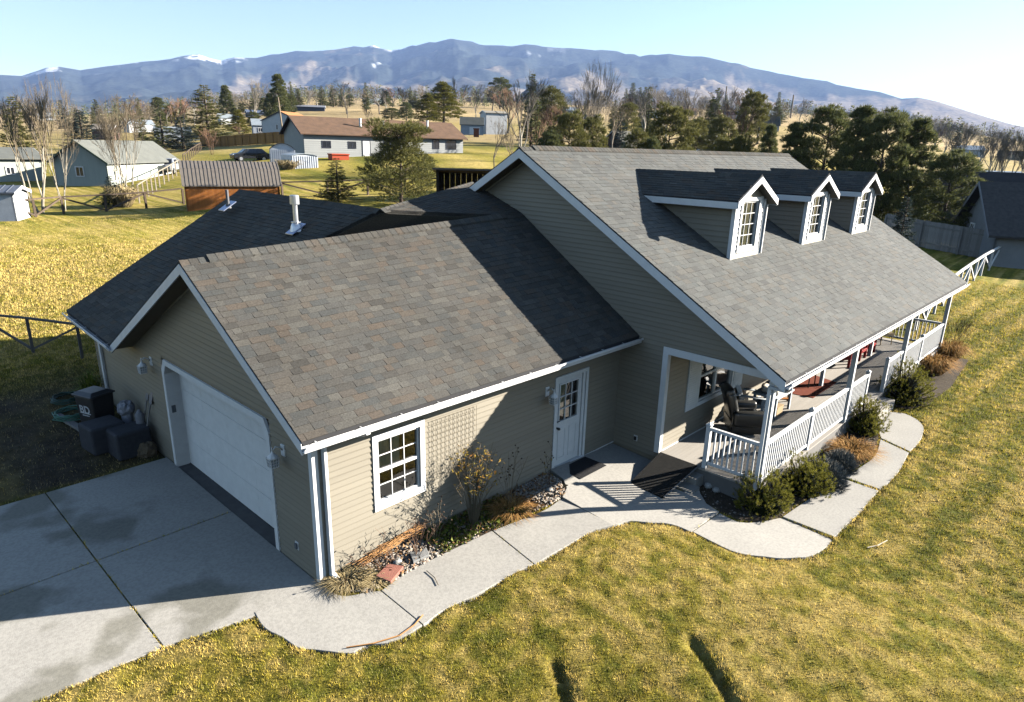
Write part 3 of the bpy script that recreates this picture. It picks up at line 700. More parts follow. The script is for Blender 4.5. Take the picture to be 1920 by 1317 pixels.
for x, y in ((14.70, YQ-.06), (16.48, YQ-.06), (10.66, YQ-.06), (20.3, YQ-.06), (L+.06, -2.40)): post(x, y, HD, HD+1.0, .10, True, 'newel_post')
for x in (15.6, 20.2): post(x, -2.15, HD, 2.6, .10, False, 'inner_post')
yq = YQ-.07
for a, b, n in ((PX_[0], 10.66, 22), (10.66, PX_[1], 20), (PX_[1], 14.70, 12), (16.48, PX_[2], 12), (PX_[2], 20.3, 18), (20.3, PX_[3], 23)): rail((a+.05, yq, 0), (b-.05, yq, 0), n, HD, HOUSE)
rail((L+.06, -2.45, 0), (L+.06, yq+.05, 0), 9, HD, HOUSE); rail((23.15, YP-.1, 0), (23.15, yq+.05, 0), 17, HD, HOUSE)
cz = float(terrain(7.8, -3.9))
downspout([(XN+.10, yf-.06, Hf-.16), (XN+.22, yf+.05, Hf-.27), (L-.03, YQ-.06, Hf-.33), (L-.055, YQ-.07, Hf-.5), (L-.055, YQ-.07, .05), (L-.07, YQ-.16, cz+.22), (L-.14, YQ-.42, cz+.06)])
# steps at the porch end and at the front entry
m = MB().box(L-.36, L-.04, -2.45, YP-.05, -.5, HD-.13); m.box(L-.70, L-.361, -2.55, YP-.25, -.5, HD-.27)
m.build('porch_steps', mat('step_concrete', (.36, .34, .31), (.29, .275, .25), 3, .85), HOUSE)
m = MB().box(14.75, 16.45, -4.0, -3.645, -.6, HD-.15); m.build('entry_step', DECKM, HOUSE)
# ---------------------------------------------------------------- paving outlines
def site2(px, py): p = site(px, py); return (p[0], p[1])
def smooth_line(pts, n=4):
    """rounded run of points (Catmull-Rom)"""
    P_ = [np.array(p) for p in pts]; P_ = [2*P_[0]-P_[1]]+P_+[2*P_[-1]-P_[-2]]; o = []
    for i in range(1, len(P_)-2):
        a, b_, c, d = P_[i-1:i+3]
        for k in range(n):
            t_ = k/n; o.append(tuple(.5*(2*b_+(c-a)*t_+(2*a-5*b_+4*c-d)*t_*t_+(3*b_-3*c+d-a)*t_**3)))
    return o+[tuple(P_[-2])]
SEG = [
 ([(600, 1100), (640, 1122), (690, 1119), (713, 1112)], [(478, 1157), (490, 1175), (505, 1190), (530, 1206), (560, 1218), (590, 1225), (620, 1229), (655, 1228), (690, 1222), (725, 1211), (760, 1197), (792, 1177)]),
 ([(715, 1111), (750, 1092), (790, 1068), (860, 1033), (922, 1003)], [(794, 1175), (830, 1153), (865, 1135), (900, 1118), (960, 1085), (1000, 1063)]),
 ([(924, 1002), (975, 978), (1020, 960), (1052, 940)], [(1002, 1062), (1060, 1028), (1085, 1014), (1110, 1002), (1150, 989)]),
 ([(1054, 938), (1062, 920), (1055, 905), 'door', (1306, 912), (1312, 935), (1324, 953), (1347, 967)], [(1152, 988), (1180, 983), (1220, 982), (1245, 985), (1270, 992), (1296, 1002)]),
 ([(1349, 968), (1383, 982), (1420, 984), (1464, 974)], [(1298, 1003), (1330, 1018), (1370, 1035), (1400, 1043), (1430, 1049), (1460, 1052), (1490, 1051), (1515, 1047), (1540, 1036), (1561, 1014)]),
 ([(1467, 972), (1500, 950), (1535, 928), (1578, 899)], [(1564, 1012), (1585, 990), (1610, 965), (1646, 924)]),
 ([(1580, 897), (1610, 880), (1640, 858), (1650, 828)], [(1649, 921), (1680, 893), (1703, 853)]),
 ([(1651, 825), (1645, 800), (1652, 772)], [(1705, 850), (1725, 828), (1731, 808), (1727, 797), (1718, 788), (1695, 779), (1672, 775)])]
WALK = []
for inn_, out_ in SEG:
    pts = []
    for q in inn_:
        if q == 'door': pts += [(5.60, -.03), (7.93, -.03), (7.93, -1.2), (7.2, -1.6), (7.2, -2.4)]
        else: pts.append(site2(*q))
    if 'door' not in inn_: pts = smooth_line(pts)
    pts += smooth_line([site2(*q) for q in reversed(out_)])
    WALK.append(pts)
DRIVE = [[(-.03, 3.11), (-.03, 6.25), (-2.30, 6.22), (-2.30, 3.11)], [(-.03, -.04), (-.03, 3.09), (-2.30, 3.09), (-2.30, .24), (-1.12, -.02)],
         [(-2.32, 3.11), (-2.32, 6.22), (-5.2, 6.2), (-5.2, 3.11)], [(-2.32, .25), (-2.32, 3.09), (-5.2, 3.09), (-5.2, .45), (-3.76, .35)],
         [(-5.22, 3.11), (-5.22, 6.2), (-9, 6.2), (-9, 3.11)], [(-5.22, .45), (-5.22, 3.09), (-9, 3.09), (-9, .5)]]
BED1 = [(.12, -.03), (5.5, -.03)]+[site2(*q) for q in [(1050, 906), (1059, 920), (1052, 938), (1020, 958), (975, 976), (922, 1001), (860, 1031), (790, 1066), (750, 1090), (713, 1109), (690, 1116), (640, 1119), (603, 1099)]]
BED2 = [(7.2, -2.5), (L, -2.45), (L, -3.66), (14.6, -3.66)]+[site2(*q) for q in [(1640, 790), (1644, 803), (1647, 826), (1637, 856), (1610, 877), (1578, 896), (1535, 926), (1500, 947), (1464, 972), (1420, 982), (1383, 980), (1347, 965), (1324, 951), (1314, 935)]]
BED3 = [(16.6, -3.66), (24.0, -3.66), (24.0, -4.5), (20, -4.75), (17.5, -4.65), (16.6, -4.3)]
def inside(poly, x, y):
    x = np.asarray(x); y = np.asarray(y); c = np.zeros(x.shape, bool); n = len(poly)
    for i in range(n):
        x0, y0 = poly[i]; x1, y1 = poly[i-1]
        k = ((y0 > y) != (y1 > y)) & (x < (x1-x0)*(y-y0)/((y1-y0) if y1 != y0 else 1e-9)+x0); c ^= k
    return c
PAVED = WALK+DRIVE
ruts = [(np.array(site2(*a)), np.array(site2(*b))) for a, b in RUTS]
def rutd(x, y):
    d = 0
    for a, b in ruts:
        u = b-a; ln = np.linalg.norm(u); u = u/ln; s = (x-a[0])*u[0]+(y-a[1])*u[1]; q = np.abs(-(x-a[0])*u[1]+(y-a[1])*u[0])
        d = d+sst((s+.1)/.35)*sst((.13+.05*(fbm(x/.12, y/.12, 91, 2)-.5)-q)/.10)
    return d
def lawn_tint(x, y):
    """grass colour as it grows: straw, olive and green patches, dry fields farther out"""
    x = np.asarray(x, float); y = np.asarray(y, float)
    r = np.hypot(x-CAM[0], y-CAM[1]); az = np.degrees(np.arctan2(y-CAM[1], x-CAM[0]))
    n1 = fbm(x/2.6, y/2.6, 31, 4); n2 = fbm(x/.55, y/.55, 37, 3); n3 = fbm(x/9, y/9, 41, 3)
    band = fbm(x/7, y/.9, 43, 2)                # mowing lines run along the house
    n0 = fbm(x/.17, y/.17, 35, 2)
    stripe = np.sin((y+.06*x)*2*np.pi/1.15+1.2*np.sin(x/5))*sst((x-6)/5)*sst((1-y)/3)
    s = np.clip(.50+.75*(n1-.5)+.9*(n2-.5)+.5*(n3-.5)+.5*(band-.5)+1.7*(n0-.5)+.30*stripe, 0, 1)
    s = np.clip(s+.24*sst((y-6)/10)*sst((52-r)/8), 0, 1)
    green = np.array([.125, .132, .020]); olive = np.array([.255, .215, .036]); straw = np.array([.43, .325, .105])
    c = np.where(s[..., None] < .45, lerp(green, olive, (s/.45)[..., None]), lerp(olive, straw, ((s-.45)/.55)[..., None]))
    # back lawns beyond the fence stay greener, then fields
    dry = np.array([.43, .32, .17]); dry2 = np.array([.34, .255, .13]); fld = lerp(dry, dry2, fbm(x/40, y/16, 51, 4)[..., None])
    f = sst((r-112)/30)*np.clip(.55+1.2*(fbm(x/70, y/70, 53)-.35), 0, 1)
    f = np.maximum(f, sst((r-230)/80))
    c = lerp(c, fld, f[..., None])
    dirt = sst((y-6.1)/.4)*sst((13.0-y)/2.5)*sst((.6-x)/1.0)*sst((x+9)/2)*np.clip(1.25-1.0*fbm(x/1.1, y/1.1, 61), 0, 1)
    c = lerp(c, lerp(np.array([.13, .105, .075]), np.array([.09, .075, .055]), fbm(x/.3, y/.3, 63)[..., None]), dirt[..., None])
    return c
def axis(lo, hi, step, far, g=1.11):
    a = list(np.arange(lo, hi, step)); s = step; v_ = hi
    while v_ < far: a.append(v_); s = s*g; v_ += s
    s = step; v_ = lo; b = []
    while v_ > -far: s = s*g; v_ -= s; b.append(v_)
    return np.array(b[::-1]+a)
gx, gy = axis(-8, 25, .115, 11000), axis(-11, 16, .115, 11000)
X, Y = np.meshgrid(gx, gy, indexing='ij'); Zt = terrain(X, Y)
rr = np.hypot(X-CAM[0], Y-CAM[1])
bump = (fbm(X/.2, Y/.2, 71, 3)-.5)*.055*sst((40-rr)/15)+(fbm(X/1.3, Y/1.3, 73, 2)-.5)*.045*sst((60-rr)/30)
pm = np.zeros(X.shape, bool)
nearm = rr < 45
for poly in PAVED+[BED1, BED2]: pm |= inside(poly, X, Y) & nearm
hm = ((X > -.05) & (X < 23.2) & (Y > 0) & (Y < 10.4)) | ((X > 7.9) & (X < 23.2) & (Y > -3.6) & (Y < 1))
Z = Zt+np.where(pm | hm, -.12, bump+.012)-.14*rutd(X, Y)
nx, ny = X.shape; idx = np.arange(nx*ny).reshape(nx, ny)
quads = np.stack([idx[:-1, :-1], idx[1:, :-1], idx[1:, 1:], idx[:-1, 1:]], -1).reshape(-1, 4)
m, t, b = nodes('lawn_and_field'); LK = t.links.new
b.inputs['Roughness'].default_value = .95; b.inputs['Specular IOR Level'].default_value = .1
a_ = N(t, 'ShaderNodeAttribute', attribute_name='col'); tc = N(t, 'ShaderNodeTexCoord'); out = a_.outputs['Color']
for scl, amt, st in ((3.2, .30, (1, 1, 1)), (14, .28, (1, 1, 1)), (.03, .2, (1, 1, 1)), (.35, .16, (1, 1, 1))):
    nz = N(t, 'ShaderNodeTexNoise'); nz.inputs['Scale'].default_value = scl; nz.inputs['Detail'].default_value = 5; LK(tc.outputs['Object'], nz.inputs['Vector'])
    mr = N(t, 'ShaderNodeMapRange'); mr.inputs[1].default_value = .3; mr.inputs[2].default_value = .7; mr.inputs[3].default_value = 1-amt; mr.inputs[4].default_value = 1+amt; LK(nz.outputs['Fac'], mr.inputs[0])
    hs = N(t, 'ShaderNodeHueSaturation'); LK(mr.outputs[0], hs.inputs['Value']); LK(out, hs.inputs['Color']); out = hs.outputs[0]
LK(out, b.inputs['Base Color'])
nz = N(t, 'ShaderNodeTexNoise'); nz.inputs['Scale'].default_value = 30; nz.inputs['Detail'].default_value = 4; LK(tc.outputs['Object'], nz.inputs['Vector'])
bp = N(t, 'ShaderNodeBump'); bp.inputs['Strength'].default_value = .5; bp.inputs['Distance'].default_value = .03; LK(nz.outputs['Fac'], bp.inputs['Height']); LK(bp.outputs[0], b.inputs['Normal'])
GM = m
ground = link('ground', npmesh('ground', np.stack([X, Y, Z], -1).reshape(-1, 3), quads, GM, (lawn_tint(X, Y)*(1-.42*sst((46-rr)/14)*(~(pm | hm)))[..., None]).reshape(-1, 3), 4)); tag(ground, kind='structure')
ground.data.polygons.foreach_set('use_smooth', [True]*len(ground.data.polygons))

# ---------------------------------------------------------------- concrete
m, t, b = nodes('concrete'); LK = t.links.new; CONC = m
b.inputs['Roughness'].default_value = .85; b.inputs['Specular IOR Level'].default_value = .25
tc = N(t, 'ShaderNodeTexCoord'); ge = N(t, 'ShaderNodeNewGeometry')
def cn(scale, det=5, st=None):
    n = N(t, 'ShaderNodeTexNoise'); n.inputs['Scale'].default_value = scale; n.inputs['Detail'].default_value = det
    LK(ge.outputs['Position'], n.inputs['Vector']); return n.outputs['Fac']
r0 = ramp(t, [(.3, (.405, .385, .348)), (.7, (.352, .335, .305))]); LK(cn(.9), r0.inputs[0])
r1 = ramp(t, [(.35, (.86, .86, .86)), (.6, (1.04, 1.04, 1.04))]); LK(cn(22, 6), r1.inputs[0])
mx = N(t, 'ShaderNodeMix', data_type='RGBA', blend_type='MULTIPLY'); mx.inputs[0].default_value = 1; LK(r0.outputs[0], mx.inputs[6]); LK(r1.outputs[0], mx.inputs[7])
# damp stains on the driveway
sp = N(t, 'ShaderNodeSeparateXYZ'); LK(ge.outputs['Position'], sp.inputs[0])
r2 = ramp(t, [(.53, (1, 1, 1)), (.60, (.62, .62, .58))]); LK(cn(.62, 3), r2.inputs[0])
mk = N(t, 'ShaderNodeMapRange'); mk.inputs[1].default_value = -.6; mk.inputs[2].default_value = -1.2; LK(sp.outputs[0], mk.inputs[0])
mx2 = N(t, 'ShaderNodeMix', data_type='RGBA', blend_type='MULTIPLY'); LK(mk.outputs[0], mx2.inputs[0]); LK(mx.outputs[2], mx2.inputs[6]); LK(r2.outputs[0], mx2.inputs[7])
LK(mx2.outputs[2], b.inputs['Base Color'])
bp = N(t, 'ShaderNodeBump'); bp.inputs['Strength'].default_value = .25; bp.inputs['Distance'].default_value = .01; LK(cn(60, 4), bp.inputs['Height']); LK(bp.outputs[0], b.inputs['Normal'])
def slabs(name, polys, lift):
    R = empty(name); tag(R, kind='structure')
    for p in polys:
        q = np.array(p); zz = terrain(q[:, 0], q[:, 1]); M_ = np.column_stack([q, np.ones(len(q))]); k_, *_ = np.linalg.lstsq(M_, zz, rcond=None); pl = M_ @ k_
        top = [(x, y, float(z_)+lift) for (x, y), z_ in zip(p, pl)]; MB().slab(top, (0, 0, -.14)).build('slab', CONC, R, bevel=.008)
    return R
slabs('driveway', DRIVE, .02); slabs('walkway', WALK, .028)
# beds
MULCH = mat('dark_soil', (.055, .043, .032), (.10, .08, .058), 9, .95, .1, bump=.8, bscale=25, fine=.25)
for nm, poly in (('planting_bed', BED1), ('planting_bed', BED2), ('far_bed', BED3)):
    tag(MB().poly([(x, y, float(terrain(x, y))+(.016 if nm != 'far_bed' else .05)) for x, y in poly])  .build('planting_bed', MULCH), kind='structure')

# ---------------------------------------------------------------- grass blades
def blades(name, n, rmin, rmax, az0, az1, ln, wd, seed):
    rs = np.random.RandomState(seed); k = int(n*1.6)
    r = np.exp(rs.uniform(np.log(rmin), np.log(rmax), k)); az = np.radians(rs.uniform(az0, az1, k))
    x = CAM[0]+r*np.cos(az); y = CAM[1]+r*np.sin(az); ok = np.ones(k, bool)
    for poly in PAVED+[BED1, BED2, BED3]: ok &= ~inside(poly, x, y)
    ok &= ~((x > -.1) & (x < 23.3) & (y > 0) & (y < 10.5)) & ~((x > 7.9) & (x < 23.3) & (y > -3.7) & (y < 1))
    # keep clear of bare dirt beside the drive
    ok &= ~((y > 6.1) & (y < 11) & (x < .2) & (rs.rand(k) < .75))
    x, y, r = x[ok][:n], y[ok][:n], r[ok][:n]; n = len(x)
    z = terrain(x, y)-.14*rutd(x, y)+(fbm(x/.2, y/.2, 71, 3)-.5)*.055*sst((40-r)/15)+(fbm(x/1.3, y/1.3, 73, 2)-.5)*.045*sst((60-r)/30)
    sc_ = np.clip(r/11, .8, 3.2); l = ln*rs.uniform(.5, 1.3, n)*np.sqrt(sc_); w_ = wd*rs.uniform(.6, 1.4, n)*sc_
    th = fbm(x/.2, y/.2, 81, 2)*14+rs.uniform(-1.6, 1.6, n); lean = rs.uniform(.15, 1.1, n)
    ph = rs.uniform(0, 6.28, n); bx, by = np.cos(ph)*w_/2, np.sin(ph)*w_/2
    tip = np.stack([x+np.cos(th)*l*np.sin(lean), y+np.sin(th)*l*np.sin(lean), z+l*np.cos(lean)], -1)
    co = np.stack([np.stack([x-bx, y-by, z-.01], -1), np.stack([x+bx, y+by, z-.01], -1), tip], 1).reshape(-1, 3)
    c = lawn_tint(x, y)*lerp(np.array([1.30, 1.22, .95]), np.array([1.0, .96, .92]), sst((y-4)/6)[:, None])*rs.uniform(.75, 2.4, (n, 1)); br = rs.rand(n) < .22; c[br] = lerp(c[br], np.array([.60, .48, .22]), .6)
    me = npmesh(name, co, np.arange(3*n).reshape(-1, 3), ramp_mat('grass_blade', None, .8, .15, 0, attr='col', trans=.25), np.repeat(c, 3, 0))
    return link(name, me)
tag(blades('lawn_grass', 820000, 5.5, 44, -6, 100, .056, .013, 5), 'short olive and straw coloured lawn grass in front of the house', 'grass', kind='stuff')
tag(blades('back_lawn_grass', 200000, 19, 60, 58, 84, .040, .009, 6), 'golden winter lawn grass behind the garage', 'grass', kind='stuff')
# ---------------------------------------------------------------- plant shapes
def tris_obj(name, co, mt, parent=None):
    co = np.asarray(co).reshape(-1, 3); return link(name, npmesh(name, co, np.arange(len(co)).reshape(-1, 3), mt), parent)
def unit(v): return v/np.maximum(np.linalg.norm(v, axis=-1, keepdims=True), 1e-9)
def brush(base, dirn, ln, rad, k, rs, spread=.9, w=.16):
    """needle brushes: at each base point k thin triangles fan out about dirn"""
    n = len(base); b = np.repeat(base, k, 0); d = np.repeat(dirn, k, 0); l = np.repeat(np.broadcast_to(ln, (n,)), k)*rs.uniform(.7, 1.2, n*k)
    j = unit(rs.normal(size=(n*k, 3))); u = unit(d+j*spread); s = rs.uniform(0, 1, (n*k, 1)); p0 = b+d*s*np.repeat(np.broadcast_to(rad, (n,)), k)[:, None]
    sd = unit(np.cross(u, rs.normal(size=(n*k, 3))))*(l*w)[:, None]/2
    return np.stack([p0-sd, p0+sd, p0+u*l[:, None]], 1).reshape(-1, 3)
PINE_G = lambda nm, a, b_, c: ramp_mat(nm, [(0, a), (.5, b_), (1, c)], .65, .2, 0, trans=.3)
BARK = mat('brown_bark', (.14, .11, .085), (.09, .07, .055), 6, .95, .1, bump=.6, bscale=20, stretch=(1, 1, .3))
PALEBARK = mat('pale_aspen_bark', (.50, .45, .36), (.36, .32, .25), 5, .85, .1, stretch=(1, 1, .5))
TWIG = mat('tan_twigs', (.27, .215, .145), (.20, .16, .11), 4, .9, .1, rand=.15)
TWIGR = mat('russet_twigs', (.24, .14, .09), (.18, .11, .075), 4, .9, .1, rand=.12)
TWIGG = mat('grey_twigs', (.22, .19, .155), (.165, .145, .12), 4, .9, .1, rand=.15)
NEED_D = PINE_G('dark_pine_needles', (.05, .064, .028), (.125, .145, .052), (.25, .245, .09))
NEED_O = PINE_G('olive_pine_needles', (.085, .09, .03), (.15, .15, .045), (.24, .215, .065))
NEED_B = PINE_G('blue_spruce_needles', (.028, .042, .036), (.045, .064, .055), (.075, .095, .08))
NEED_Y = PINE_G('yellow_green_needles', (.085, .09, .014), (.15, .145, .02), (.22, .19, .03))
NEED_M = PINE_G('mugo_needles', (.09, .098, .018), (.21, .205, .032), (.38, .33, .05))

def pine(name, h, rad, seed, mt, shape='round', n=64, low=.16, k=34, nl=.30, nw=.16):
    """a pine: trunk, limbs to each foliage clump, clumps of needle brushes with gaps between"""
    rs = np.random.RandomState(seed); R = empty(name); cl = []
    for i in range(n):
        t = low+(1-low)*((i+rs.rand())/n)**.85; 
        if shape == 'cone': prof = (1-(t-low)/(1-low))**.75*.95+.06
        elif shape == 'round': prof = math.sqrt(max(.02, 1-((t-.42)/.60)**2))
        else: prof = .55+.45*math.sin(t*9+seed)*.4+(.35 if t < .55 else .05)
        q = rad*prof*rs.uniform(.55, 1.06); th = i*2.399+rs.uniform(-.5, .5)
        cl.append((q*math.cos(th), q*math.sin(th), t*h+rs.uniform(-.03, .03)*h, rad*rs.uniform(.20, .36)*(.65+.5*prof)))
    cl.append((0, 0, h*.97, rad*.18)); cl = np.array(cl)
    T = MB(); lean = rs.uniform(-.03, .03, 2)*h
    T.tube([(0, 0, -.3), (lean[0]*.4, lean[1]*.4, h*.4), (lean[0], lean[1], h*.93)], [h*.024, h*.016, h*.004], 7)
    for c in cl[::2]: T.tube([(lean[0]*.5, lean[1]*.5, max(.1, c[2]-abs(c[0])*.25-.1*rad)), (c[0]*.55, c[1]*.55, c[2]-.05*rad), (c[0], c[1], c[2])], [h*.006, h*.004, h*.0015], 4, False)
    T.build('trunk', BARK, R)
    B = []; D = []; S = []
    for x, y, z, s in cl:
        m_ = max(6, int(k*s/(rad*.28))); u = unit(rs.normal(size=(m_, 3))); u[:, 2] = np.abs(u[:, 2])*.9-.25; pt = np.array([x, y, z])+u*s*rs.uniform(.35, 1.0, (m_, 1))*np.array([1, 1, .72])
        out_ = unit(np.array([x, y, 0])*.5/max(rad, .1)+u*.8+np.array([0, 0, .55])); B.append(pt); D.append(out_); S.append(np.full(m_, s))
    B, D, S = np.concatenate(B), np.concatenate(D), np.concatenate(S)
    tris_obj('crown', brush(B, D, np.clip(nl, .05, 9)*np.ones(len(B)), S*.25, 9, rs, .75, nw), mt, R); return R
def spruce(name, h, rad, seed, mt, whorls=26, per=9, nl=.16):
    """a spruce: tiers of drooping boughs carrying short needle sprays"""
    rs = np.random.RandomState(seed); R = empty(name); T = MB(); T.tube([(0, 0, -.3), (0, 0, h*.5), (0, 0, h*.98)], [h*.02, h*.012, h*.003], 7); B = []; D = []
    for i in range(whorls):
        t = .07+.92*i/whorls; q = rad*(1-t)**.85*rs.uniform(.82, 1.08)+.03*rad
        for j in range(max(4, int(per*(1-t*.5)))):
            if rs.rand() < .1: continue
            th = rs.uniform(0, 6.283); ln = q*rs.uniform(.7, 1.1); dr = rs.uniform(-.28, .02); m_ = max(4, int(ln/rad*26)); s = np.sort(rs.uniform(.12, 1, m_))
            side = rs.normal(size=(m_, 1))*.13*(1.1-s[:, None])*ln; hd = np.array([math.cos(th), math.sin(th), 0]); nd = np.array([-math.sin(th), math.cos(th), 0])
            pt = hd*(s*ln)[:, None]+nd*side+np.array([0, 0, 1])*(t*h+dr*s*ln+.22*ln*s**2)[:, None]; B.append(pt); D.append(unit(hd*.8+np.sign(side)*nd*.5+np.array([0, 0, .05])+rs.normal(size=(m_, 3))*.15))
            if i % 2 == 0: T.tube([(0, 0, t*h), tuple(pt[-1])], [h*.004, h*.001], 3, False)
    T.build('trunk', BARK, R); B, D = np.concatenate(B), np.concatenate(D)
    tris_obj('crown', brush(B, D, nl*np.ones(len(B)), nl*.4, 6, rs, .6, .26), mt, R); return R
def bare(name, h, seed, mt, tmat, form='spread', stems=1, depth=5, thick=1., twl=1.):
    """a leafless tree: trunk and limbs in one part, the twig crown in another"""
    rs = random.Random(seed); R = empty(name); T = MB(); C = MB()
    up = {'spread': .12, 'vase': .22, 'column': .44}[form]; ang = {'spread': .70, 'vase': .50, 'column': .32}[form]
    def grow(p, d, ln, r, lv):
        q = p+d*ln*.5+Vector((rs.uniform(-1, 1), rs.uniform(-1, 1), rs.uniform(-.4, .4)))*ln*.05; e = q+(d+Vector((rs.uniform(-.15, .15), rs.uniform(-.15, .15), up*.35))).normalized()*ln*.5
        (T if lv >= depth-1 else C).tube([p, q, e], [r, r*.82, r*.62], 6 if lv >= depth-1 else (4 if lv > 1 else 3), False)
        if lv == 0: return
        nb = rs.choice((2, 3, 3)) if lv > 1 else rs.choice((3, 4))
        for k in range(nb+(1 if lv == depth else 0)):
            ax = Vector((rs.uniform(-1, 1), rs.uniform(-1, 1), rs.uniform(-.3, .3))).normalized(); a = ang*rs.uniform(.5, 1.3)
            nd = (Matrix.Rotation(a, 3, ax) @ d+Vector((0, 0, up))).normalized(); st = e if k < 2 else p.lerp(e, rs.uniform(.45, .95))
            grow(st, nd, ln*rs.uniform(.6, .84)*(twl if lv == 1 else 1), max(r*rs.uniform(.45, .66), h*.0011), lv-1)
    for s_ in range(stems):
        a = 6.283*s_/stems; sp = .0 if stems == 1 else .28
        d = Vector((math.cos(a)*sp+rs.uniform(-.06, .06), math.sin(a)*sp+rs.uniform(-.06, .06), 1)).normalized(); grow(Vector((math.cos(a)*.1*h*.05*(stems > 1), math.sin(a)*.1*h*.05*(stems > 1), -.2)), d, h*({'spread': .28, 'vase': .27, 'column': .25}[form])*rs.uniform(.85, 1.1), h*.014*thick/math.sqrt(stems), depth)
    # scale to the asked height
    zm = max(v_[2] for v_ in C.v+T.v)
    for M_ in (T, C): M_.v = [(a*h/zm, b_*h/zm, c*h/zm) for a, b_, c in M_.v]
    T.build('trunk', tmat, R); C.build('crown', mt, R); return R

# ---------------------------------------------------------------- shrubs and beds by the house
def mugo(name, p, rx, ry, h, seed, label, n=230, mt=None):
    rs = np.random.RandomState(seed); R = empty(name, tuple(p), 0, label, 'shrub', 'pine shrubs along the porch'); n = int(n*2.8)
    u = unit(rs.normal(size=(n, 3))); u[:, 2] = np.abs(u[:, 2]); f = (1+.28*np.sin(u[:, 0]*5+seed)*np.cos(u[:, 1]*4+seed*2))*rs.uniform(.72, 1.08, n)
    B = u*np.array([rx, ry, h])*f[:, None]*np.array([1, 1, .88])+np.array([0, 0, .06]); D = unit(u*.55+np.array([0, 0, .8])+rs.normal(size=(n, 3))*.22)
    tri = brush(B, D, .058, .06, 20, rs, .9, .17)
    tris_obj('foliage', tri, mt or NEED_M, R); T = MB()
    for i in range(0, n, 5): T.tube([(B[i][0]*.1, B[i][1]*.1, 0), tuple(B[i]*np.array([.6, .6, .55])), tuple(B[i])], [.018, .012, .006], 4, False)
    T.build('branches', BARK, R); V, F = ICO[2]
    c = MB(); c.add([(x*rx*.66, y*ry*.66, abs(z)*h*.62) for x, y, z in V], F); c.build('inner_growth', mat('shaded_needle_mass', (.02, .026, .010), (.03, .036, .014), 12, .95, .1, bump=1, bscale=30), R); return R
def gb(px, py, dz=0): p = site(px, py); return np.array([p[0], p[1], p[2]+dz])
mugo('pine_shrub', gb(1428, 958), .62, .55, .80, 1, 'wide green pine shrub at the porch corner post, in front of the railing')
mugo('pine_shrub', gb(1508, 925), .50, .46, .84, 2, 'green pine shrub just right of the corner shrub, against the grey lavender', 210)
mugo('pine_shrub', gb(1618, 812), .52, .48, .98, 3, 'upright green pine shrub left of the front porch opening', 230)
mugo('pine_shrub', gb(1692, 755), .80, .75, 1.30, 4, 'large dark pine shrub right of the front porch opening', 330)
def tuft(name, p, rad, h, n, seed, mt, label, cat='plant', droop=.7, w=.012, group=None, stiff=False):
    """arching blades from one crown of roots"""
    rs = np.random.RandomState(seed); R = empty(name, tuple(p), 0, label, cat, group); th = rs.uniform(0, 6.283, n); l = h*rs.uniform(.6, 1.15, n); q = rad*np.sqrt(rs.uniform(0, 1, n))
    b0 = np.stack([np.cos(th)*q*.35, np.sin(th)*q*.35, np.zeros(n)], -1); th2 = th+rs.normal(size=n)*.5
    mid = b0+np.stack([np.cos(th2)*q*.45, np.sin(th2)*q*.45, l*.75], -1); tip = b0+np.stack([np.cos(th2)*q*1.1, np.sin(th2)*q*1.1, l*(1 if stiff else 1-droop*rs.uniform(.2, 1, n))], -1)
    sd = np.stack([-np.sin(th2), np.cos(th2), np.zeros(n)], -1)*w/2
    tri = np.concatenate([np.stack([b0-sd, b0+sd, mid+sd], 1), np.stack([b0-sd, mid+sd, mid-sd], 1), np.stack([mid-sd, mid+sd, tip], 1)]).reshape(-1, 3)
    tris_obj('blades', tri, mt, R); return R
STRAW = ramp_mat('dry_orange_grass', [(0, (.28, .14, .045)), (.5, (.42, .22, .07)), (1, (.55, .34, .13))], .85, .1, 0, trans=.2)
PALE = ramp_mat('pale_dry_grass', [(0, (.28, .21, .10)), (.5, (.45, .35, .18)), (1, (.58, .47, .27))], .85, .1, 0, trans=.2)
LAV = ramp_mat('grey_lavender', [(0, (.20, .195, .165)), (.5, (.33, .32, .275)), (1, (.46, .44, .38))], .9, .1, 0)
GREENL = ramp_mat('green_ground_leaves', [(0, (.07, .10, .014)), (.5, (.12, .15, .02)), (1, (.20, .21, .04))], .7, .2, 0, trans=.2)
LEAF = ramp_mat('dry_yellow_leaves', [(0, (.30, .22, .03)), (.5, (.40, .28, .05)), (.8, (.34, .15, .04)), (1, (.25, .22, .05))], .8, .1, 0, trans=.3)
def dome(name, p, rx, h, n, seed, mt, label):
    rs = np.random.RandomState(seed); R = empty(name, tuple(p), 0, label, 'shrub'); u = unit(rs.normal(size=(n, 3))); u[:, 2] = np.abs(u[:, 2]); B = u*np.array([rx, rx, h])*rs.uniform(.5, .95, (n, 1)); D = unit(u+np.array([0, 0, .5]))
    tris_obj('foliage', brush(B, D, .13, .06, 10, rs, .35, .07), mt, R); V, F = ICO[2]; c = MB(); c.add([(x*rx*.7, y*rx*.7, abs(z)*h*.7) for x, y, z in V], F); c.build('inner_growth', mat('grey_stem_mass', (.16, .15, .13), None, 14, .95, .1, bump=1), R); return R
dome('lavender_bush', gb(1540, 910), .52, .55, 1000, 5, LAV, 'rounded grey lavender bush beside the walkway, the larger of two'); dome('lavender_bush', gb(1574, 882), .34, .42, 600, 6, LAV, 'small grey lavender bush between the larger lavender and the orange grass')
tuft('ornamental_grass', gb(1598, 858), .66, .36, 800, 7, STRAW, 'flattened orange dry grass clump between lavender and upright shrub', w=.012); tuft('ornamental_grass', gb(1748, 702), .75, .75, 700, 8, STRAW, 'orange dry grass clump right of the large dark shrub', w=.018)
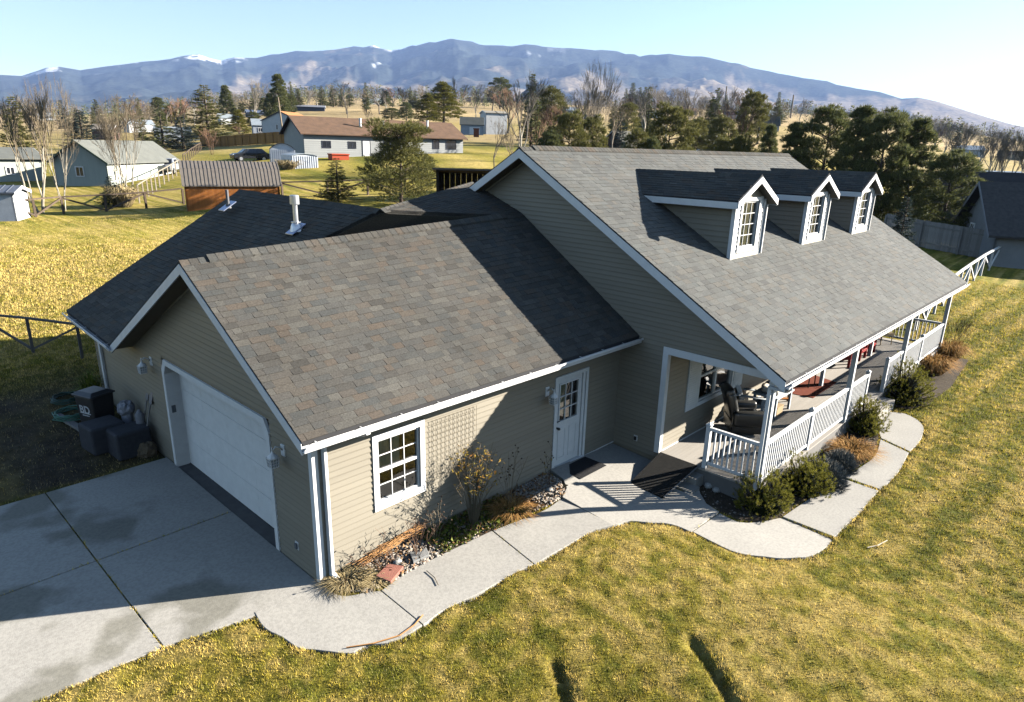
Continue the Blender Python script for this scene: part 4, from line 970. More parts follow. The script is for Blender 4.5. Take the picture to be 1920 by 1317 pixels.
tuft('ornamental_grass', gb(1775, 678), .75, .85, 600, 9, STRAW, 'orange dry grass clump under the bare twiggy shrub', w=.018)
b_ = bare('bare_shrub', 1.7, 31, TWIGR, TWIGR, 'vase', 4, 4, .7); b_.location = gb(1782, 668); tag(b_, 'leafless twiggy shrub near the far end of the porch', 'shrub')

# garage-side bed: stones, stalks, leaves
STONE = ramp_mat('river_stone', [(0, (.22, .17, .13)), (.3, (.38, .32, .26)), (.6, (.30, .28, .26)), (.8, (.45, .39, .32)), (1, (.20, .15, .12))], .8, .25, .15, 40)
def pebbles(n, poly, seed, keep, smin, smax):
    rs = np.random.RandomState(seed); V, F = ICO[0]; V = np.array(V); F = np.array(F); P_ = np.array(poly); co = []; tr = []; k = 0
    while k < n:
        x, y = rs.uniform(P_[:, 0].min(), P_[:, 0].max()), rs.uniform(P_[:, 1].min(), P_[:, 1].max())
        if not inside(poly, np.array([x]), np.array([y]))[0] or rs.rand() > keep(x, y): continue
        s = rs.uniform(smin, smax)*np.array([1.2, .85, .6]); a = rs.uniform(0, 6.28); c, s_ = math.cos(a), math.sin(a); q = V*s*rs.uniform(.85, 1.15, (12, 1)); q = np.stack([q[:, 0]*c-q[:, 1]*s_, q[:, 0]*s_+q[:, 1]*c, q[:, 2]], -1)
        co.append(q+np.array([x, y, float(terrain(x, y))+.025+s[2]*.3])); tr.append(F+12*k); k += 1
    return np.concatenate(co), np.concatenate(tr)
co, tr = pebbles(2600, BED1, 3, lambda x, y: max(sst((2.3-x)/.8), sst((x-4.2)/.5)*.95, .10), .014, .042)
tag(link('river_stones', npmesh('river_stones', co, tr, STONE)), 'small brown and grey river stones filling the bed beside the garage', 'stones', kind='stuff')
co, tr = pebbles(260, BED2, 4, lambda x, y: .5, .012, .03); tag(link('bed_gravel', npmesh('bed_gravel', co, tr, STONE)), 'scattered small stones in the dark soil bed by the porch', 'stones', kind='stuff')
def litter(name, poly, n, seed, mt, label, xr, size=.035, h=.05):
    rs = np.random.RandomState(seed); P_ = np.array(poly); x = rs.uniform(max(xr[0], P_[:, 0].min()), min(xr[1], P_[:, 0].max()), n*3); y = rs.uniform(P_[:, 1].min(), P_[:, 1].max(), n*3); k = inside(poly, x, y); x, y = x[k][:n], y[k][:n]; n = len(x)
    z = terrain(x, y)+.03+rs.uniform(0, h, n); p = np.stack([x, y, z], -1); a = rs.normal(size=(n, 3))*size; b2 = rs.normal(size=(n, 3))*size; o = tris_obj(name, np.stack([p, p+a, p+b2], 1).reshape(-1, 3), mt); return tag(o, label, 'leaves', kind='stuff')
litter('leaf_litter', BED1, 1500, 5, ramp_mat('brown_leaf_litter', [(0, (.16, .08, .04)), (.5, (.30, .17, .08)), (1, (.45, .30, .16))], .9, .1, 0), 'dry brown leaf litter over the garage bed', (0, 5.5)); litter('green_ground_cover', BED1, 1500, 6, GREENL, 'low green ground cover along the middle of the garage bed', (1.9, 4.0), .035, .08)
litter('mulch_litter', BED2, 1300, 8, mat('bark_chips', (.08, .06, .045), (.14, .11, .08), 12, .95), 'dark bark chips in the bed by the porch', (6, 15), .03, .03)
tuft('dry_grass_clump', (.30, -.27, .02), .42, .14, 520, 10, PALE, 'matted pale dry grass at the garage corner by the downspout', w=.01); tuft('dry_grass_clump', (.60, -.60, .02), .30, .10, 240, 11, PALE, 'low pale dry grass in front of the red flagstone', w=.01)
tuft('dry_grass_clump', (3.75, -.62, .0), .5, .22, 500, 12, STRAW, 'flattened brown dry grass near the stones by the side door', w=.01)
m = MB()
q = [gb(*p)+Z3*.10 for p in ((705, 1092), (728, 1070), (757, 1072), (752, 1085), (733, 1101))]
tag(m.slab([tuple(x) for x in q], (0, 0, -.06)).build('flagstone', mat('red_flagstone', (.36, .15, .11), (.28, .12, .09), 5, .85, bump=.3), None, bevel=.008), 'flat red flagstone in the garage bed', 'stone')
q = [gb(*p)+Z3*.09 for p in ((768, 1050), (800, 1040), (805, 1052), (775, 1063))]; tag(MB().slab([tuple(x) for x in q], (0, 0, -.07)).build('flagstone', mat('grey_flagstone', (.27, .27, .26), (.2, .2, .2), 5, .85, bump=.3), None, bevel=.008), 'flat grey stone behind the red flagstone', 'stone')
for k, (px, py, s) in enumerate(((745, 1060, .09), (1328, 915, .11), (1342, 927, .10), (1030, 925, .08))):
    tag(MB().blob(gb(px, py)+Z3*s*.5, (s, s*.85, s*.7), k, 2, .06).build('rock', mat('pale_rock', (.42, .40, .37), (.32, .31, .29), 6, .9, bump=.4), None, smooth=True), ('grey round rock at the end of the stalk bundle', 'white round rock left of the porch steps corner, farther from the walkway', 'white round rock beside the porch, nearer the walkway', 'small grey rock among the stones near the side door')[k], 'rock')
m = MB(); rs_ = random.Random(4); a0, a1 = gb(655, 1075)+Z3*.08, gb(805, 1010)+Z3*.22
for k in range(34):
    j = lambda s: Vector((rs_.uniform(-s, s), rs_.uniform(-s, s), rs_.uniform(-.02, .10))); t0 = rs_.uniform(0, .35); m.tube([Vector(lerp(a0, a1, t0))+j(.12), Vector(lerp(a0, a1, (t0+1)/2))+j(.05), Vector(lerp(a0, a1, rs_.uniform(.85, 1.05)))+j(.10)], [.005, .006, .004], 4, False)
tag(m.build('stalk_bundle', mat('orange_dry_stalks', (.46, .24, .09), (.36, .18, .07), 4, .85)), 'bundle of orange dry stalks lying in the garage bed', 'stalks')
def stalks(name, p, n, h, spread, seed, label, leaves=0, mt=None, heads=0):
    rs = random.Random(seed); R = empty(name, tuple(p), 0, label, 'plant', 'dried plants by the garage wall'); T = MB(); Lf = []; Hd = MB(); r2 = np.random.RandomState(seed)
    for k in range(n):
        a = rs.uniform(0, 6.283); q = spread*rs.uniform(.1, 1); l = h*rs.uniform(.55, 1.05); pts = [Vector((math.cos(a)*q*.12, math.sin(a)*q*.12, 0)), Vector((math.cos(a)*q*.4, math.sin(a)*q*.4, l*.5)), Vector((math.cos(a)*q+rs.uniform(-.05, .05), math.sin(a)*q+rs.uniform(-.05, .05), l))]
        T.tube(pts, [.006, .005, .003], 4, False)
        for b2 in range(3):
            s = pts[1].lerp(pts[2], rs.uniform(.2, .95)); e = s+Vector((rs.uniform(-.14, .14), rs.uniform(-.14, .14), rs.uniform(.06, .2))); T.tube([s, e], [.003, .002], 3, False)
            if rs.random() < heads: Hd.blob(e, (.018, .018, .014), k*7+b2, 0, .2)
            for c in range(leaves): Lf.append(np.array(s.lerp(e, rs.random()))+r2.normal(size=3)*.03)
    T.build('stems', mt or TWIG, R)
    if Lf: Lf = np.array(Lf); a = r2.normal(size=Lf.shape)*.022; b2 = r2.normal(size=Lf.shape)*.03; tris_obj('leaves', np.stack([Lf, Lf+a, Lf+b2], 1).reshape(-1, 3), LEAF, R)
    if Hd.v: Hd.build('seed_heads', mat('dark_seed_heads', (.09, .06, .04), None, 8, .9), R)
stalks('dried_shrub', (2.95, -.42, 0), 55, 1.55, .55, 1, 'tall dried shrub with yellow leaves between window and side door', 3); stalks('dried_flower', (1.55, -.5, 0), 12, .85, .5, 2, 'dried brown flower stalks with seed heads below the window', 0, TWIGR, .7)
stalks('dried_flower', (2.05, -.35, 0), 9, .8, .35, 3, 'dried flower stalks with seed heads right of the window', 0, TWIG, .8); stalks('dried_flower', (3.9, -.45, 0), 10, 1.15, .45, 4, 'thin dried stalks between the dried shrub and the side door', 0, TWIG, .6); stalks('dried_flower', (4.95, -.55, 0), 3, 1.15, .25, 5, 'few tall dark seed stalks in front of the side door', 1, mat('dark_stalk', (.06, .045, .035)), .8)
stalks('dried_flower', (.85, -.35, 0), 14, .5, .5, 6, 'low brown dead stems behind the red flagstone', 0, TWIGR, .2)
# trellis on the garage wall
T0 = empty('wall_trellis', (2.28, -.03, 1.02), 0, 'thin wire trellis on the garage wall right of the window', 'trellis')
WIRE = mat('tan_wire', (.24, .205, .15), None, 5, .6)
for k in range(12): MB().tube([(k*.098, -.012, 0), (k*.098, -.012, 1.16)], .0032, 5).build('upright', WIRE, T0)
for k in range(13): MB().tube([(0, -.02, k*.096), (1.08, -.02, k*.096)], .0032, 5).build('crossbar', WIRE, T0)
# ---------------------------------------------------------------- things on the porch and by the doors
def at_deck(px, py): p = gnd(px, py, HD); return np.array([p[0], p[1], HD])
tag(MB().slab([(5.78, -.12, .052), (6.72, -.12, .052), (6.72, -.72, .05), (5.78, -.72, .05)], (0, 0, -.014)).build('door_mat', mat('black_rubber_mat', (.014, .014, .015), (.022, .022, .024), 20, .9, bump=.5, bscale=90), None, bevel=.004), 'flat black mat at the white side door', 'mat')
zr = float(terrain(6.6, -1.9))+.05
R = empty('entry_ramp', (L, -1.8, 0), 0, 'black carpeted ramp leading up to the end of the porch', 'ramp')
RAMPM = mat('black_carpet', (.022, .022, .021), (.032, .031, .029), 14, .95, .1, bump=.5, bscale=120)
ra = [(L-.02, -1.33, HD+.03), (L-.02, -2.30, HD+.03), (6.55, -2.30, zr), (6.55, -1.45, zr)]
for k in range(1): MB().slab([(x-L, y+1.8, z) for x, y, z in ra], (0, 0, -.035)).build('ramp_board', RAMPM, R)
MB().bar((-.02, -.505, HD+.036), (6.55-L, -.505, zr+.004), .03, .012).build('edge_strip', mat('grey_edge_strip', (.2, .2, .2)), R)
rq = [at_deck(*p) for p in ((1445, 731), (1527, 704), (1569, 718), (1525, 747))]
tag(MB().slab([tuple(p+Z3*.012) for p in rq], (0, 0, -.010)).build('porch_rug', mat('rust_red_rug', (.20, .062, .038), (.15, .045, .03), 8, .95, .1, fine=.15)), 'rust red rug lying on the porch boards', 'rug')
# recliner
def rbox(mb, c, s, M=None): return mb.cbox(c, s, M)
LEATH = mat('black_leather', (.022, .022, .020), (.035, .034, .031), 5, .38, .5, bump=.15, bscale=30)
def recliner(p, rz, label):
    R = empty('recliner', tuple(p), rz, label, 'armchair')
    ry = lambda a: Matrix.Rotation(a, 3, 'Y')
    def cushion(nm, c, s, M=None, bv=.07):
        o = MB().cbox((0, 0, 0), s).build(nm, LEATH, R); o.location = c
        if M is not None: o.rotation_euler = M.to_euler()
        b_ = o.modifiers.new('bevel', 'BEVEL'); b_.width = bv; b_.segments = 4
        for q in o.data.polygons: q.use_smooth = True
        return o
    cushion('base', (0, 0, .20), (.75, .80, .30), None, .04); cushion('seat', (.06, 0, .42), (.62, .52, .20)); bk = cushion('backrest', (-.36, 0, .72), (.24, .62, .74), ry(-.28), .10)
    cushion('headrest', (-.46, 0, 1.02), (.26, .58, .30), ry(-.28), .11); cushion('armrest', (.02, .38, .45), (.80, .22, .40), None, .09); cushion('armrest', (.02, -.38, .45), (.80, .22, .40), None, .09); cushion('footrest', (.42, 0, .28), (.12, .56, .34), ry(.15), .05)
    return R
recliner(np.array([10.62, -2.02, HD]), math.radians(-48), 'black leather recliner on the porch behind the end railing')
def adirondack(p, rz, mt, label, group=None, s=1.):
    """slatted garden chair: fan back of slats, sloping slat seat, wide arms, four legs"""
    R = empty('adirondack_chair', tuple(p), rz, label, 'chair', group); R.scale = (s, s, s)
    for y in (-.30, .30):
        MB().bar((.34, y, 0), (.34, y, .56), .09, .03, (0, 1, 0)).build('leg', mt, R); MB().bar((.34, y*.9, .34), (-.46, y*.9, .06), .03, .12).build('leg', mt, R)
        MB().box(-.42, .46, y*1.08-.07, y*1.08+.07, .56, .585).build('armrest', mt, R)
    for k in range(6):
        x = .36-k*.098; z = .36-.0*k-(k*.035); MB().bar((x, -.27, z), (x, .27, z), .085, .02).build('seat_slat', mt, R)
    for k in range(7):
        y = (k-3)*.083; h = .86-.016*(k-3)**2; MB().bar((-.20, y*.9, .20), (-.48-.0*k, y*1.12, .20+h), .072, .02, (1, 0, .3)).build('back_slat', mt, R)
    MB().bar((-.36, -.30, .60), (-.36, .30, .60), .03, .08).build('back_rail', mt, R); MB().bar((.36, -.30, .34), (.36, .30, .34), .03, .10).build('front_rail', mt, R)
    return R
REDP = mat('red_painted_wood', (.34, .028, .026), (.27, .022, .02), 5, .5, .4); WCH = mat('white_painted_wood', (.62, .66, .68), (.55, .58, .60), 5, .55)
adirondack((11.95, -1.62, HD), math.radians(-72), WCH, 'white slatted garden chair behind the black recliner', None, .92)
g_ = 'red garden chairs on the porch'
for px, py, lb in ((1606, 690, 'red slatted garden chair nearest the rust red rug'), (1622, 677, 'middle of the three red slatted garden chairs'), (1638, 666, 'farthest red slatted garden chair, next to the wicker chair')):
    q = at_deck(px, py); adirondack((q[0]+.1, -1.78, HD), math.radians(-90), REDP, lb, g_, .95)
# folding table with clutter
TB = empty('porch_table', (12.55, -1.95, HD), 0, 'white low table with cushions and boxes on the porch', 'table'); MB().box(-.6, .5, -.35, .35, .52, .56).build('tabletop', WCH, TB)
for x in (-.52, .42):
    for y in (-.29, .29): MB().box(x-.03, x+.03, y-.03, y+.03, 0, .52).build('leg', WCH, TB)
CUSH = mat('cream_cushion_cloth', (.60, .55, .47), (.48, .43, .36), 6, .9); 
def pillow(nm, p, s, rz, tilt, mt, label, cat):
    o = MB().cbox((0, 0, 0), s).build(nm, mt); o.location = p; o.rotation_euler = (tilt, .1, rz); b_ = o.modifiers.new('bevel', 'BEVEL'); b_.width = min(s)*.45; b_.segments = 4; return tag(o, label, cat)
pillow('cushion', (12.25, -1.95, HD+.66), (.5, .45, .18), .4, .25, CUSH, 'cream cushion lying on the white porch table', 'cushion'); pillow('cushion', (12.8, -1.85, HD+.68), (.42, .4, .16), 1.1, -.3, mat('grey_cushion_cloth', (.35, .34, .33)), 'grey cushion at the far side of the porch table', 'cushion')
m = MB().box(-.2, .2, -.15, .15, 0, .22).box(-.21, .21, -.16, .16, .22, .26); o = m.build('storage_box', mat('tan_cardboard', (.40, .29, .17), (.33, .24, .14), 5, .9)); o.location = (12.3, -2.12, HD); tag(o, 'tan box under the white porch table', 'box')
ST = empty('step_stool', (13.25, -1.95, HD), .5, 'small orange wooden step stool on the porch', 'stool'); ORW = mat('orange_varnished_wood', (.42, .17, .05), (.33, .13, .04), 4, .45, .4, stretch=(1, 1, 6))
for y in (-.16, .16): MB().bar((-.14, y, 0), (.02, y, .56), .05, .03).build('side_rail', ORW, ST); MB().bar((.22, y, 0), (.05, y, .54), .04, .025).build('leg', ORW, ST)
for k in range(3): MB().box(-.13+k*.05, .03+k*.05, -.17, .17, .15+k*.18, .175+k*.18).build('tread', ORW, ST)
# dark side chair near the rug and the wicker chair at the far end
def wicker(p, rz, mt, label):
    R = empty('porch_chair', tuple(p), rz, label, 'chair'); MB().box(-.28, .28, -.28, .28, .36, .44).build('seat', mt, R); MB().bar((-.26, 0, .44), (-.36, 0, .98), .56, .06, (1, 0, 0)).build('backrest', mt, R)
    for x in (-.25, .25):
        for y in (-.25, .25): MB().tube([(x, y, 0), (x*.95, y*.95, .37)], .018, 6).build('leg', mt, R)
    for y in (-.30, .30): MB().tube([(.26, y, .36), (.24, y, .62), (-.28, y, .64)], .02, 6).build('armrest', mt, R)
wicker((22.3, -1.9, HD), math.radians(-120), mat('tan_wicker', (.42, .33, .2), (.3, .23, .14), 30, .8), 'tan wicker chair at the far end of the porch'); wicker((15.35, -1.72, HD), math.radians(-90), mat('dark_wicker', (.04, .035, .03)), 'dark porch chair beyond the rust red rug')
# garden hose reel hook, small tap bracket on the corner post
o = MB().tube([(L+.13, YQ-.02, HD+.62), (L+.30, YQ+.02, HD+.64), (L+.36, YQ+.02, HD+.70)], .012, 6).tube([(L+.18, YQ-.02, HD+.62), (L+.18, YQ-.02, HD+.28)], .006, 5).build('plant_hook', WHITE); tag(o, 'small white bracket on the inside of the porch corner post', 'hook')

# ---------------------------------------------------------------- clutter left of the garage door
def tz(x, y): return float(terrain(x, y))
BX, BY = -.72, 8.30; bz = tz(BX, BY)
B0 = empty('trash_bin', (BX, BY, bz), math.radians(200), 'black wheeled trash bin with white lettering left of the garage door', 'bin')
body = [(-.27, -.29), (.27, -.29), (.27, .29), (-.27, .29)]; m = MB(); vs = [(x*.84, y*.84, .05) for x, y in body]+[(x, y, .95) for x, y in body]; m.add(vs, [(0, 3, 2, 1), (4, 5, 6, 7), (0, 1, 5, 4), (1, 2, 6, 5), (2, 3, 7, 6), (3, 0, 4, 7)]); m.build('body', BLACK, B0, bevel=.03)
m = MB().box(-.30, .31, -.32, .32, .95, .99); m.add([(-.28, -.30, .99), (.29, -.30, .99), (.29, .30, .99), (-.28, .30, .99), (-.18, -.22, 1.05), (.2, -.22, 1.05), (.2, .22, 1.05), (-.18, .22, 1.05)], [(4, 5, 6, 7), (0, 1, 5, 4), (1, 2, 6, 5), (2, 3, 7, 6), (3, 0, 4, 7)]); m.build('lid', mat('black_bin_lid', (.03, .032, .036), (.04, .042, .046), 6, .4, .5), B0, bevel=.01)
for y in (-.26, .26): MB().tube([(-.27, y-.03, .10), (-.27, y+.03, .10)], .10, 14).build('wheel', BLACKM, B0)
MB().tube([(-.33, -.2, .93), (-.33, .2, .93)], .015, 8).build('handle', BLACK, B0)
def letters(txt, size, name, parent, loc, rot, mt):
    c = bpy.data.curves.new(name, 'FONT'); c.body = txt; c.size = size; c.align_x = 'CENTER'; c.extrude = .001; c.offset = size*.02
    f0 = bpy.data.objects.new(name, c); COL.objects.link(f0); dg_ = bpy.context.evaluated_depsgraph_get(); me = bpy.data.meshes.new_from_object(f0.evaluated_get(dg_)); bpy.data.objects.remove(f0); me.materials.clear(); me.materials.append(mt); o = link(name, me, parent); o.location = loc; o.rotation_euler = rot; return o
WL = mat('white_print', (.62, .64, .68), None, 6, .6)
fr_ = (math.radians(93), 0, math.radians(90))
lo = letters('BD', .26, 'logo', B0, (.262, 0, .56), fr_, WL)
for k, wd in ((0, .34), (1, .22)): MB().box(.2545-k*.004, .2605-k*.004, -wd/2, wd/2, .545-k*.055, .565-k*.055).build('print_line', WL, B0)
# two dark upholstered cubes
for k, (x, y, s, lb) in enumerate(((-.86, 7.50, .70, 'dark grey upholstered block in front of the trash bin'), (-.52, 6.92, .62, 'dark grey upholstered block nearer the garage door'))):
    o = MB().box(-.36, .36, -s/2, s/2, .0, .62).build('patio_cushion_block', mat('charcoal_canvas', (.035, .037, .045), (.05, .052, .06), 10, .85, bump=.2)); o.location = (x, y, tz(x, y)); o.rotation_euler = (0, 0, .12-.05*k); b_ = o.modifiers.new('bevel', 'BEVEL'); b_.width = .06; b_.segments = 3; tag(o, lb, 'seat block')
# hose coils
def hose(x, y, r, turns, mt, label, seed):
    rs = random.Random(seed); z = tz(x, y); pts = []
    for k in range(turns*22):
        a = 6.283*k/22; q = r*(1+rs.uniform(-.10, .10)-.25*((k//22) % 3)/3); pts.append((x+q*math.cos(a), y+q*math.sin(a)*1.05, z+.03+.018*(k//22)+rs.uniform(0, .03)))
    o = MB().tube(pts, .013, 6).build('garden_hose', mt, None, smooth=True); tag(o, label, 'hose', 'coiled garden hoses')
hose(-1.0, 9.35, .36, 8, mat('green_hose', (.06, .16, .12), (.09, .22, .17), 3, .45), 'coiled bright green garden hose beside the trash bin', 1); hose(-.85, 10.25, .34, 6, mat('dark_green_hose', (.03, .07, .055), None, 3, .45), 'coiled dark green garden hose near the house corner', 2)
tuft('corner_plant', (-.35, 10.1, tz(-.35, 10.1)), .4, .7, 120, 13, GREENL, 'leafy green plant by the downspout at the house corner', 'plant', .4, .03)
o = MB().lathe([(.05, 0), (.11, .02), (.12, .12), (.10, .2), (.04, .24)], (-.45, 9.55, tz(-.45, 9.55)), 10).build('watering_jug', mat('pale_blue_plastic', (.4, .45, .62))); tag(o, 'small pale jug near the corner plant', 'jug')
for k, (x, y, lb) in enumerate(((-.12, 6.72, 'long handled shovel leaning on the wall by the garage door'), (-.10, 6.98, 'long handled spade leaning on the wall, left of the shovel'))):
    z = tz(x, y); S_ = empty('shovel', (x, y, z), 0, lb, 'shovel', 'tools leaning by the garage'); MB().tube([(-.22, 0, .02), (.08, .03, 1.15)], .018, 8).build('handle', mat('grey_weathered_wood', (.24, .23, .22)), S_)
    m = MB(); m.add([(.08-.02, -.09, 1.12), (.08, .11, 1.12), (.13, .11, 1.36), (.14, .01, 1.46), (.12, -.09, 1.36)], [(0, 1, 2, 3, 4)]); m.slab(m.v[:5], (-.012, 0, .003)); m.build('blade', mat('grey_worn_steel', (.22, .22, .24), None, 4, .5, .5, .4), S_)
m = MB(); 
tag(MB().blob((-.30, 6.62, tz(-.3, 6.6)+.13), (.20, .18, .20), 5, 2, .12).build('dry_root_ball', mat('brown_dry_roots', (.18, .14, .09), (.11, .085, .06), 14, .95, bump=1)), 'rough brown root ball beside the driveway edge', 'root ball')
m = MB().lathe([(.14, 0), (.16, .3), (.13, .55), (.09, .62), (.10, .80), (.02, .92)], (-.22, 7.02, tz(-.22, 7.0)), 12); tag(m.build('garden_statue', mat('grey_cast_stone', (.24, .24, .26), (.17, .17, .19), 8, .9, bump=.5), None, smooth=True), 'grey stone garden ornament behind the dark seat blocks', 'statue')
m = MB().blob((-.30, 7.62, tz(-.3, 7.6)+.75), (.17, .16, .20), 9, 2, .14); m.lathe([(.12, 0), (.12, .6)], (-.30, 7.62, tz(-.3, 7.6)), 10); tag(m.build('wrapped_planter', mat('grey_plastic_sheet', (.22, .23, .27), (.3, .31, .36), 10, .5), None), 'planter wrapped in grey plastic against the wall', 'planter')
a0, a1 = gb(108, 782), gb(182, 828); tag(MB().bar(a0+Z3*.05, a1+Z3*.05, .14, .06).build('loose_plank', mat('grey_weathered_wood', (.24, .23, .22))), 'grey loose plank lying on bare ground left of the seat blocks', 'plank')
# fallen sticks on the walk
for k, (pp, lb) in enumerate(((((650, 1228), (700, 1218), (750, 1200), (778, 1178), (793, 1160)), 'long bent dry stalk lying on the walkway edge near the lawn'), (((800, 1075), (815, 1090), (822, 1108)), 'short dark twig on the walkway by the garage bed'), (((1625, 1033), (1645, 1027), (1662, 1020)), 'pale curved stick lying on the lawn right of the walkway'))):
    tag(MB().tube([gb(*q)+Z3*.045 for q in pp], .010-.003*(k == 1), 5).build('stick', mat('orange_dry_stalks', (.46, .24, .09), (.36, .18, .07), 4, .85) if k == 0 else (TWIG if k == 1 else mat('pale_stick', (.55, .48, .38)))), lb, 'stick')
# ---------------------------------------------------------------- fences
OLDW = mat('weathered_fence_wood', (.135, .10, .075), (.09, .07, .052), 5, .9, .1, rand=.12, stretch=(1, 1, .3)); GREYW = mat('grey_fence_boards', (.34, .32, .30), (.24, .225, .21), 4, .9, .1, rand=.18, stretch=(2, 2, .3)); CEDAR = mat('new_cedar_boards', (.44, .235, .075), (.34, .175, .055), 4, .75, .2, rand=.16, stretch=(2, 2, .3)); ORW2 = mat('orange_stained_plywood', (.42, .155, .038), (.28, .10, .026), 2, .7, .2, stretch=(2, 2, .35))
def rail_fence(name, pts, h, sp, mt, label, brace=True, group=None, r=.07, mid=False):
    """posts with a top rail and zigzag braces; pts are plan points"""
    pts = [np.array(p[:2], float) for p in pts]; F_ = empty(name, (pts[0][0], pts[0][1], tz(*pts[0])), 0, label, 'fence', group); o = np.array([pts[0][0], pts[0][1], tz(*pts[0])]); P_ = []
    for a, b_ in zip(pts[:-1], pts[1:]):
        n = max(1, int(round(np.linalg.norm(b_-a)/sp)))
        for k in range(n): q = lerp(a, b_, k/n); P_.append(np.array([q[0], q[1], tz(*q)])-o)
    q = pts[-1]; P_.append(np.array([q[0], q[1], tz(*q)])-o)
    for k, p in enumerate(P_):
        MB().bar(p-Z3*.1, p+Z3*h, r, r, (1, 0, 0)).build('post', mt, F_)
        if k: 
            MB().bar(P_[k-1]+Z3*(h+.02), p+Z3*(h+.02), r*1.2, r*.7).build('rail', mt, F_)
            if mid: MB().bar(P_[k-1]+Z3*h*.5, p+Z3*h*.5, r*.6, r*1.1).build('rail', mt, F_)
            if brace:
                a, b_ = (P_[k-1]+Z3*(h-.06), p+Z3*.12) if k % 2 else (P_[k-1]+Z3*.12, p+Z3*(h-.06)); MB().bar(a, b_, r*.7, r*.8).build('brace', mt, F_)
    return F_
fl = [site(10, 414), site(120, 402), site(345, 384)]; rail_fence('rail_fence', fl, 1.25, 2.9, OLDW, 'brown rail fence with diagonal braces behind the left lawn', r=.15); fm = [site(530, 372), site(615, 369), site(690, 366), site(760, 364), site(830, 362)]
rail_fence('rail_fence', fm, 1.25, 3.2, OLDW, 'brown rail fence with diagonal braces right of the orange shed', r=.15)
n0, n1 = gnd(142, 600, 1.9), gnd(-40, 601, 1.75); rail_fence('rail_fence', [(n0[0], n0[1]), (n1[0], n1[1])], 1.0, 1.9, mat('dark_fence_wood', (.13, .12, .11), None, 5, .9), 'dark rail fence starting at the left house corner', r=.07)
wf_ = [site(1715, 620), site(1795, 550), site(1838, 518), site(1868, 499)]
rail_fence('white_rail_fence', wf_, 1.15, 1.75, mat('white_fence_paint', (.74, .73, .70), (.62, .61, .58), 5, .6), 'white rail fence with zigzag braces beyond the porch end', r=.10)
def board_fence(name, a, b_, h, wd, mt, label, cap=None, group=None, gap=.006, rails=True):
    a, b_ = np.array(a[:2], float), np.array(b_[:2], float); ln = np.linalg.norm(b_-a); n = int(ln/wd); o = np.array([a[0], a[1], tz(*a)]); F_ = empty(name, tuple(o), 0, label, 'fence', group); ang = math.atan2(b_[1]-a[1], b_[0]-a[0]); me = MB().box(gap, wd-gap, -.012, .012, .03, h).mesh('board', mt)
    rs = random.Random(int(ln*100))
    for k in range(n):
        q = lerp(a, b_, k/n); bo = link('board', me, F_); bo.location = (q[0]-o[0], q[1]-o[1], tz(*q)-o[2]+rs.uniform(-.02, .02)); bo.rotation_euler = (0, 0, ang)
    nr = np.array([-math.sin(ang), math.cos(ang), 0])*-.05
    for k in range(int(ln/2.4)+1):
        q = lerp(a, b_, min(1, k*2.4/ln)); p = np.array([q[0], q[1], tz(*q)])-o; MB().bar(p+nr*1.6, p+nr*1.6+Z3*(h-.1), .09, .09, (1, 0, 0)).build('post', mt, F_)
    for z in (.35, h-.3):
        p0, p1 = np.array([a[0], a[1], tz(*a)])-o+nr+Z3*z, np.array([b_[0], b_[1], tz(*b_)])-o+nr+Z3*z; MB().bar(p0, p1, .04, .09).build('rail', mt, F_)
    return F_
board_fence('board_fence', (46.8, 5.2), (45.6, -1.6), 1.75, .15, GREYW, 'grey weathered board fence beyond the far end of the roof'); board_fence('board_fence', (60, 17.5), (62.5, 2.5), 1.8, .15, mat('brown_fence_boards', (.17, .10, .055), (.11, .07, .045), 4, .9, .1, rand=.2), 'brown board fence behind the small spruce on the right')
board_fence('board_fence', (62.6, 5.8), (63.8, 1.2), 1.8, .15, CEDAR, 'bright cedar board fence under the dark pines at right')
cf = [site(378, 276), site(556, 273)]; board_fence('board_fence', cf[0], cf[1], 1.9, .32, CEDAR, 'long yellow cedar board fence left of the brown roofed house')
# white picket railing at the right edge
PA, PB = np.array([46.2, -1.75]), np.array([47.6, -5.2]); o_ = np.array([PA[0], PA[1], tz(*PA)]); PF = empty('picket_fence', tuple(o_), 0, 'white picket railing at the right edge beside the dark house', 'fence'); WP = mat('white_fence_paint', (.74, .73, .70), (.62, .61, .58), 5, .6); ang = math.atan2(PB[1]-PA[1], PB[0]-PA[0])
pm_ = MB().box(-.02, .02, -.02, .02, .25, 1.2).mesh('picket', WP)
for k in range(26): bo = link('picket', pm_, PF); q = lerp(PA, PB, k/25)-PA; bo.location = (q[0], q[1], 0)
for z in (.25, 1.2): MB().bar((0, 0, z), (PB[0]-PA[0], PB[1]-PA[1], z), .05, .06).build('rail', WP, PF)
for k in (0, 10, 20): q = lerp(PA, PB, k/25)-PA; MB().bar((q[0], q[1], -.1), (q[0], q[1], 1.35), .11, .11, (1, 0, 0)).build('post', WP, PF)
wl = [site(285, 283), site(345, 277), site(390, 273)]; rail_fence('white_rail_fence', wl, 1.2, 5.0, mat('white_fence_paint', (.74, .73, .70), (.62, .61, .58), 5, .6), 'white two rail fence in front of the far white buildings', False, r=.2, mid=True)
dg = [site(345, 310), site(378, 283)]; rail_fence('rail_fence', dg, 1.3, 3.5, OLDW, 'brown rail fence running up toward the utility pole', False, r=.11)
wf2 = [site(262, 382), site(300, 352), site(338, 326)]; rail_fence('post_fence', wf2, 1.5, 2.4, mat('pale_fence_wood', (.34, .29, .22), (.26, .22, .17), 5, .9), 'row of pale posts running toward the silver car', False, r=.10)

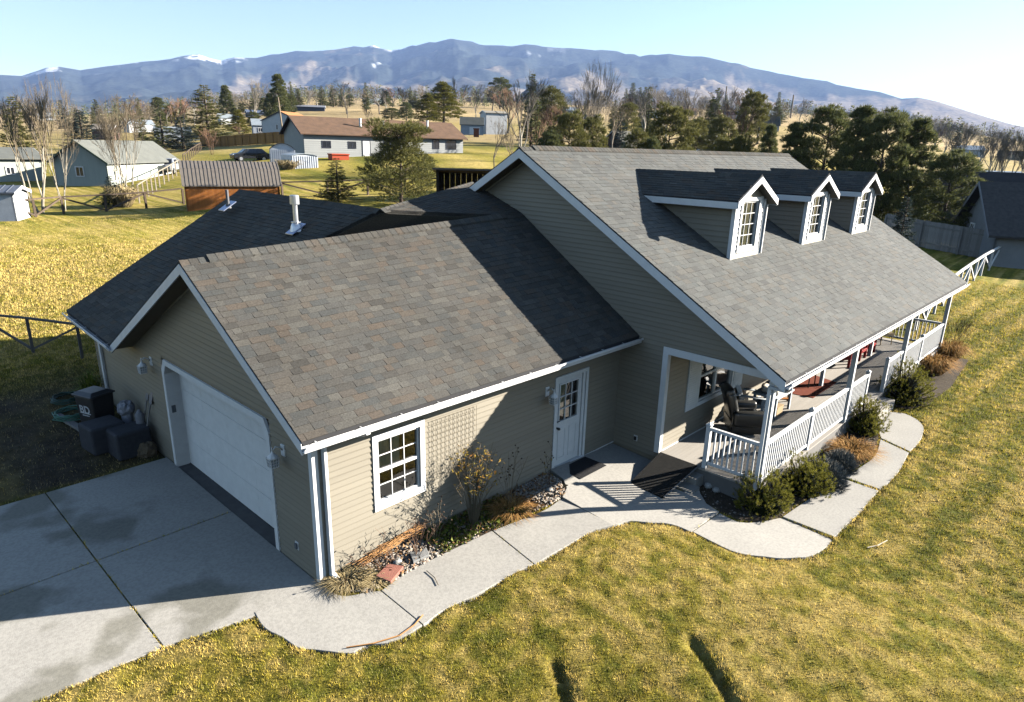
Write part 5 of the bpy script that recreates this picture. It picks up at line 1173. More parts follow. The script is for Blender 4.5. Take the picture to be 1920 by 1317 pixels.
# ---------------------------------------------------------------- buildings behind
def gable(name, p, rz, w_, d_, h, rise, wm, rm, label, ov=.35, wins=(), doors=(), trimm=None, panels=0, roofth=.12, group=None, cat='house', ribs=0, boards=0):
    """w_ along the ridge (local x), d_ deep (local y, ridge over the middle); wins: (side, u, z, w, h)"""
    R = empty(name, tuple(p), rz, label, cat, group); hw, hd = w_/2, d_/2; trimm = trimm or WHITE2; m = MB()
    m.slab([(-hw, -hd, -.6), (hw, -hd, -.6), (hw, -hd, h), (-hw, -hd, h)], (0, .12, 0)); m.slab([(-hw, hd, -.6), (hw, hd, -.6), (hw, hd, h), (-hw, hd, h)], (0, -.12, 0))
    for s_ in (-1, 1): m.slab([(s_*hw, -hd, -.6), (s_*hw, hd, -.6), (s_*hw, hd, h), (s_*hw, 0, h+rise-.02), (s_*hw, -hd, h)], (-s_*.12, 0, 0))
    W_ = m.build('wall', wm, R); sl = rise/hd
    if boards:                                # lap boards on the front and the near gable end
        n = int(h/boards)
        for k in range(n):
            z = k*boards; B_ = MB(); B_.add([(-hw, -hd-.03, z), (hw, -hd-.03, z), (hw, -hd-.005, z+boards), (-hw, -hd-.005, z+boards), (-hw, -hd, z), (hw, -hd, z)], [(0, 1, 2, 3), (4, 5, 1, 0), (4, 0, 3), (5, 2, 1)]); B_.build('siding_board', wm, W_)
    rf = None
    for s_ in (-1, 1):
        q = [(-hw-ov, s_*(hd+ov), h-ov*sl), (hw+ov, s_*(hd+ov), h-ov*sl), (hw+ov, 0, h+rise), (-hw-ov, 0, h+rise)]; o = MB().slab([(a, b_, c+roofth) for a, b_, c in q], (0, 0, -roofth)).build('roof' if s_ == -1 else 'roof_slope', rm, R if s_ == -1 else rf)
        if s_ == -1: rf = o
        if ribs and s_ == -1:
            nn = int((w_+2*ov)/ribs)
            for k in range(nn+1): x = -hw-ov+k*ribs; MB().bar((x, s_*(hd+ov), h-ov*sl+roofth+.02), (x, 0, h+rise+roofth+.02), .05, .05).build('rib', rm, rf)
    for s_ in (-1, 1):
        for e in (-1, 1): MB().slab([(s_*(hw+ov), e*(hd+ov), h-ov*sl+roofth-.01), (s_*(hw+ov), 0, h+rise+roofth-.01), (s_*(hw+ov), 0, h+rise-.1), (s_*(hw+ov), e*(hd+ov), h-ov*sl-.1)], (s_*.03, 0, 0)).build('fascia', trimm, R)
    def face(side, u, z, ww, hh, dd):
        if side == 'f': return WF((0, -hd, 0), (1, 0, 0), (0, -1, 0))
        if side == 'l': return WF((-hw, 0, 0), (0, 1, 0), (-1, 0, 0))
        return WF((hw, 0, 0), (0, 1, 0), (1, 0, 0))
    for side, u, z, ww, hh in wins:
        f_ = face(side, u, z, ww, hh, 0); m = MB(); rect_frame(f_, m, u-ww/2, u+ww/2, z, z+hh, .09, .0, .06); f_.box(m, u-.03, u+.03, z, z+hh, 0, .05); wo_ = m.build('window', trimm if panels else WHITE, R)
        for k in (0, 1): m = MB(); f_.box(m, u-ww/2+.09+k*(ww/2-.06), u-.03+k*(ww/2-.06), z+.09, z+hh-.09, .01, .035); m.build('pane', mat('dark_window_glass', (.03, .035, .045), None, 2, .08, .6), wo_)
    for side, u, z, ww, hh, dm in doors:
        f_ = face(side, u, z, ww, hh, 0); m = MB(); f_.box(m, u-ww/2, u+ww/2, z, z+hh, .0, .05); do_ = m.build('door', dm, R)
        m = MB(); f_.box(m, u-ww/2-.1, u+ww/2+.1, z+hh, z+hh+.1, 0, .06); f_.box(m, u-ww/2-.1, u-ww/2, z, z+hh, 0, .06); f_.box(m, u+ww/2, u+ww/2+.1, z, z+hh, 0, .06); m.build('door_frame', trimm, do_)
    return R
def facing(p, off=0):
    """turn local -y towards the camera, plus off"""
    return math.atan2(p[1]-CAM[1], p[0]-CAM[0])-math.pi/2+off
BROWNROOF = mat('brown_shingle_roof', (.17, .105, .07), (.115, .075, .052), 1.2, .9, .15, fine=.35); GREYROOF = mat('grey_shingle_roof', (.12, .115, .10), (.09, .088, .078), 1.2, .9, .15, fine=.3); DARKROOF = mat('dark_shingle_roof', (.055, .05, .05), (.04, .037, .037), 1.2, .9, .15, fine=.3)
ORROOF = mat('orange_wood_roof', (.42, .20, .085), (.33, .16, .07), 1, .85, .15, fine=.2); GREENROOF = mat('green_grey_roof', (.155, .16, .145), (.125, .13, .12), 1.2, .9, .15, fine=.25); METALROOF = mat('pale_metal_roof', (.42, .47, .50), (.34, .38, .41), 2, .4, .5, .4); GREYSID = mat('light_grey_siding', (.38, .39, .38), (.34, .35, .345), 1, .7, .2, rand=.04); DKTRIM = mat('dark_blue_trim', (.035, .04, .06)); GREENSID = mat('pale_green_siding', (.44, .47, .42), (.38, .41, .365), 1.5, .7, .2, stretch=(4, 4, .4)); WSID = mat('white_siding', (.66, .67, .68), (.58, .59, .60), 1.5, .6); BROWNSID = mat('dark_brown_siding', (.085, .05, .04), (.065, .04, .032), 2, .8)
# brown roofed ranch house
pL, pR = site(572, 297), site(868, 287); mid_ = (pL+pR)/2; wR = float(np.linalg.norm((pR-pL)[:2])); rzR = math.atan2(pR[1]-pL[1], pR[0]-pL[0]); dep = 9.0; off_ = np.array([-math.sin(rzR), math.cos(rzR), 0])*dep/2; zb = min(pL[2], pR[2])
k_ = wR/24.
RH = gable('ranch_house', tuple(mid_+off_+Z3*(zb-mid_[2])), rzR, wR, dep, 3.25*k_, 2.1*k_, GREYSID, BROWNROOF, 'long grey ranch house with brown roof behind the back lawn', .5, [('f', -wR*.5+wR*.125, 1.35*k_, 1.25*k_, .95*k_), ('f', -wR*.5+wR*.275, 1.35*k_, 1.15*k_, .95*k_), ('f', -wR*.5+wR*.50, 1.6*k_, 1.5*k_, 1.3*k_), ('f', -wR*.5+wR*.81, 1.55*k_, 1.1*k_, 1.35*k_), ('f', -wR*.5+wR*.915, 1.55*k_, 1.75*k_, 1.3*k_), ('f', -wR*.5+wR*.915, -.15, 1.25*k_, .75*k_)], [('f', -wR*.5+wR*.36, .1, 1.0*k_, 2.3*k_, WHITE2)], DKTRIM, 1, boards=.26)
for fx, fy, hh, r_ in ((.36, .5, 1.1, .16), (.52, .75, .6, .10), (.73, .45, .6, .10), (.79, .45, 1.3, .14)):
    x = -wR/2+fx*wR; y = -dep/2*(1-fy*.8)*.98; z = 3.25*k_+2.1*k_*(1-abs(y)/(dep/2)); MB().lathe([(r_, -.2), (r_, hh), (r_*1.3, hh), (r_*1.3, hh+.15)], (x, y, z), 8).build('chimney_pipe', WHITE2, RH)
MB().bar((-wR/2+.70*wR, -dep*.22, 3.25*k_+2.1*k_*.58), (-wR/2+.70*wR, -dep*.12, 3.25*k_+2.1*k_*.80), 1.3, .12).build('skylight', mat('dark_window_glass', (.03, .035, .045)), RH)
m = MB(); x0 = -wR/2+.40*wR
for k in range(6): m.box(x0+k*.45, x0+k*.45+.5, -dep/2-1.4, -dep/2-.1, -.4, .25+k*.24)
m.build('stairs', GREYSID, RH)
# orange shed with ribbed metal roof (gambrel)
s0, s1 = site(352, 398), site(526, 378); sw = float(np.linalg.norm((s1-s0)[:2])); rzS = math.atan2(s1[1]-s0[1], s1[0]-s0[0]); sz_ = min(s0[2], s1[2]); SH = empty('garden_shed', (s0[0], s0[1], sz_), rzS, 'orange plywood shed with ribbed brown metal roof on the back lawn', 'shed'); hs = mpp(s0)
H1, H2, H3, dS = 50*hs, 76*hs, 90*hs, 3.4
m = MB(); m.slab([(0, 0, -.3), (sw, 0, -.3), (sw, 0, H1), (0, 0, H1)], (0, .1, 0))
for x in (0, sw): m.slab([(x, 0, -.3), (x, dS, -.3), (x, dS, H1), (x, dS*.8, H2), (x, dS/2, H3), (x, dS*.2, H2), (x, 0, H1)], (.1 if x == 0 else -.1, 0, 0))
m.slab([(0, dS, -.3), (sw, dS, -.3), (sw, dS, H1), (0, dS, H1)], (0, -.1, 0)); m.build('wall', ORW2, SH)
RIB = mat('brown_ribbed_metal', (.25, .215, .18), (.20, .17, .145), 3, .5, .4, .3); m = MB()
prof = [(-.12, H1-.15), (dS*.2, H2), (dS/2, H3), (dS*.8, H2), (dS+.12, H1-.15)]
for (a, b_), (c, d_) in zip(prof[:-1], prof[1:]): m.slab([(-.15, a, b_+.05), (sw+.15, a, b_+.05), (sw+.15, c, d_+.05), (-.15, c, d_+.05)], (0, 0, -.05))
RO = m.build('roof', RIB, SH)
for k in range(27):
    x = -.15+k*(sw+.3)/26
    MB().bar((x, -.12, H1-.10), (x, dS*.2, H2+.05), .07, .06).build('rib', RIB, RO); MB().bar((x, dS*.2, H2+.06), (x, dS/2, H3+.06), .07, .06).build('rib', RIB, RO)
MB().box(sw-.02, sw+.03, -.03, .12, -.2, H1).build('corner_board', mat('bright_orange_board', (.5, .2, .04)), SH)
# arched metal sheds and the flat one
STRIPE = mat('white_corrugated_steel', (.62, .66, .74), (.52, .56, .63), 2, .45, .4, .2)
def metal_shed(name, pa, pb, hw_, arch, label, dp=3.0):
    a, b_ = site(*pa), site(*pb); w_ = float(np.linalg.norm((b_-a)[:2])); rz = math.atan2(b_[1]-a[1], b_[0]-a[0]); R = empty(name, (a[0], a[1], min(a[2], b_[2])), rz, label, 'shed', 'corrugated metal sheds'); q = mpp(a); h = hw_*q; ar = arch*q
    top = [(x, h+ar*math.sin(math.pi*x/w_)**.8) for x in np.linspace(0, w_, 13)]; m = MB(); m.slab([(0, 0, -.3), (w_, 0, -.3)]+[(x, 0, z) for x, z in reversed(top)], (0, .06, 0)); m.slab([(0, dp, -.3), (w_, dp, -.3)]+[(x, dp, z) for x, z in reversed(top)], (0, -.06, 0)); m.box(-.01, .05, .06, dp, -.3, h); m.box(w_-.05, w_+.01, .06, dp, -.3, h); m.build('wall', STRIPE, R)
    m = MB()
    for (x0, z0), (x1, z1) in zip(top[:-1], top[1:]): m.slab([(x0, -.15, z0+.05), (x1, -.15, z1+.05), (x1, dp+.15, z1+.05), (x0, dp+.15, z0+.05)], (0, 0, -.05))
    m.build('roof', METALROOF if arch < 8 else DARKROOF, R)
    for k in range(12): x = (k+.5)*w_/12; MB().bar((x, -.03, -.2), (x, -.03, h), .12, .06, (0, 1, 0)).build('rib', STRIPE, R)
metal_shed('metal_shed', (508, 308), (555, 306), 26, 11, 'white corrugated metal shed with arched dark roof'); metal_shed('metal_shed', (548, 318), (597, 315), 24, 4, 'lower white corrugated metal shed with flat roof, the nearer one')
a = site(635, 300); q = mpp(a); o = MB().box(-16*q, 16*q, -.8, .8, 0, 9*q).box(-17*q, 17*q, -.9, .9, 9*q, 11*q).build('red_deck_box', mat('red_orange_paint', (.50, .06, .03), (.42, .09, .03), 3, .6)); o.location = a; o.rotation_euler = (0, 0, rzR); tag(o, 'red storage box against the grey ranch house wall', 'box')
# dark lean-to beyond the roof
a = at(866, 352, 36.); LT = empty('lean_to_shed', (a[0], a[1], tz(a[0], a[1])), facing(a), 'dark open wooden lean-to shed behind the main roof', 'shed'); zt_ = at(866, 316, 36.)[2]-tz(a[0], a[1]); dkw = mat('dark_old_planks', (.05, .038, .03), (.035, .028, .022), 4, .9, .1, rand=.2)
for k in range(12): MB().box(-1.25+k*.30, -.96+k*.30, 2.0, 2.06, -.3, zt_-.2).build('plank', dkw, LT)
for k in range(5): MB().box(-1.30, -1.24, .0+k*.4, .38+k*.4, -.3, zt_-.12).build('plank', dkw, LT)
for x in (-1.25, 2.2): MB().box(x-.07, x+.07, -.05, .09, -.3, zt_-.1).build('post', dkw, LT)
MB().slab([(-1.5, -.3, zt_), (2.6, -.3, zt_), (2.6, 2.3, zt_-.25), (-1.5, 2.3, zt_-.25)], (0, 0, -.08)).build('roof', mat('dark_roof_tin', (.09, .08, .085), (.12, .105, .10), 3, .6), LT)
# pale green house at left
def hx(px, py, off=0.): p = site(px, py); return p, facing(p, off), mpp(p)
p, f_, q = hx(180, 345, -.60); gable('green_house', tuple(p+np.array([math.cos(f_+1.57), math.sin(f_+1.57), 0])*4.5), f_+math.pi/2, 13., 100*q, 42*q, 34*q, GREENSID, GREENROOF, 'pale green house with grey-green gable roof behind the bare aspens', .4, [('l', 2*q, 14*q, 16*q, 18*q)], [], mat('green_trim', (.10, .13, .09)))
p, f_, q = hx(20, 335, .2); gable('green_house', tuple(p+Z3*0), f_, 75*q, 8., 38*q, 16*q, GREENSID, GREENROOF, 'pale green wing with low roof at the left edge', .4, [('f', -12*q, 10*q, 14*q, 14*q)], [])
p, f_, q = hx(285, 328, .3); gable('white_garage', tuple(p), f_+.6, 30*q, 26*q, 22*q, 8*q, WSID, GREENROOF, 'white garage end with grey roof beside the silver car', .3, [], [('f', 3*q, 0, 14*q, 16*q, WHITE2)], cat='garage')
p, f_, q = hx(22, 412, -.35); gable('small_white_shed', tuple(p), f_, 42*q, 2.6, 50*q, 9*q, mat('white_block_paint', (.62, .64, .66), (.5, .52, .55), 3, .7), mat('grey_metal_roof', (.14, .16, .20), (.10, .115, .15), 2, .5, .4, .3), 'small white shed with grey roof at the left fence', .2, cat='shed', ribs=.5)
# houses farther off
def far_house(name, px, py, wpx, hpx, rpx, rz, wm, rm, label, dp=.7, wins=(), doors=(), cat='house', group='houses far behind', tr=None):
    p = site(px, py); q = mpp(p); f_ = facing(p, rz); w_ = wpx*q
    return gable(name, tuple(p), f_, w_, w_*dp, hpx*q, rpx*q, wm, rm, label, 1.5*q, [(s_, u*q, z*q, a*q, b_*q) for s_, u, z, a, b_ in wins], [(s_, u*q, z*q, a*q, b_*q, WHITE2) for s_, u, z, a, b_ in doors], tr, 0, .8*q, group, cat)
far_house('white_house', 545, 258, 62, 28, 16, 1.05, WSID, ORROOF, 'white two storey house with orange wood roof left of the ranch house', 1.25, [('l', -6, 12, 8, 8), ('l', 8, 12, 5, 10)], tr=DKTRIM)
far_house('white_house', 530, 254, 30, 12, 15, 1.45, WSID, DARKROOF, 'small white gabled building with dark roof in front of the orange roof', .9, tr=DKTRIM); far_house('pale_barn', 492, 252, 34, 16, 10, .1, mat('pale_blue_siding', (.42, .46, .52)), METALROOF, 'pale blue barn with metal roof behind the cedar fence', .6, [('f', -4, 3, 8, 8)], cat='barn')
far_house('white_barn', 925, 252, 42, 36, 4, .35, WSID, mat('tan_flat_roof', (.3, .27, .22)), 'tall plain white barn right of the ranch house', .8, cat='barn'); far_house('low_garage', 885, 253, 42, 18, 12, 0, mat('pale_blue_siding', (.42, .46, .52)), GREENROOF, 'low pale garage with green roof beside the white barn', .5, doors=[('f', 5, 0, 18, 12)], cat='garage')
p, f_, q = hx(893, 258); o = MB().box(-5*q, 5*q, -3*q, 3*q, 0, 14*q).box(-6*q, 6*q, -4*q, 4*q, 14*q, 16*q).build('outhouse', mat('rust_wood', (.22, .075, .035))); o.location = p; o.rotation_euler = (0, 0, f_); tag(o, 'small rust brown wooden hut in front of the white barn', 'hut')
far_house('brown_house', 1162, 292, 46, 16, 27, .85, BROWNSID, GREYROOF, 'dark brown gabled house with grey roof behind the ridge, the left one', 1.6, tr=mat('pale_rake_trim', (.62, .60, .56)), group=None); far_house('brown_house', 1322, 294, 58, 14, 24, .95, BROWNSID, GREYROOF, 'dark brown gabled house with arched window behind the ridge', 1.5, [], tr=mat('pale_rake_trim', (.62, .60, .56)), group=None)
p, f_, q = hx(1312, 294); m = MB(); m.tube([(a*12*q, 0, b_*12*q) for a, b_ in [(math.cos(t_), math.sin(t_)) for t_ in np.linspace(0, 3.1416, 14)]], 1.2*q, 5)
o = m.build('arched_window', WHITE2); o.location = np.array(p)+np.array([math.cos(f_-1.57), math.sin(f_-1.57), 0])*46*q; o.rotation_euler = (0, 0, f_); tag(o, 'white arched window frame on the dark brown gable', 'window')
for nm, px, py, wp_, hp_, rp_, rz, wm, rm, lb in (('far_house', 905, 193, 62, 7, 4, .05, mat('slate_siding', (.10, .11, .14)), mat('grey_blue_roof', (.20, .21, .24)), 'long low slate house across the far field'), ('far_house', 560, 208, 95, 6, 4, -.05, mat('slate_siding', (.10, .11, .14)), mat('grey_blue_roof', (.20, .21, .24)), 'long low grey building at the edge of the far field'), ('far_house', 1440, 246, 34, 11, 14, .3, mat('pale_blue_siding', (.42, .46, .52)), GREYROOF, 'small pale house with grey roof left of the dark pines'), ('far_house', 1428, 198, 20, 5, 5, .2, WSID, mat('blue_roof', (.10, .13, .2)), 'small white house with blue roof on the far slope'), ('far_house', 1452, 222, 28, 6, 6, .6, WSID, mat('pale_metal_roof', (.42, .47, .50)), 'white shed above the small pale house'), ('far_house', 1752, 254, 42, 9, 10, .5, BROWNSID, GREENROOF, 'brown house with dark roof on the right slope'), ('far_house', 1860, 342, 86, 14, 6, .35, mat('brown_mobile_home', (.16, .12, .10)), METALROOF, 'low long building with pale metal roof at right'), ('far_house', 1650, 218, 36, 5, 4, .1, WSID, mat('blue_roof', (.10, .13, .2)), 'low white and dark building on the right skyline'), ('far_house', 200, 262, 40, 18, 8, -.5, mat('rust_siding', (.16, .10, .08)), mat('pale_tan_roof', (.5, .42, .33)), 'rust brown house with pale roof behind the green house'), ('far_house', 262, 248, 46, 14, 7, .4, WSID, mat('pale_metal_roof', (.42, .47, .50)), 'white buildings with pale roof behind the spruces'), ('far_house', 325, 262, 60, 14, 8, .1, mat('pale_blue_siding', (.42, .46, .52)), mat('pale_metal_roof', (.42, .47, .50)), 'pale building behind the tall dark spruces'), ('far_house', 88, 226, 30, 7, 5, 0, WSID, mat('pale_metal_roof', (.42, .47, .50)), 'white house far behind the bare aspens'), ('far_house', 1010, 208, 36, 8, 6, .4, mat('slate_siding', (.10, .11, .14)), GREENROOF, 'dark house among the bare trees behind the ridge'), ('far_house', 1185, 205, 30, 10, 5, .2, mat('slate_siding', (.10, .11, .14)), mat('grey_blue_roof', (.20, .21, .24)), 'slate coloured house on the rise behind the left brown house'), ('far_house', 1065, 216, 30, 8, 5, .3, WSID, mat('pale_metal_roof', (.42, .47, .50)), 'white house with pale roof seen between bare trees behind the ridge'), ('far_house', 1110, 232, 26, 9, 6, -.4, mat('tan_siding', (.34, .28, .2)), GREYROOF, 'tan house with grey roof behind the tall poplar'), ('far_house', 1225, 222, 34, 8, 5, .1, WSID, GREENROOF, 'white house with green-grey roof above the big olive pine'), ('far_house', 1290, 216, 28, 7, 5, .5, mat('tan_siding', (.34, .28, .2)), BROWNROOF, 'tan house with brown roof left of the far dark spruces'), ('far_house', 1375, 224, 30, 8, 5, -.3, WSID, mat('blue_roof', (.10, .13, .2)), 'white house with blue roof left of the golden willow'), ('far_house', 1512, 214, 30, 6, 5, .2, WSID, mat('pale_metal_roof', (.42, .47, .50)), 'white house with pale roof above the dark pine row'), ('far_house', 1600, 222, 34, 6, 4, -.2, mat('tan_siding', (.34, .28, .2)), GREYROOF, 'tan house with grey roof above the broad dark pine'), ('far_house', 1815, 292, 44, 10, 7, .4, WSID, mat('pale_metal_roof', (.42, .47, .50)), 'white house with pale roof among the bare trees at right'), ('far_house', 1895, 300, 40, 9, 6, -.3, mat('tan_siding', (.34, .28, .2)), BROWNROOF, 'tan house with brown roof near the right edge'), ('far_house', 700, 196, 34, 6, 4, .2, WSID, mat('pale_metal_roof', (.42, .47, .50)), 'white shed at the far edge of the tan field'), ('far_house', 780, 200, 24, 6, 4, -.2, mat('tan_siding', (.34, .28, .2)), GREYROOF, 'tan shed left of the yellow green pines'), ('far_house', 430, 232, 36, 10, 6, .3, WSID, mat('pale_metal_roof', (.42, .47, .50)), 'white house right of the tall conical spruce'), ('far_house', 480, 218, 34, 6, 4, .2, mat('slate_siding', (.10, .11, .14)), mat('blue_roof', (.10, .13, .2)), 'low dark house left of the utility pole top')):
    far_house(nm, px, py, wp_, hp_, rp_, rz, wm, rm, lb, .5)
# neighbour's dark roofed house at right
NB = site(1905, 470); fN = facing(NB, .0)
q_ = at(1962, 430, 66.); gable('dark_roofed_house', (q_[0], q_[1], tz(q_[0], q_[1])), facing(q_, -.2), 14, 9, 2.7, 2.1, mat('grey_green_siding', (.22, .235, .215), (.19, .2, .185), 1.5, .7), DARKROOF, 'grey house with dark roof at the right edge, rear part', .6)
q_ = at(1945, 440, 53.); gable('dark_roofed_house', (q_[0], q_[1], tz(q_[0], q_[1])-.3), facing(q_, .35), 6.4, 6.5, 2.4, 2.5, mat('pale_grey_siding', (.27, .28, .29), (.23, .24, .25), 1.5, .7), mat('dark_textured_roof', (.085, .08, .078), (.055, .052, .052), 5, .9, .15, fine=.4), 'grey house with dark shingled gable at the right edge, front part', .55, [('l', 1.2, .9, .8, 1.5)], trimm=mat('grey_trim', (.30, .31, .33)))

# ---------------------------------------------------------------- utility poles and cars
def pole(px, py, ptop, label, arm=False, lean=0):
    p = site(px, py); q = mpp(p); h = (py-ptop)*q; R = empty('utility_pole', tuple(p), facing(p), label, 'pole', 'utility poles'); MB().tube([(0, 0, -.3), (lean*q, 0, h)], [1.7*q, 1.1*q], 8).build('shaft', mat('pole_wood', (.30, .24, .17), (.22, .175, .125), 3, .9), R)
    if arm: MB().bar((-7*q, 0, h*.93), (7*q, 0, h*.93), 1*q, 1*q).build('crossarm', mat('pole_wood', (.30, .24, .17)), R)
pole(404, 265, 194, 'wooden utility pole beside the tall spruce at left'); pole(533, 268, 189, 'wooden utility pole in front of the white house', lean=-5); pole(1482, 222, 181, 'thin dark pole on the far slope at right'); pole(1357, 214, 166, 'thin pole among far bare trees right of centre')
def car(name, p, rz, paint, label, truck=False):
    R = empty(name, tuple(p), rz, label, 'car'); GL = mat('dark_window_glass', (.03, .035, .045)); TY = mat('tyre_rubber', (.02, .02, .02), None, 5, .8); m = MB()
    side = [(-2.2, .35), (-2.25, .75), (-1.9, .95), (-1.25, 1.02), (-.65, 1.5), (1.3, 1.55), (1.9, 1.05), (2.2, .95), (2.25, .4)] if not truck else [(-2.6, .45), (-2.65, .95), (-1.3, 1.08), (-.75, 1.72), (.65, 1.75), (.75, 1.12), (2.65, 1.10), (2.65, .5)]
    n = len(side); vs = [(x, -.88*(.82 if z > 1.2 else 1), z) for x, z in side]+[(x, .88*(.82 if z > 1.2 else 1), z) for x, z in side]; m.add(vs, [tuple(range(n-1, -1, -1)), tuple(range(n, 2*n))]+[(i, (i+1) % n, (i+1) % n+n, i+n) for i in range(n)]); m.build('body', paint, R, bevel=.04)
    a, b_ = (side[3], side[4]) if not truck else (side[2], side[3]); m = MB(); e = .03
    m.add([(lerp(a[0], b_[0], .1)-e, -.70, lerp(a[1], b_[1], .12)), (lerp(a[0], b_[0], .1)-e, .70, lerp(a[1], b_[1], .12)), (lerp(a[0], b_[0], .9)-e, .62, lerp(a[1], b_[1], .9)), (lerp(a[0], b_[0], .9)-e, -.62, lerp(a[1], b_[1], .9))], [(0, 1, 2, 3)]); m.build('windscreen', GL, R)
    for s_ in (-1, 1):
        MB().slab([(b_[0]-.1, s_*.885, a[1]+.06), (b_[0]+1.2, s_*.885, a[1]+.06), (b_[0]+1.15, s_*.77, b_[1]-.1), (b_[0]+.15, s_*.77, b_[1]-.1)], (0, s_*.01, 0)).build('side_window', GL, R); MB().box(side[1][0]-.02, side[1][0]+.05, s_*.62-.16, s_*.62+.16, .70, .86).build('headlight', mat('lamp_glass', (.7, .7, .68), None, 3, .2), R)
        for x in (-1.4, 1.4):
            w_ = MB().tube([(x, s_*.78, .34), (x, s_*.92, .34)], .34, 16).build('wheel', TY, R); MB().tube([(x, s_*.90, .34), (x, s_*.935, .34)], .2, 12).build('rim', STEEL, w_)
    return R
p = site(318, 326); car('parked_car', p, facing(p, math.radians(75)), mat('silver_car_paint', (.50, .53, .57), None, 2, .3, .5, .4), 'silver pickup parked beside the white garage', True); p = site(470, 303); car('parked_car', p, facing(p, .3), mat('black_car_paint', (.018, .02, .024), None, 2, .25, .5), 'dark car parked left of the arched metal shed')
# ---------------------------------------------------------------- trees
def proto(o, rad): o['rad'] = rad; return o
PR = {}
PR['pineD'] = proto(pine('pine_tree', 10, 3.2, 101, NEED_D, 'round', 84, .12, 58, .34, .17), 3.2); PR['pineD2'] = proto(pine('pine_tree', 10, 3.0, 102, NEED_D, 'cone', 84, .08, 56, .34, .17), 3.0); PR['pineO'] = proto(pine('pine_tree', 10, 3.6, 103, NEED_O, 'round', 76, .10, 56, .36, .17), 3.6)
PR['pineY'] = proto(pine('pine_tree', 10, 3.2, 104, NEED_Y, 'cone', 70, .06, 52, .36, .17), 3.2); PR['pineN'] = proto(pine('pine_tree', 10, 4.4, 105, NEED_O, 'odd', 90, .10, 58, .34, .17), 4.4)
PR['sprB'] = proto(spruce('spruce_tree', 10, 2.7, 111, NEED_B, 30, 11, .30), 2.7); PR['sprD'] = proto(spruce('spruce_tree', 10, 2.2, 112, NEED_D, 32, 10, .28), 2.2); PR['sprT'] = proto(spruce('spruce_tree', 10, 3.0, 113, NEED_O, 30, 11, .30), 3.0)
PR['asp'] = proto(bare('bare_tree', 10, 121, TWIG, PALEBARK, 'vase', 4, 5, 1.0), 2.2); PR['asp2'] = proto(bare('bare_tree', 10, 122, TWIG, PALEBARK, 'column', 3, 5, .9), 1.8); PR['spread'] = proto(bare('bare_tree', 10, 123, TWIG, TWIGG, 'spread', 1, 6, 1.4), 3.2); PR['rus'] = proto(bare('bare_tree', 10, 124, TWIGR, TWIGG, 'vase', 1, 6, 1.1), 2.6); PR['col'] = proto(bare('bare_tree', 10, 125, TWIGG, TWIGG, 'column', 2, 6, .8), 1.3); PR['grey'] = proto(bare('bare_tree', 10, 126, TWIGG, PALEBARK, 'vase', 1, 6, 1.1), 2.6)
for o in PR.values():                        # measure the real half width, then use the shapes only through copies
    xs = [abs(c) for ch in o.children for v_ in ch.data.vertices for c in v_.co[:2]]; o['rad'] = float(np.percentile(xs, 96))
USED = set()
def tree(kind, px, pyb, pyt, wpx, label, r=None, group=None, cat='tree'):
    if r: p = at(px, pyb, r); p = np.array([p[0], p[1], tz(p[0], p[1])]); h = at(px, pyt, r)[2]-p[2]; q = mpp(p)
    else: p = site(px, pyb); q = mpp(p); h = (pyb-pyt)*q
    s = h/10; sx = wpx*q/2/PR[kind]['rad'] if wpx else s; rz = (px*7.31+pyb) % 6.28
    c = clone(PR[kind], tuple(p-Z3*.05), rz, (sx, sx, s), label, group); c['category'] = cat; USED.add(kind)
    if 'rad' in c: del c['rad']
    return c
GL_ = 'evergreen trees on the left'
for a in [
 ('sprT', 42, 300, 186, 62, 'rusty green spruce at the far left edge'), ('asp', 122, 396, 152, 84, 'tall pale trunked bare aspen by the left fence'), ('asp2', 78, 400, 176, 88, 'bare aspen clump with tan twigs left of the tallest aspen'), ('asp', 246, 378, 186, 88, 'bare pale aspen between the green house and the orange shed'), ('asp2', 232, 380, 205, 50, 'thin bare aspen stem beside the pale aspen clump'), ('sprB', 160, 290, 209, 60, 'blue green spruce behind the pale green house'), ('sprB', 214, 388, 330, 44, 'small blue spruce at the left fence'), ('sprD', 308, 282, 212, 48, 'dark spruce behind the white two rail fence, left one'), ('sprB', 345, 284, 222, 54, 'blue spruce behind the white two rail fence, middle one'), ('sprT', 393, 268, 165, 74, 'tall dark green conical spruce beside the utility pole'), ('pineD2', 300, 232, 187, 40, 'dark pine on the far rise left of the tall spruce'), ('pineY', 322, 232, 200, 30, 'yellow green pine beside the dark far pine'), ('rus', 345, 236, 188, 36, 'reddish bare tree left of the tall spruce'), ('grey', 365, 234, 175, 36, 'pale bare tree directly left of the tall spruce'), ('pineY', 449, 252, 211, 34, 'yellow green pine by the cedar fence'), ('pineD', 478, 244, 213, 24, 'small dark pine behind the pale blue barn'), ('rus', 452, 262, 236, 30, 'red brown bare shrub tree by the cedar fence'), ('sprT', 634, 378, 297, 62, 'small open evergreen in front of the back fence'), ('pineN', 752, 384, 243, 128, 'large irregular pine in front of the ranch house'), ('pineD', 735, 226, 205, 34, 'dark round bush behind the ranch roof, left one'), ('pineD', 762, 228, 195, 24, 'dark round bush behind the ranch roof, right one'), ('pineY', 802, 232, 182, 44, 'yellow green pine behind the ranch roof'), ('pineY', 832, 230, 163, 62, 'taller yellow green pine behind the ranch roof'), ('col', 852, 222, 148, 16, 'narrow bare poplar beside the yellow green pines'), ('pineD', 937, 204, 152, 42, 'dark pine beside the long slate house')]: tree(*a)
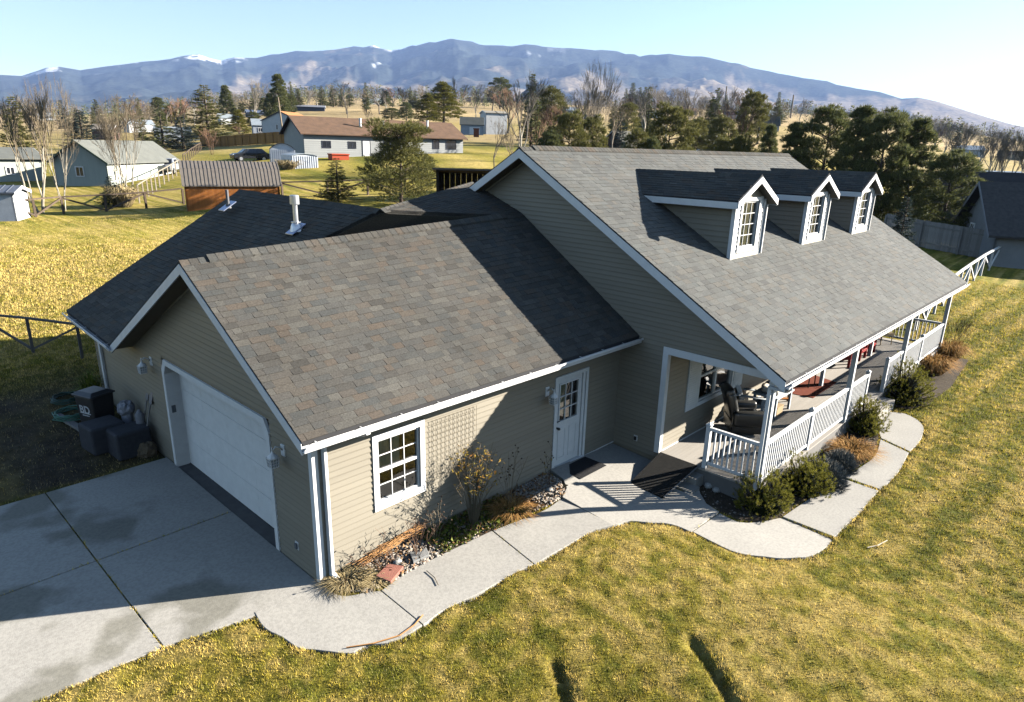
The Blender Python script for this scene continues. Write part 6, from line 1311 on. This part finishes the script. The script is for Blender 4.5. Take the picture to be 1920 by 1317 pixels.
for a in [('spread', 926, 306, 214, 58, 'small tan bare tree right of the ranch house', 78), ('grey', 974, 285, 128, 84, 'tall grey bare tree behind the gable peak', 75), ('rus', 1012, 285, 192, 70, 'russet bare tree behind the roof ridge', 82), ('spread', 962, 285, 226, 60, 'dense tan bare thicket tree behind the gable peak', 70), ('rus', 1048, 270, 196, 60, 'russet bare tree right of the grey bare tree', 105), ('grey', 1090, 285, 150, 92, 'wide tan bare tree behind the roof ridge', 85), ('asp', 1116, 285, 104, 74, 'very tall thin bare poplar behind the roof ridge', 80), ('spread', 1148, 285, 172, 84, 'bare spreading tree right of the tall poplar', 95), ('pineO', 1064, 292, 216, 74, 'olive pine low behind the roof ridge', 62), ('pineO', 1108, 296, 224, 60, 'olive evergreen next to the low olive pine', 66), ('pineD', 1030, 296, 250, 54, 'dark low pine at the ridge, left of the olive pine', 60), ('sprB', 1162, 262, 207, 34, 'dark spruce behind the left brown house', 105), ('pineO', 1196, 292, 250, 60, 'olive bush pine in front of the left brown house', 58), ('pineD', 1222, 294, 262, 40, 'dark low bush at the ridge between the brown houses', 57), ('pineO', 1254, 294, 204, 96, 'big rounded olive pine between the two brown houses', 62), ('grey', 1208, 240, 160, 56, 'white stemmed bare tree left of the big olive pine', 150), ('grey', 1250, 236, 160, 62, 'white stemmed bare tree above the big olive pine', 150), ('spread', 1302, 250, 176, 70, 'purple grey bare tree right of the big olive pine', 140), ('pineO', 1302, 286, 225, 46, 'olive pine behind the right brown house', 95), ('pineD2', 1332, 240, 188, 34, 'dark spruce shaped pine far behind the right brown house', 150), ('rus', 1366, 250, 192, 50, 'orange brown bare tree left of the golden willow', 130), ('pineO', 1350, 290, 222, 50, 'olive pine right of the right brown house', 90), ('rus', 1384, 285, 200, 36, 'golden bare willow in front of the tall olive pine', 92), ('pineO', 1402, 292, 176, 58, 'tall olive pine left of the dark pine row', 95), ('pineD2', 1440, 292, 236, 46, 'dark pine at the left end of the dark pine row', 62), ('pineO', 1352, 300, 262, 44, 'low olive bush at the ridge near the right brown house', 56), ('pineO', 1385, 300, 258, 50, 'low dark olive bush at the ridge before the dark pine row', 56),
 ('pineD2', 1476, 380, 232, 76, 'dark pine in the row behind the far dormer, leftmost', 58), ('pineD', 1530, 385, 206, 98, 'dark pine in the row behind the far dormer, second', 60), ('pineD2', 1590, 385, 203, 92, 'tall dark pine above the far dormer', 57), ('pineD', 1640, 388, 214, 100, 'broad dark pine right of the far dormer', 56), ('pineD2', 1696, 390, 226, 92, 'dark pine at the right end of the dark pine row', 57), ('pineD', 1770, 405, 288, 108, 'single dark pine in the neighbour yard at right', 55), ('sprB', 1690, 440, 364, 50, 'small blue spruce on the lawn beyond the roof', 46), ('grey', 1790, 330, 228, 46, 'grey bare tree behind the single dark pine', 110), ('sprB', 1788, 300, 228, 26, 'narrow spruce among the bare trees at right', 118), ('grey', 1848, 345, 252, 50, 'grey bare tree at right, behind the pale metal roof', 130), ('asp2', 1880, 350, 262, 46, 'thin bare tree near the right edge', 120), ('grey', 1912, 360, 268, 54, 'bare tree at the right edge', 118), ('col', 1862, 350, 262, 30, 'narrow bare tree left of the right edge pair', 112), ('asp2', 1935, 360, 258, 60, 'bare tree cut by the right edge', 125), ('pineO', 1903, 362, 330, 20, 'small olive pine by the pale metal roof at right', 96)]: tree(*a[:6], r=a[6])
far = 'far tree line behind the fields'
FL = {'sprD': 'dark conifer in the far tree line', 'grey': 'bare pale tree in the far tree line', 'rus': 'reddish bare tree in the far tree line', 'pineD2': 'broad dark pine in the far tree line', 'spread': 'spreading bare tree in the far tree line', 'col': 'narrow bare poplar in the far tree line'}
FARL = []
for kind, px, pyb, pyt, wpx in [('sprD', 436, 212, 174, 16), ('sprD', 456, 212, 182, 18), ('sprD', 477, 214, 170, 16), ('grey', 420, 214, 182, 26), ('pineD2', 496, 214, 186, 26), ('grey', 508, 214, 172, 30), ('sprD', 534, 210, 166, 14), ('grey', 522, 212, 172, 30), ('sprD', 560, 208, 168, 22), ('pineD2', 548, 208, 180, 26), ('grey', 578, 208, 170, 26), ('grey', 596, 206, 170, 26), ('sprD', 605, 204, 163, 18), ('sprD', 625, 202, 162, 18), ('sprD', 642, 202, 168, 16), ('sprD', 656, 200, 166, 16), ('spread', 652, 228, 186, 30), ('grey', 690, 202, 178, 34), ('rus', 736, 202, 166, 34), ('grey', 758, 204, 172, 30), ('pineD2', 724, 202, 174, 22), ('sprD', 780, 206, 172, 16), ('grey', 790, 204, 170, 30), ('grey', 875, 190, 160, 26), ('grey', 895, 190, 158, 26), ('rus', 914, 190, 164, 24), ('spread', 1030, 200, 164, 34), ('pineD2', 1046, 186, 158, 34), ('sprD', 1184, 205, 158, 22), ('sprD', 1172, 205, 168, 14), ('sprD', 1197, 206, 166, 20), ('spread', 1228, 210, 158, 40), ('sprD', 1284, 200, 160, 18), ('grey', 1275, 210, 166, 34), ('rus', 1340, 215, 170, 34), ('sprD', 1322, 205, 165, 22), ('sprD', 1358, 215, 180, 14), ('grey', 1450, 204, 176, 30), ('grey', 1470, 208, 174, 30), ('rus', 1500, 212, 188, 30), ('sprD', 1460, 232, 208, 24), ('sprD', 1528, 205, 190, 14), ('rus', 1545, 208, 190, 30), ('sprD', 1568, 214, 196, 16), ('spread', 1617, 218, 196, 26), ('sprD', 1668, 240, 220, 16), ('sprD', 1700, 238, 218, 18), ('grey', 1780, 262, 236, 30), ('sprD', 1664, 225, 214, 10), ('grey', 60, 245, 222, 20), ('spread', 270, 235, 205, 30), ('grey', 690, 236, 205, 22), ('col', 1110, 205, 165, 14), ('grey', 1240, 215, 175, 26), ('sprD', 1395, 215, 190, 14), ('rus', 1420, 215, 192, 24)]: FARL.append((kind, px, pyb, pyt, wpx))
ORD = [] or ['leftmost', 'second', 'third', 'fourth', 'fifth', 'sixth', 'seventh', 'eighth', 'ninth', 'tenth', 'eleventh', 'twelfth', 'thirteenth', 'fourteenth', 'fifteenth', 'sixteenth', 'seventeenth', 'eighteenth', 'nineteenth', 'twentieth', 'twenty-first', 'twenty-second', 'twenty-third', 'twenty-fourth', 'twenty-fifth', 'twenty-sixth']
cnt = {}
for kind, px, pyb, pyt, wpx in sorted(FARL, key=lambda a: a[1]):
    k = cnt.get(kind, 0); cnt[kind] = k+1; tree(kind, px, pyb, pyt, wpx, ORD[k]+(' ' if k == 0 else ' from left ')+FL[kind], None, far)
# belts of bare trees and conifers in the middle distance
BT = []
rb = random.Random(77)
def belt(n, x0, x1, r0, r1, hp, kinds, nm, grp):
    xs = sorted(lerp(x0, x1, (k+rb.uniform(.1, .9))/n) for k in range(n)); c = {}
    for x in xs:
        kd = rb.choice(kinds); r = rb.uniform(r0, r1); p = at(x, 300, r); p = np.array([p[0], p[1], tz(p[0], p[1])]); h = rb.uniform(*hp); q = mpp(p); k = c.get(kd, 0); c[kd] = k+1; word = {'grey': 'grey bare tree', 'rus': 'russet bare tree', 'spread': 'spreading bare tree', 'asp': 'pale bare tree', 'asp2': 'slender bare tree', 'sprD': 'dark conifer', 'pineO': 'olive pine', 'pineD2': 'dark pine', 'col': 'narrow bare tree', 'sprB': 'blue conifer'}[kd]
        o = clone(PR[kd], tuple(p), rb.uniform(0, 6.28), (h/10*rb.uniform(.8, 1.25),)*2+(h/10,), ORD[k]+(' ' if k == 0 else ' from left ')+word+' '+nm, grp); o['category'] = 'tree'
        if 'rad' in o: del o['rad']
belt(34, 930, 1450, 120, 300, (7, 12), ['grey', 'rus', 'spread', 'grey', 'rus', 'asp', 'sprD', 'pineO'], 'in the belt behind the roof ridge', 'tree belt behind the ridge'); belt(14, 1745, 1930, 130, 300, (6, 10), ['grey', 'spread', 'grey', 'asp', 'asp2'], 'in the belt at the right edge', 'tree belt at the right edge')
belt(16, 250, 560, 170, 320, (7, 12), ['grey', 'rus', 'sprD', 'spread', 'pineD2'], 'in the belt behind the left buildings', 'tree belt behind the left buildings'); belt(14, 600, 930, 260, 420, (8, 13), ['grey', 'rus', 'sprD', 'spread'], 'in the belt beyond the ranch house', 'tree belt beyond the ranch house'); belt(10, -10, 240, 150, 320, (7, 11), ['grey', 'sprD', 'spread', 'sprB'], 'in the belt at the far left', 'tree belt at the far left'); belt(12, 1440, 1760, 170, 360, (7, 11), ['grey', 'rus', 'sprD', 'spread'], 'in the belt above the dark pine row', 'tree belt above the dark pines')
for k_, o in PR.items():
    for ch in list(o.children): bpy.data.objects.remove(ch)
    bpy.data.objects.remove(o)
tuft('dry_grass_mound', tuple(site(232, 388)), 1.7, 1.9, 600, 41, PALE, 'tan dry grass mound beside the small blue spruce', 'plant', .5, .06)
tuft('dry_grass_mound', tuple(site(540, 318)), 2.0, 1.2, 300, 42, PALE, 'dry grass heap in front of the metal sheds', 'plant', .5, .06); b2_ = bare('bare_shrub', 3.0, 131, TWIGR, TWIGR, 'vase', 5, 4, .8); b2_.location = site(398, 291); tag(b2_, 'bare brown shrub at the foot of the left utility pole', 'shrub'); b2_.scale = (1.6, 1.6, 1.5)
# far woods on the slopes that read as one mass
def far_wood(name, n, seed, az0, az1, r0, r1, label, hmin, hmax, mt, wid=.2, bare_=False):
    rs = np.random.RandomState(seed); az = np.radians(rs.uniform(az0, az1, n*4)); r = r0*(r1/r0)**rs.uniform(0, 1, n*4); x = CAM[0]+r*np.cos(az); y = CAM[1]+r*np.sin(az); k = fbm(x/(r0*.16), y/(r0*.16), seed, 3) > .50; x, y = x[k][:n], y[k][:n]; n = len(x); h = rs.uniform(hmin, hmax, n)
    b = np.stack([x, y, terrain(x, y)], -1); m_ = 70; B = np.repeat(b, m_, 0); t_ = rs.uniform(.03, .97, n*m_)**(.8 if bare_ else 1.25); hh = np.repeat(h, m_); th = rs.uniform(0, 6.28, n*m_)
    pr = np.sin(np.clip(t_, 0, 1)*2.6+.35) if bare_ else (1.03-t_); q = hh*wid*pr*rs.uniform(.25, 1, n*m_)
    B = B+np.stack([np.cos(th)*q, np.sin(th)*q, hh*t_*.92], -1); D = unit(np.stack([np.cos(th)*(.4 if bare_ else 1), np.sin(th)*(.4 if bare_ else 1), rs.uniform(.6, 1.4, n*m_) if bare_ else rs.uniform(-.3, .5, n*m_)], -1)); tri = brush(B, D, hh*(.13 if bare_ else .10), hh*.01, 1, rs, .35, .10 if bare_ else .5)
    tr_ = np.stack([b-np.stack([h*.012, h*0, h*0], -1), b+np.stack([h*.012, h*0, h*0], -1), b+np.stack([h*0, h*0, h*.9], -1)], 1).reshape(-1, 3)
    return tag(tris_obj(name, np.concatenate([tri, tr_]), mt), label, 'woodland', kind='stuff')
far_wood('far_conifer_wood', 620, 201, 5, 78, 430, 1150, 'distant dark conifers scattered along the valley rise', 7, 14, NEED_D); far_wood('far_bare_wood', 900, 202, 3, 80, 340, 1000, 'distant bare trees scattered along the valley rise', 6, 11, mat('far_twig_mass', (.22, .165, .12), (.17, .13, .10), .02, .95), .3, True)
# ---------------------------------------------------------------- mountains
SIL = [(-200, 160), (-100, 150), (0, 140), (40, 142), (85, 126), (110, 124), (150, 132), (200, 124), (250, 118), (300, 112), (340, 105), (372, 102), (395, 110), (415, 114), (440, 107), (480, 108), (520, 100), (560, 95), (600, 93), (640, 89), (675, 86), (700, 85), (735, 95), (765, 87), (800, 80), (830, 75), (852, 72), (880, 77), (910, 84), (950, 86), (985, 82), (1020, 87), (1060, 90), (1100, 92), (1150, 95), (1180, 100), (1200, 104), (1230, 102), (1255, 100), (1290, 104), (1330, 107), (1360, 112), (1388, 118), (1420, 128), (1460, 138), (1500, 143), (1550, 152), (1600, 165), (1650, 172), (1690, 184), (1720, 182), (1760, 190), (1800, 203), (1850, 220), (1900, 234), (1940, 242), (2050, 252), (2200, 262)]
sa = np.array([math.degrees(math.atan2(ray(a, b_)[1], ray(a, b_)[0])) for a, b_ in SIL]); se = np.array([ray(a, b_)[2]/math.hypot(ray(a, b_)[0], ray(a, b_)[1]) for a, b_ in SIL]); o_ = np.argsort(sa); sa, se = sa[o_], se[o_]; sp_ = np.array([a for a, b_ in SIL], float)[o_]
AZ = np.linspace(sa[0]+.3, sa[-1]-.3, 1250); RR = 1700*(11500/1700)**np.linspace(0, 1, 130)
A2, R2 = np.meshgrid(AZ, RR, indexing='ij'); PXc = np.interp(A2, sa, sp_); EL = np.interp(A2, sa, se)
Xm = CAM[0]+R2*np.cos(np.radians(A2)); Ym = CAM[1]+R2*np.sin(np.radians(A2))
RC = np.interp(PXc, [0, 500, 900, 1400, 1900], [9300, 9300, 8200, 7600, 7600]); RC = RC*(1+.05*(fbm(A2/6, A2*0, 301, 2)-.5)); Hs = EL*RC+CAM[2]
s = np.clip((R2-1900)/(RC-1900), 0, 1.4); base = np.where(s < 1, s**1.9*(1-.25*(1-s)*s), 1-(s-1)*1.3)
wx = Xm+500*(fbm(Xm/1700, Ym/1700, 305, 3)-.5); wy = Ym+500*(fbm(Xm/1700, Ym/1700, 306, 3)-.5)
rid = (1-np.abs(2*fbm(wx/1500, wy/1500, 307, 5)-1))-.74; rid2 = (1-np.abs(2*fbm(wx/520, wy/520, 311, 4)-1))-.72
env = np.clip(s, 0, 1)*(1-np.clip(s, 0, 1)**6)
hm_ = Hs*base+Hs*env*(.48*rid+.24*rid2)+40*env*(fbm(Xm/160, Ym/160, 313, 3)-.5)
# foothills
ft = sst((R2-2000)/900)*sst((6200-R2)/2200); hm_ = hm_+ft*(150*np.clip(fbm(Xm/1100, Ym/1100, 317, 3)-.38, 0, 1)+18*(fbm(Xm/260, Ym/260, 319, 3)-.5))
# wooded hill in the middle distance
az_h = np.interp(1015, sp_[::-1] if sp_[0] > sp_[-1] else sp_, sa[::-1] if sp_[0] > sp_[-1] else sa); hill = np.exp(-((A2-az_h)/3.6)**2-((R2-2700)/430)**2); hm_ = hm_+205*hill
lim = np.where(s <= 1, EL*R2*(1+0*s)+CAM[2]-.2, 1e9); hm_ = np.minimum(hm_, np.maximum(lim, 20)); Zm = np.maximum(hm_, -60)+terrain(Xm, Ym)*sst((2600-R2)/900)-8*sst((2300-R2)/500)
hf = Zm/Hs
n1 = fbm(Xm/420, Ym/420, 321, 4); n2 = fbm(Xm/90, Ym/90, 323, 3); n3 = fbm(Xm/1500, Ym/1500, 325, 3)
thr = np.interp(PXc, [0, 300, 450, 700, 1000, 1300, 1500, 1700, 1920], [.10, .12, .30, .46, .48, .54, .72, .90, 1.0])
forest = sst((hf*.95+1.0*(n1-.5)+.9*(n3-.5)+.40*(n2-.5)-thr+.14)/.24); forest = np.maximum(forest, sst((hill-.25)/.2)*.95)
fc = np.array([.026, .036, .034])*(1+.9*(n2[..., None]-.4)); gc = lerp(np.array([.22, .178, .125]), np.array([.17, .142, .104]), n1[..., None])
cm = lerp(gc, fc, forest[..., None]*.94)
def gp(c, w_): return np.exp(-((PXc-c)/w_)**2)
snow = sst((hf-.80+.9*(n1-.52)+.5*(n2-.5)+.16*np.maximum.reduce([gp(372, 42), gp(702, 34)*1.25, gp(95, 30)*.5, gp(455, 16)*.4, gp(160, 14)*.5])*1.0-.30)/.10)*np.clip(gp(372, 60)+gp(702, 44)+.8*gp(95, 60)+.6*gp(260, 30)+.6*gp(460, 30)+.35*gp(1000, 50), 0, 1)
cm = lerp(cm, np.array([.80, .82, .86]), snow[..., None])
na, nr_ = A2.shape; idm = np.arange(na*nr_).reshape(na, nr_); qm = np.stack([idm[:-1, :-1], idm[:-1, 1:], idm[1:, 1:], idm[1:, :-1]], -1).reshape(-1, 4)
m, t, b = nodes('mountain_slopes'); b.inputs['Roughness'].default_value = 1; b.inputs['Specular IOR Level'].default_value = 0; a_ = N(t, 'ShaderNodeAttribute', attribute_name='col')
tc = N(t, 'ShaderNodeTexCoord'); nz = N(t, 'ShaderNodeTexNoise'); nz.inputs['Scale'].default_value = .03; nz.inputs['Detail'].default_value = 5; t.links.new(tc.outputs['Object'], nz.inputs['Vector']); mr = N(t, 'ShaderNodeMapRange'); mr.inputs[1].default_value = .3; mr.inputs[2].default_value = .7; mr.inputs[3].default_value = .6; mr.inputs[4].default_value = 1.4; t.links.new(nz.outputs['Fac'], mr.inputs[0]); hs = N(t, 'ShaderNodeHueSaturation'); t.links.new(mr.outputs[0], hs.inputs['Value']); t.links.new(a_.outputs['Color'], hs.inputs['Color']); t.links.new(hs.outputs[0], b.inputs['Base Color'])
mo = link('mountains', npmesh('mountains', np.stack([Xm, Ym, Zm], -1).reshape(-1, 3), qm, m, cm.reshape(-1, 3), 4)); tag(mo, kind='structure'); mo.data.polygons.foreach_set('use_smooth', [True]*len(mo.data.polygons))
# ---------------------------------------------------------------- haze in the valley air
hz = MB().box(-12500, 12500, -12500, 12500, -75, float(Zm.max())+60).build('haze'); tag(hz, kind='stuff')
m = bpy.data.materials.new('valley_haze'); m.use_nodes = True; t = m.node_tree; t.nodes.clear(); ou = t.nodes.new('ShaderNodeOutputMaterial'); pv = t.nodes.new('ShaderNodeVolumePrincipled'); pv.inputs['Color'].default_value = (.38, .56, 1.0, 1); pv.inputs['Density'].default_value = 5.0e-5; pv.inputs['Anisotropy'].default_value = 0.1
t.links.new(pv.outputs[0], ou.inputs['Volume']); hz.data.materials.append(m)
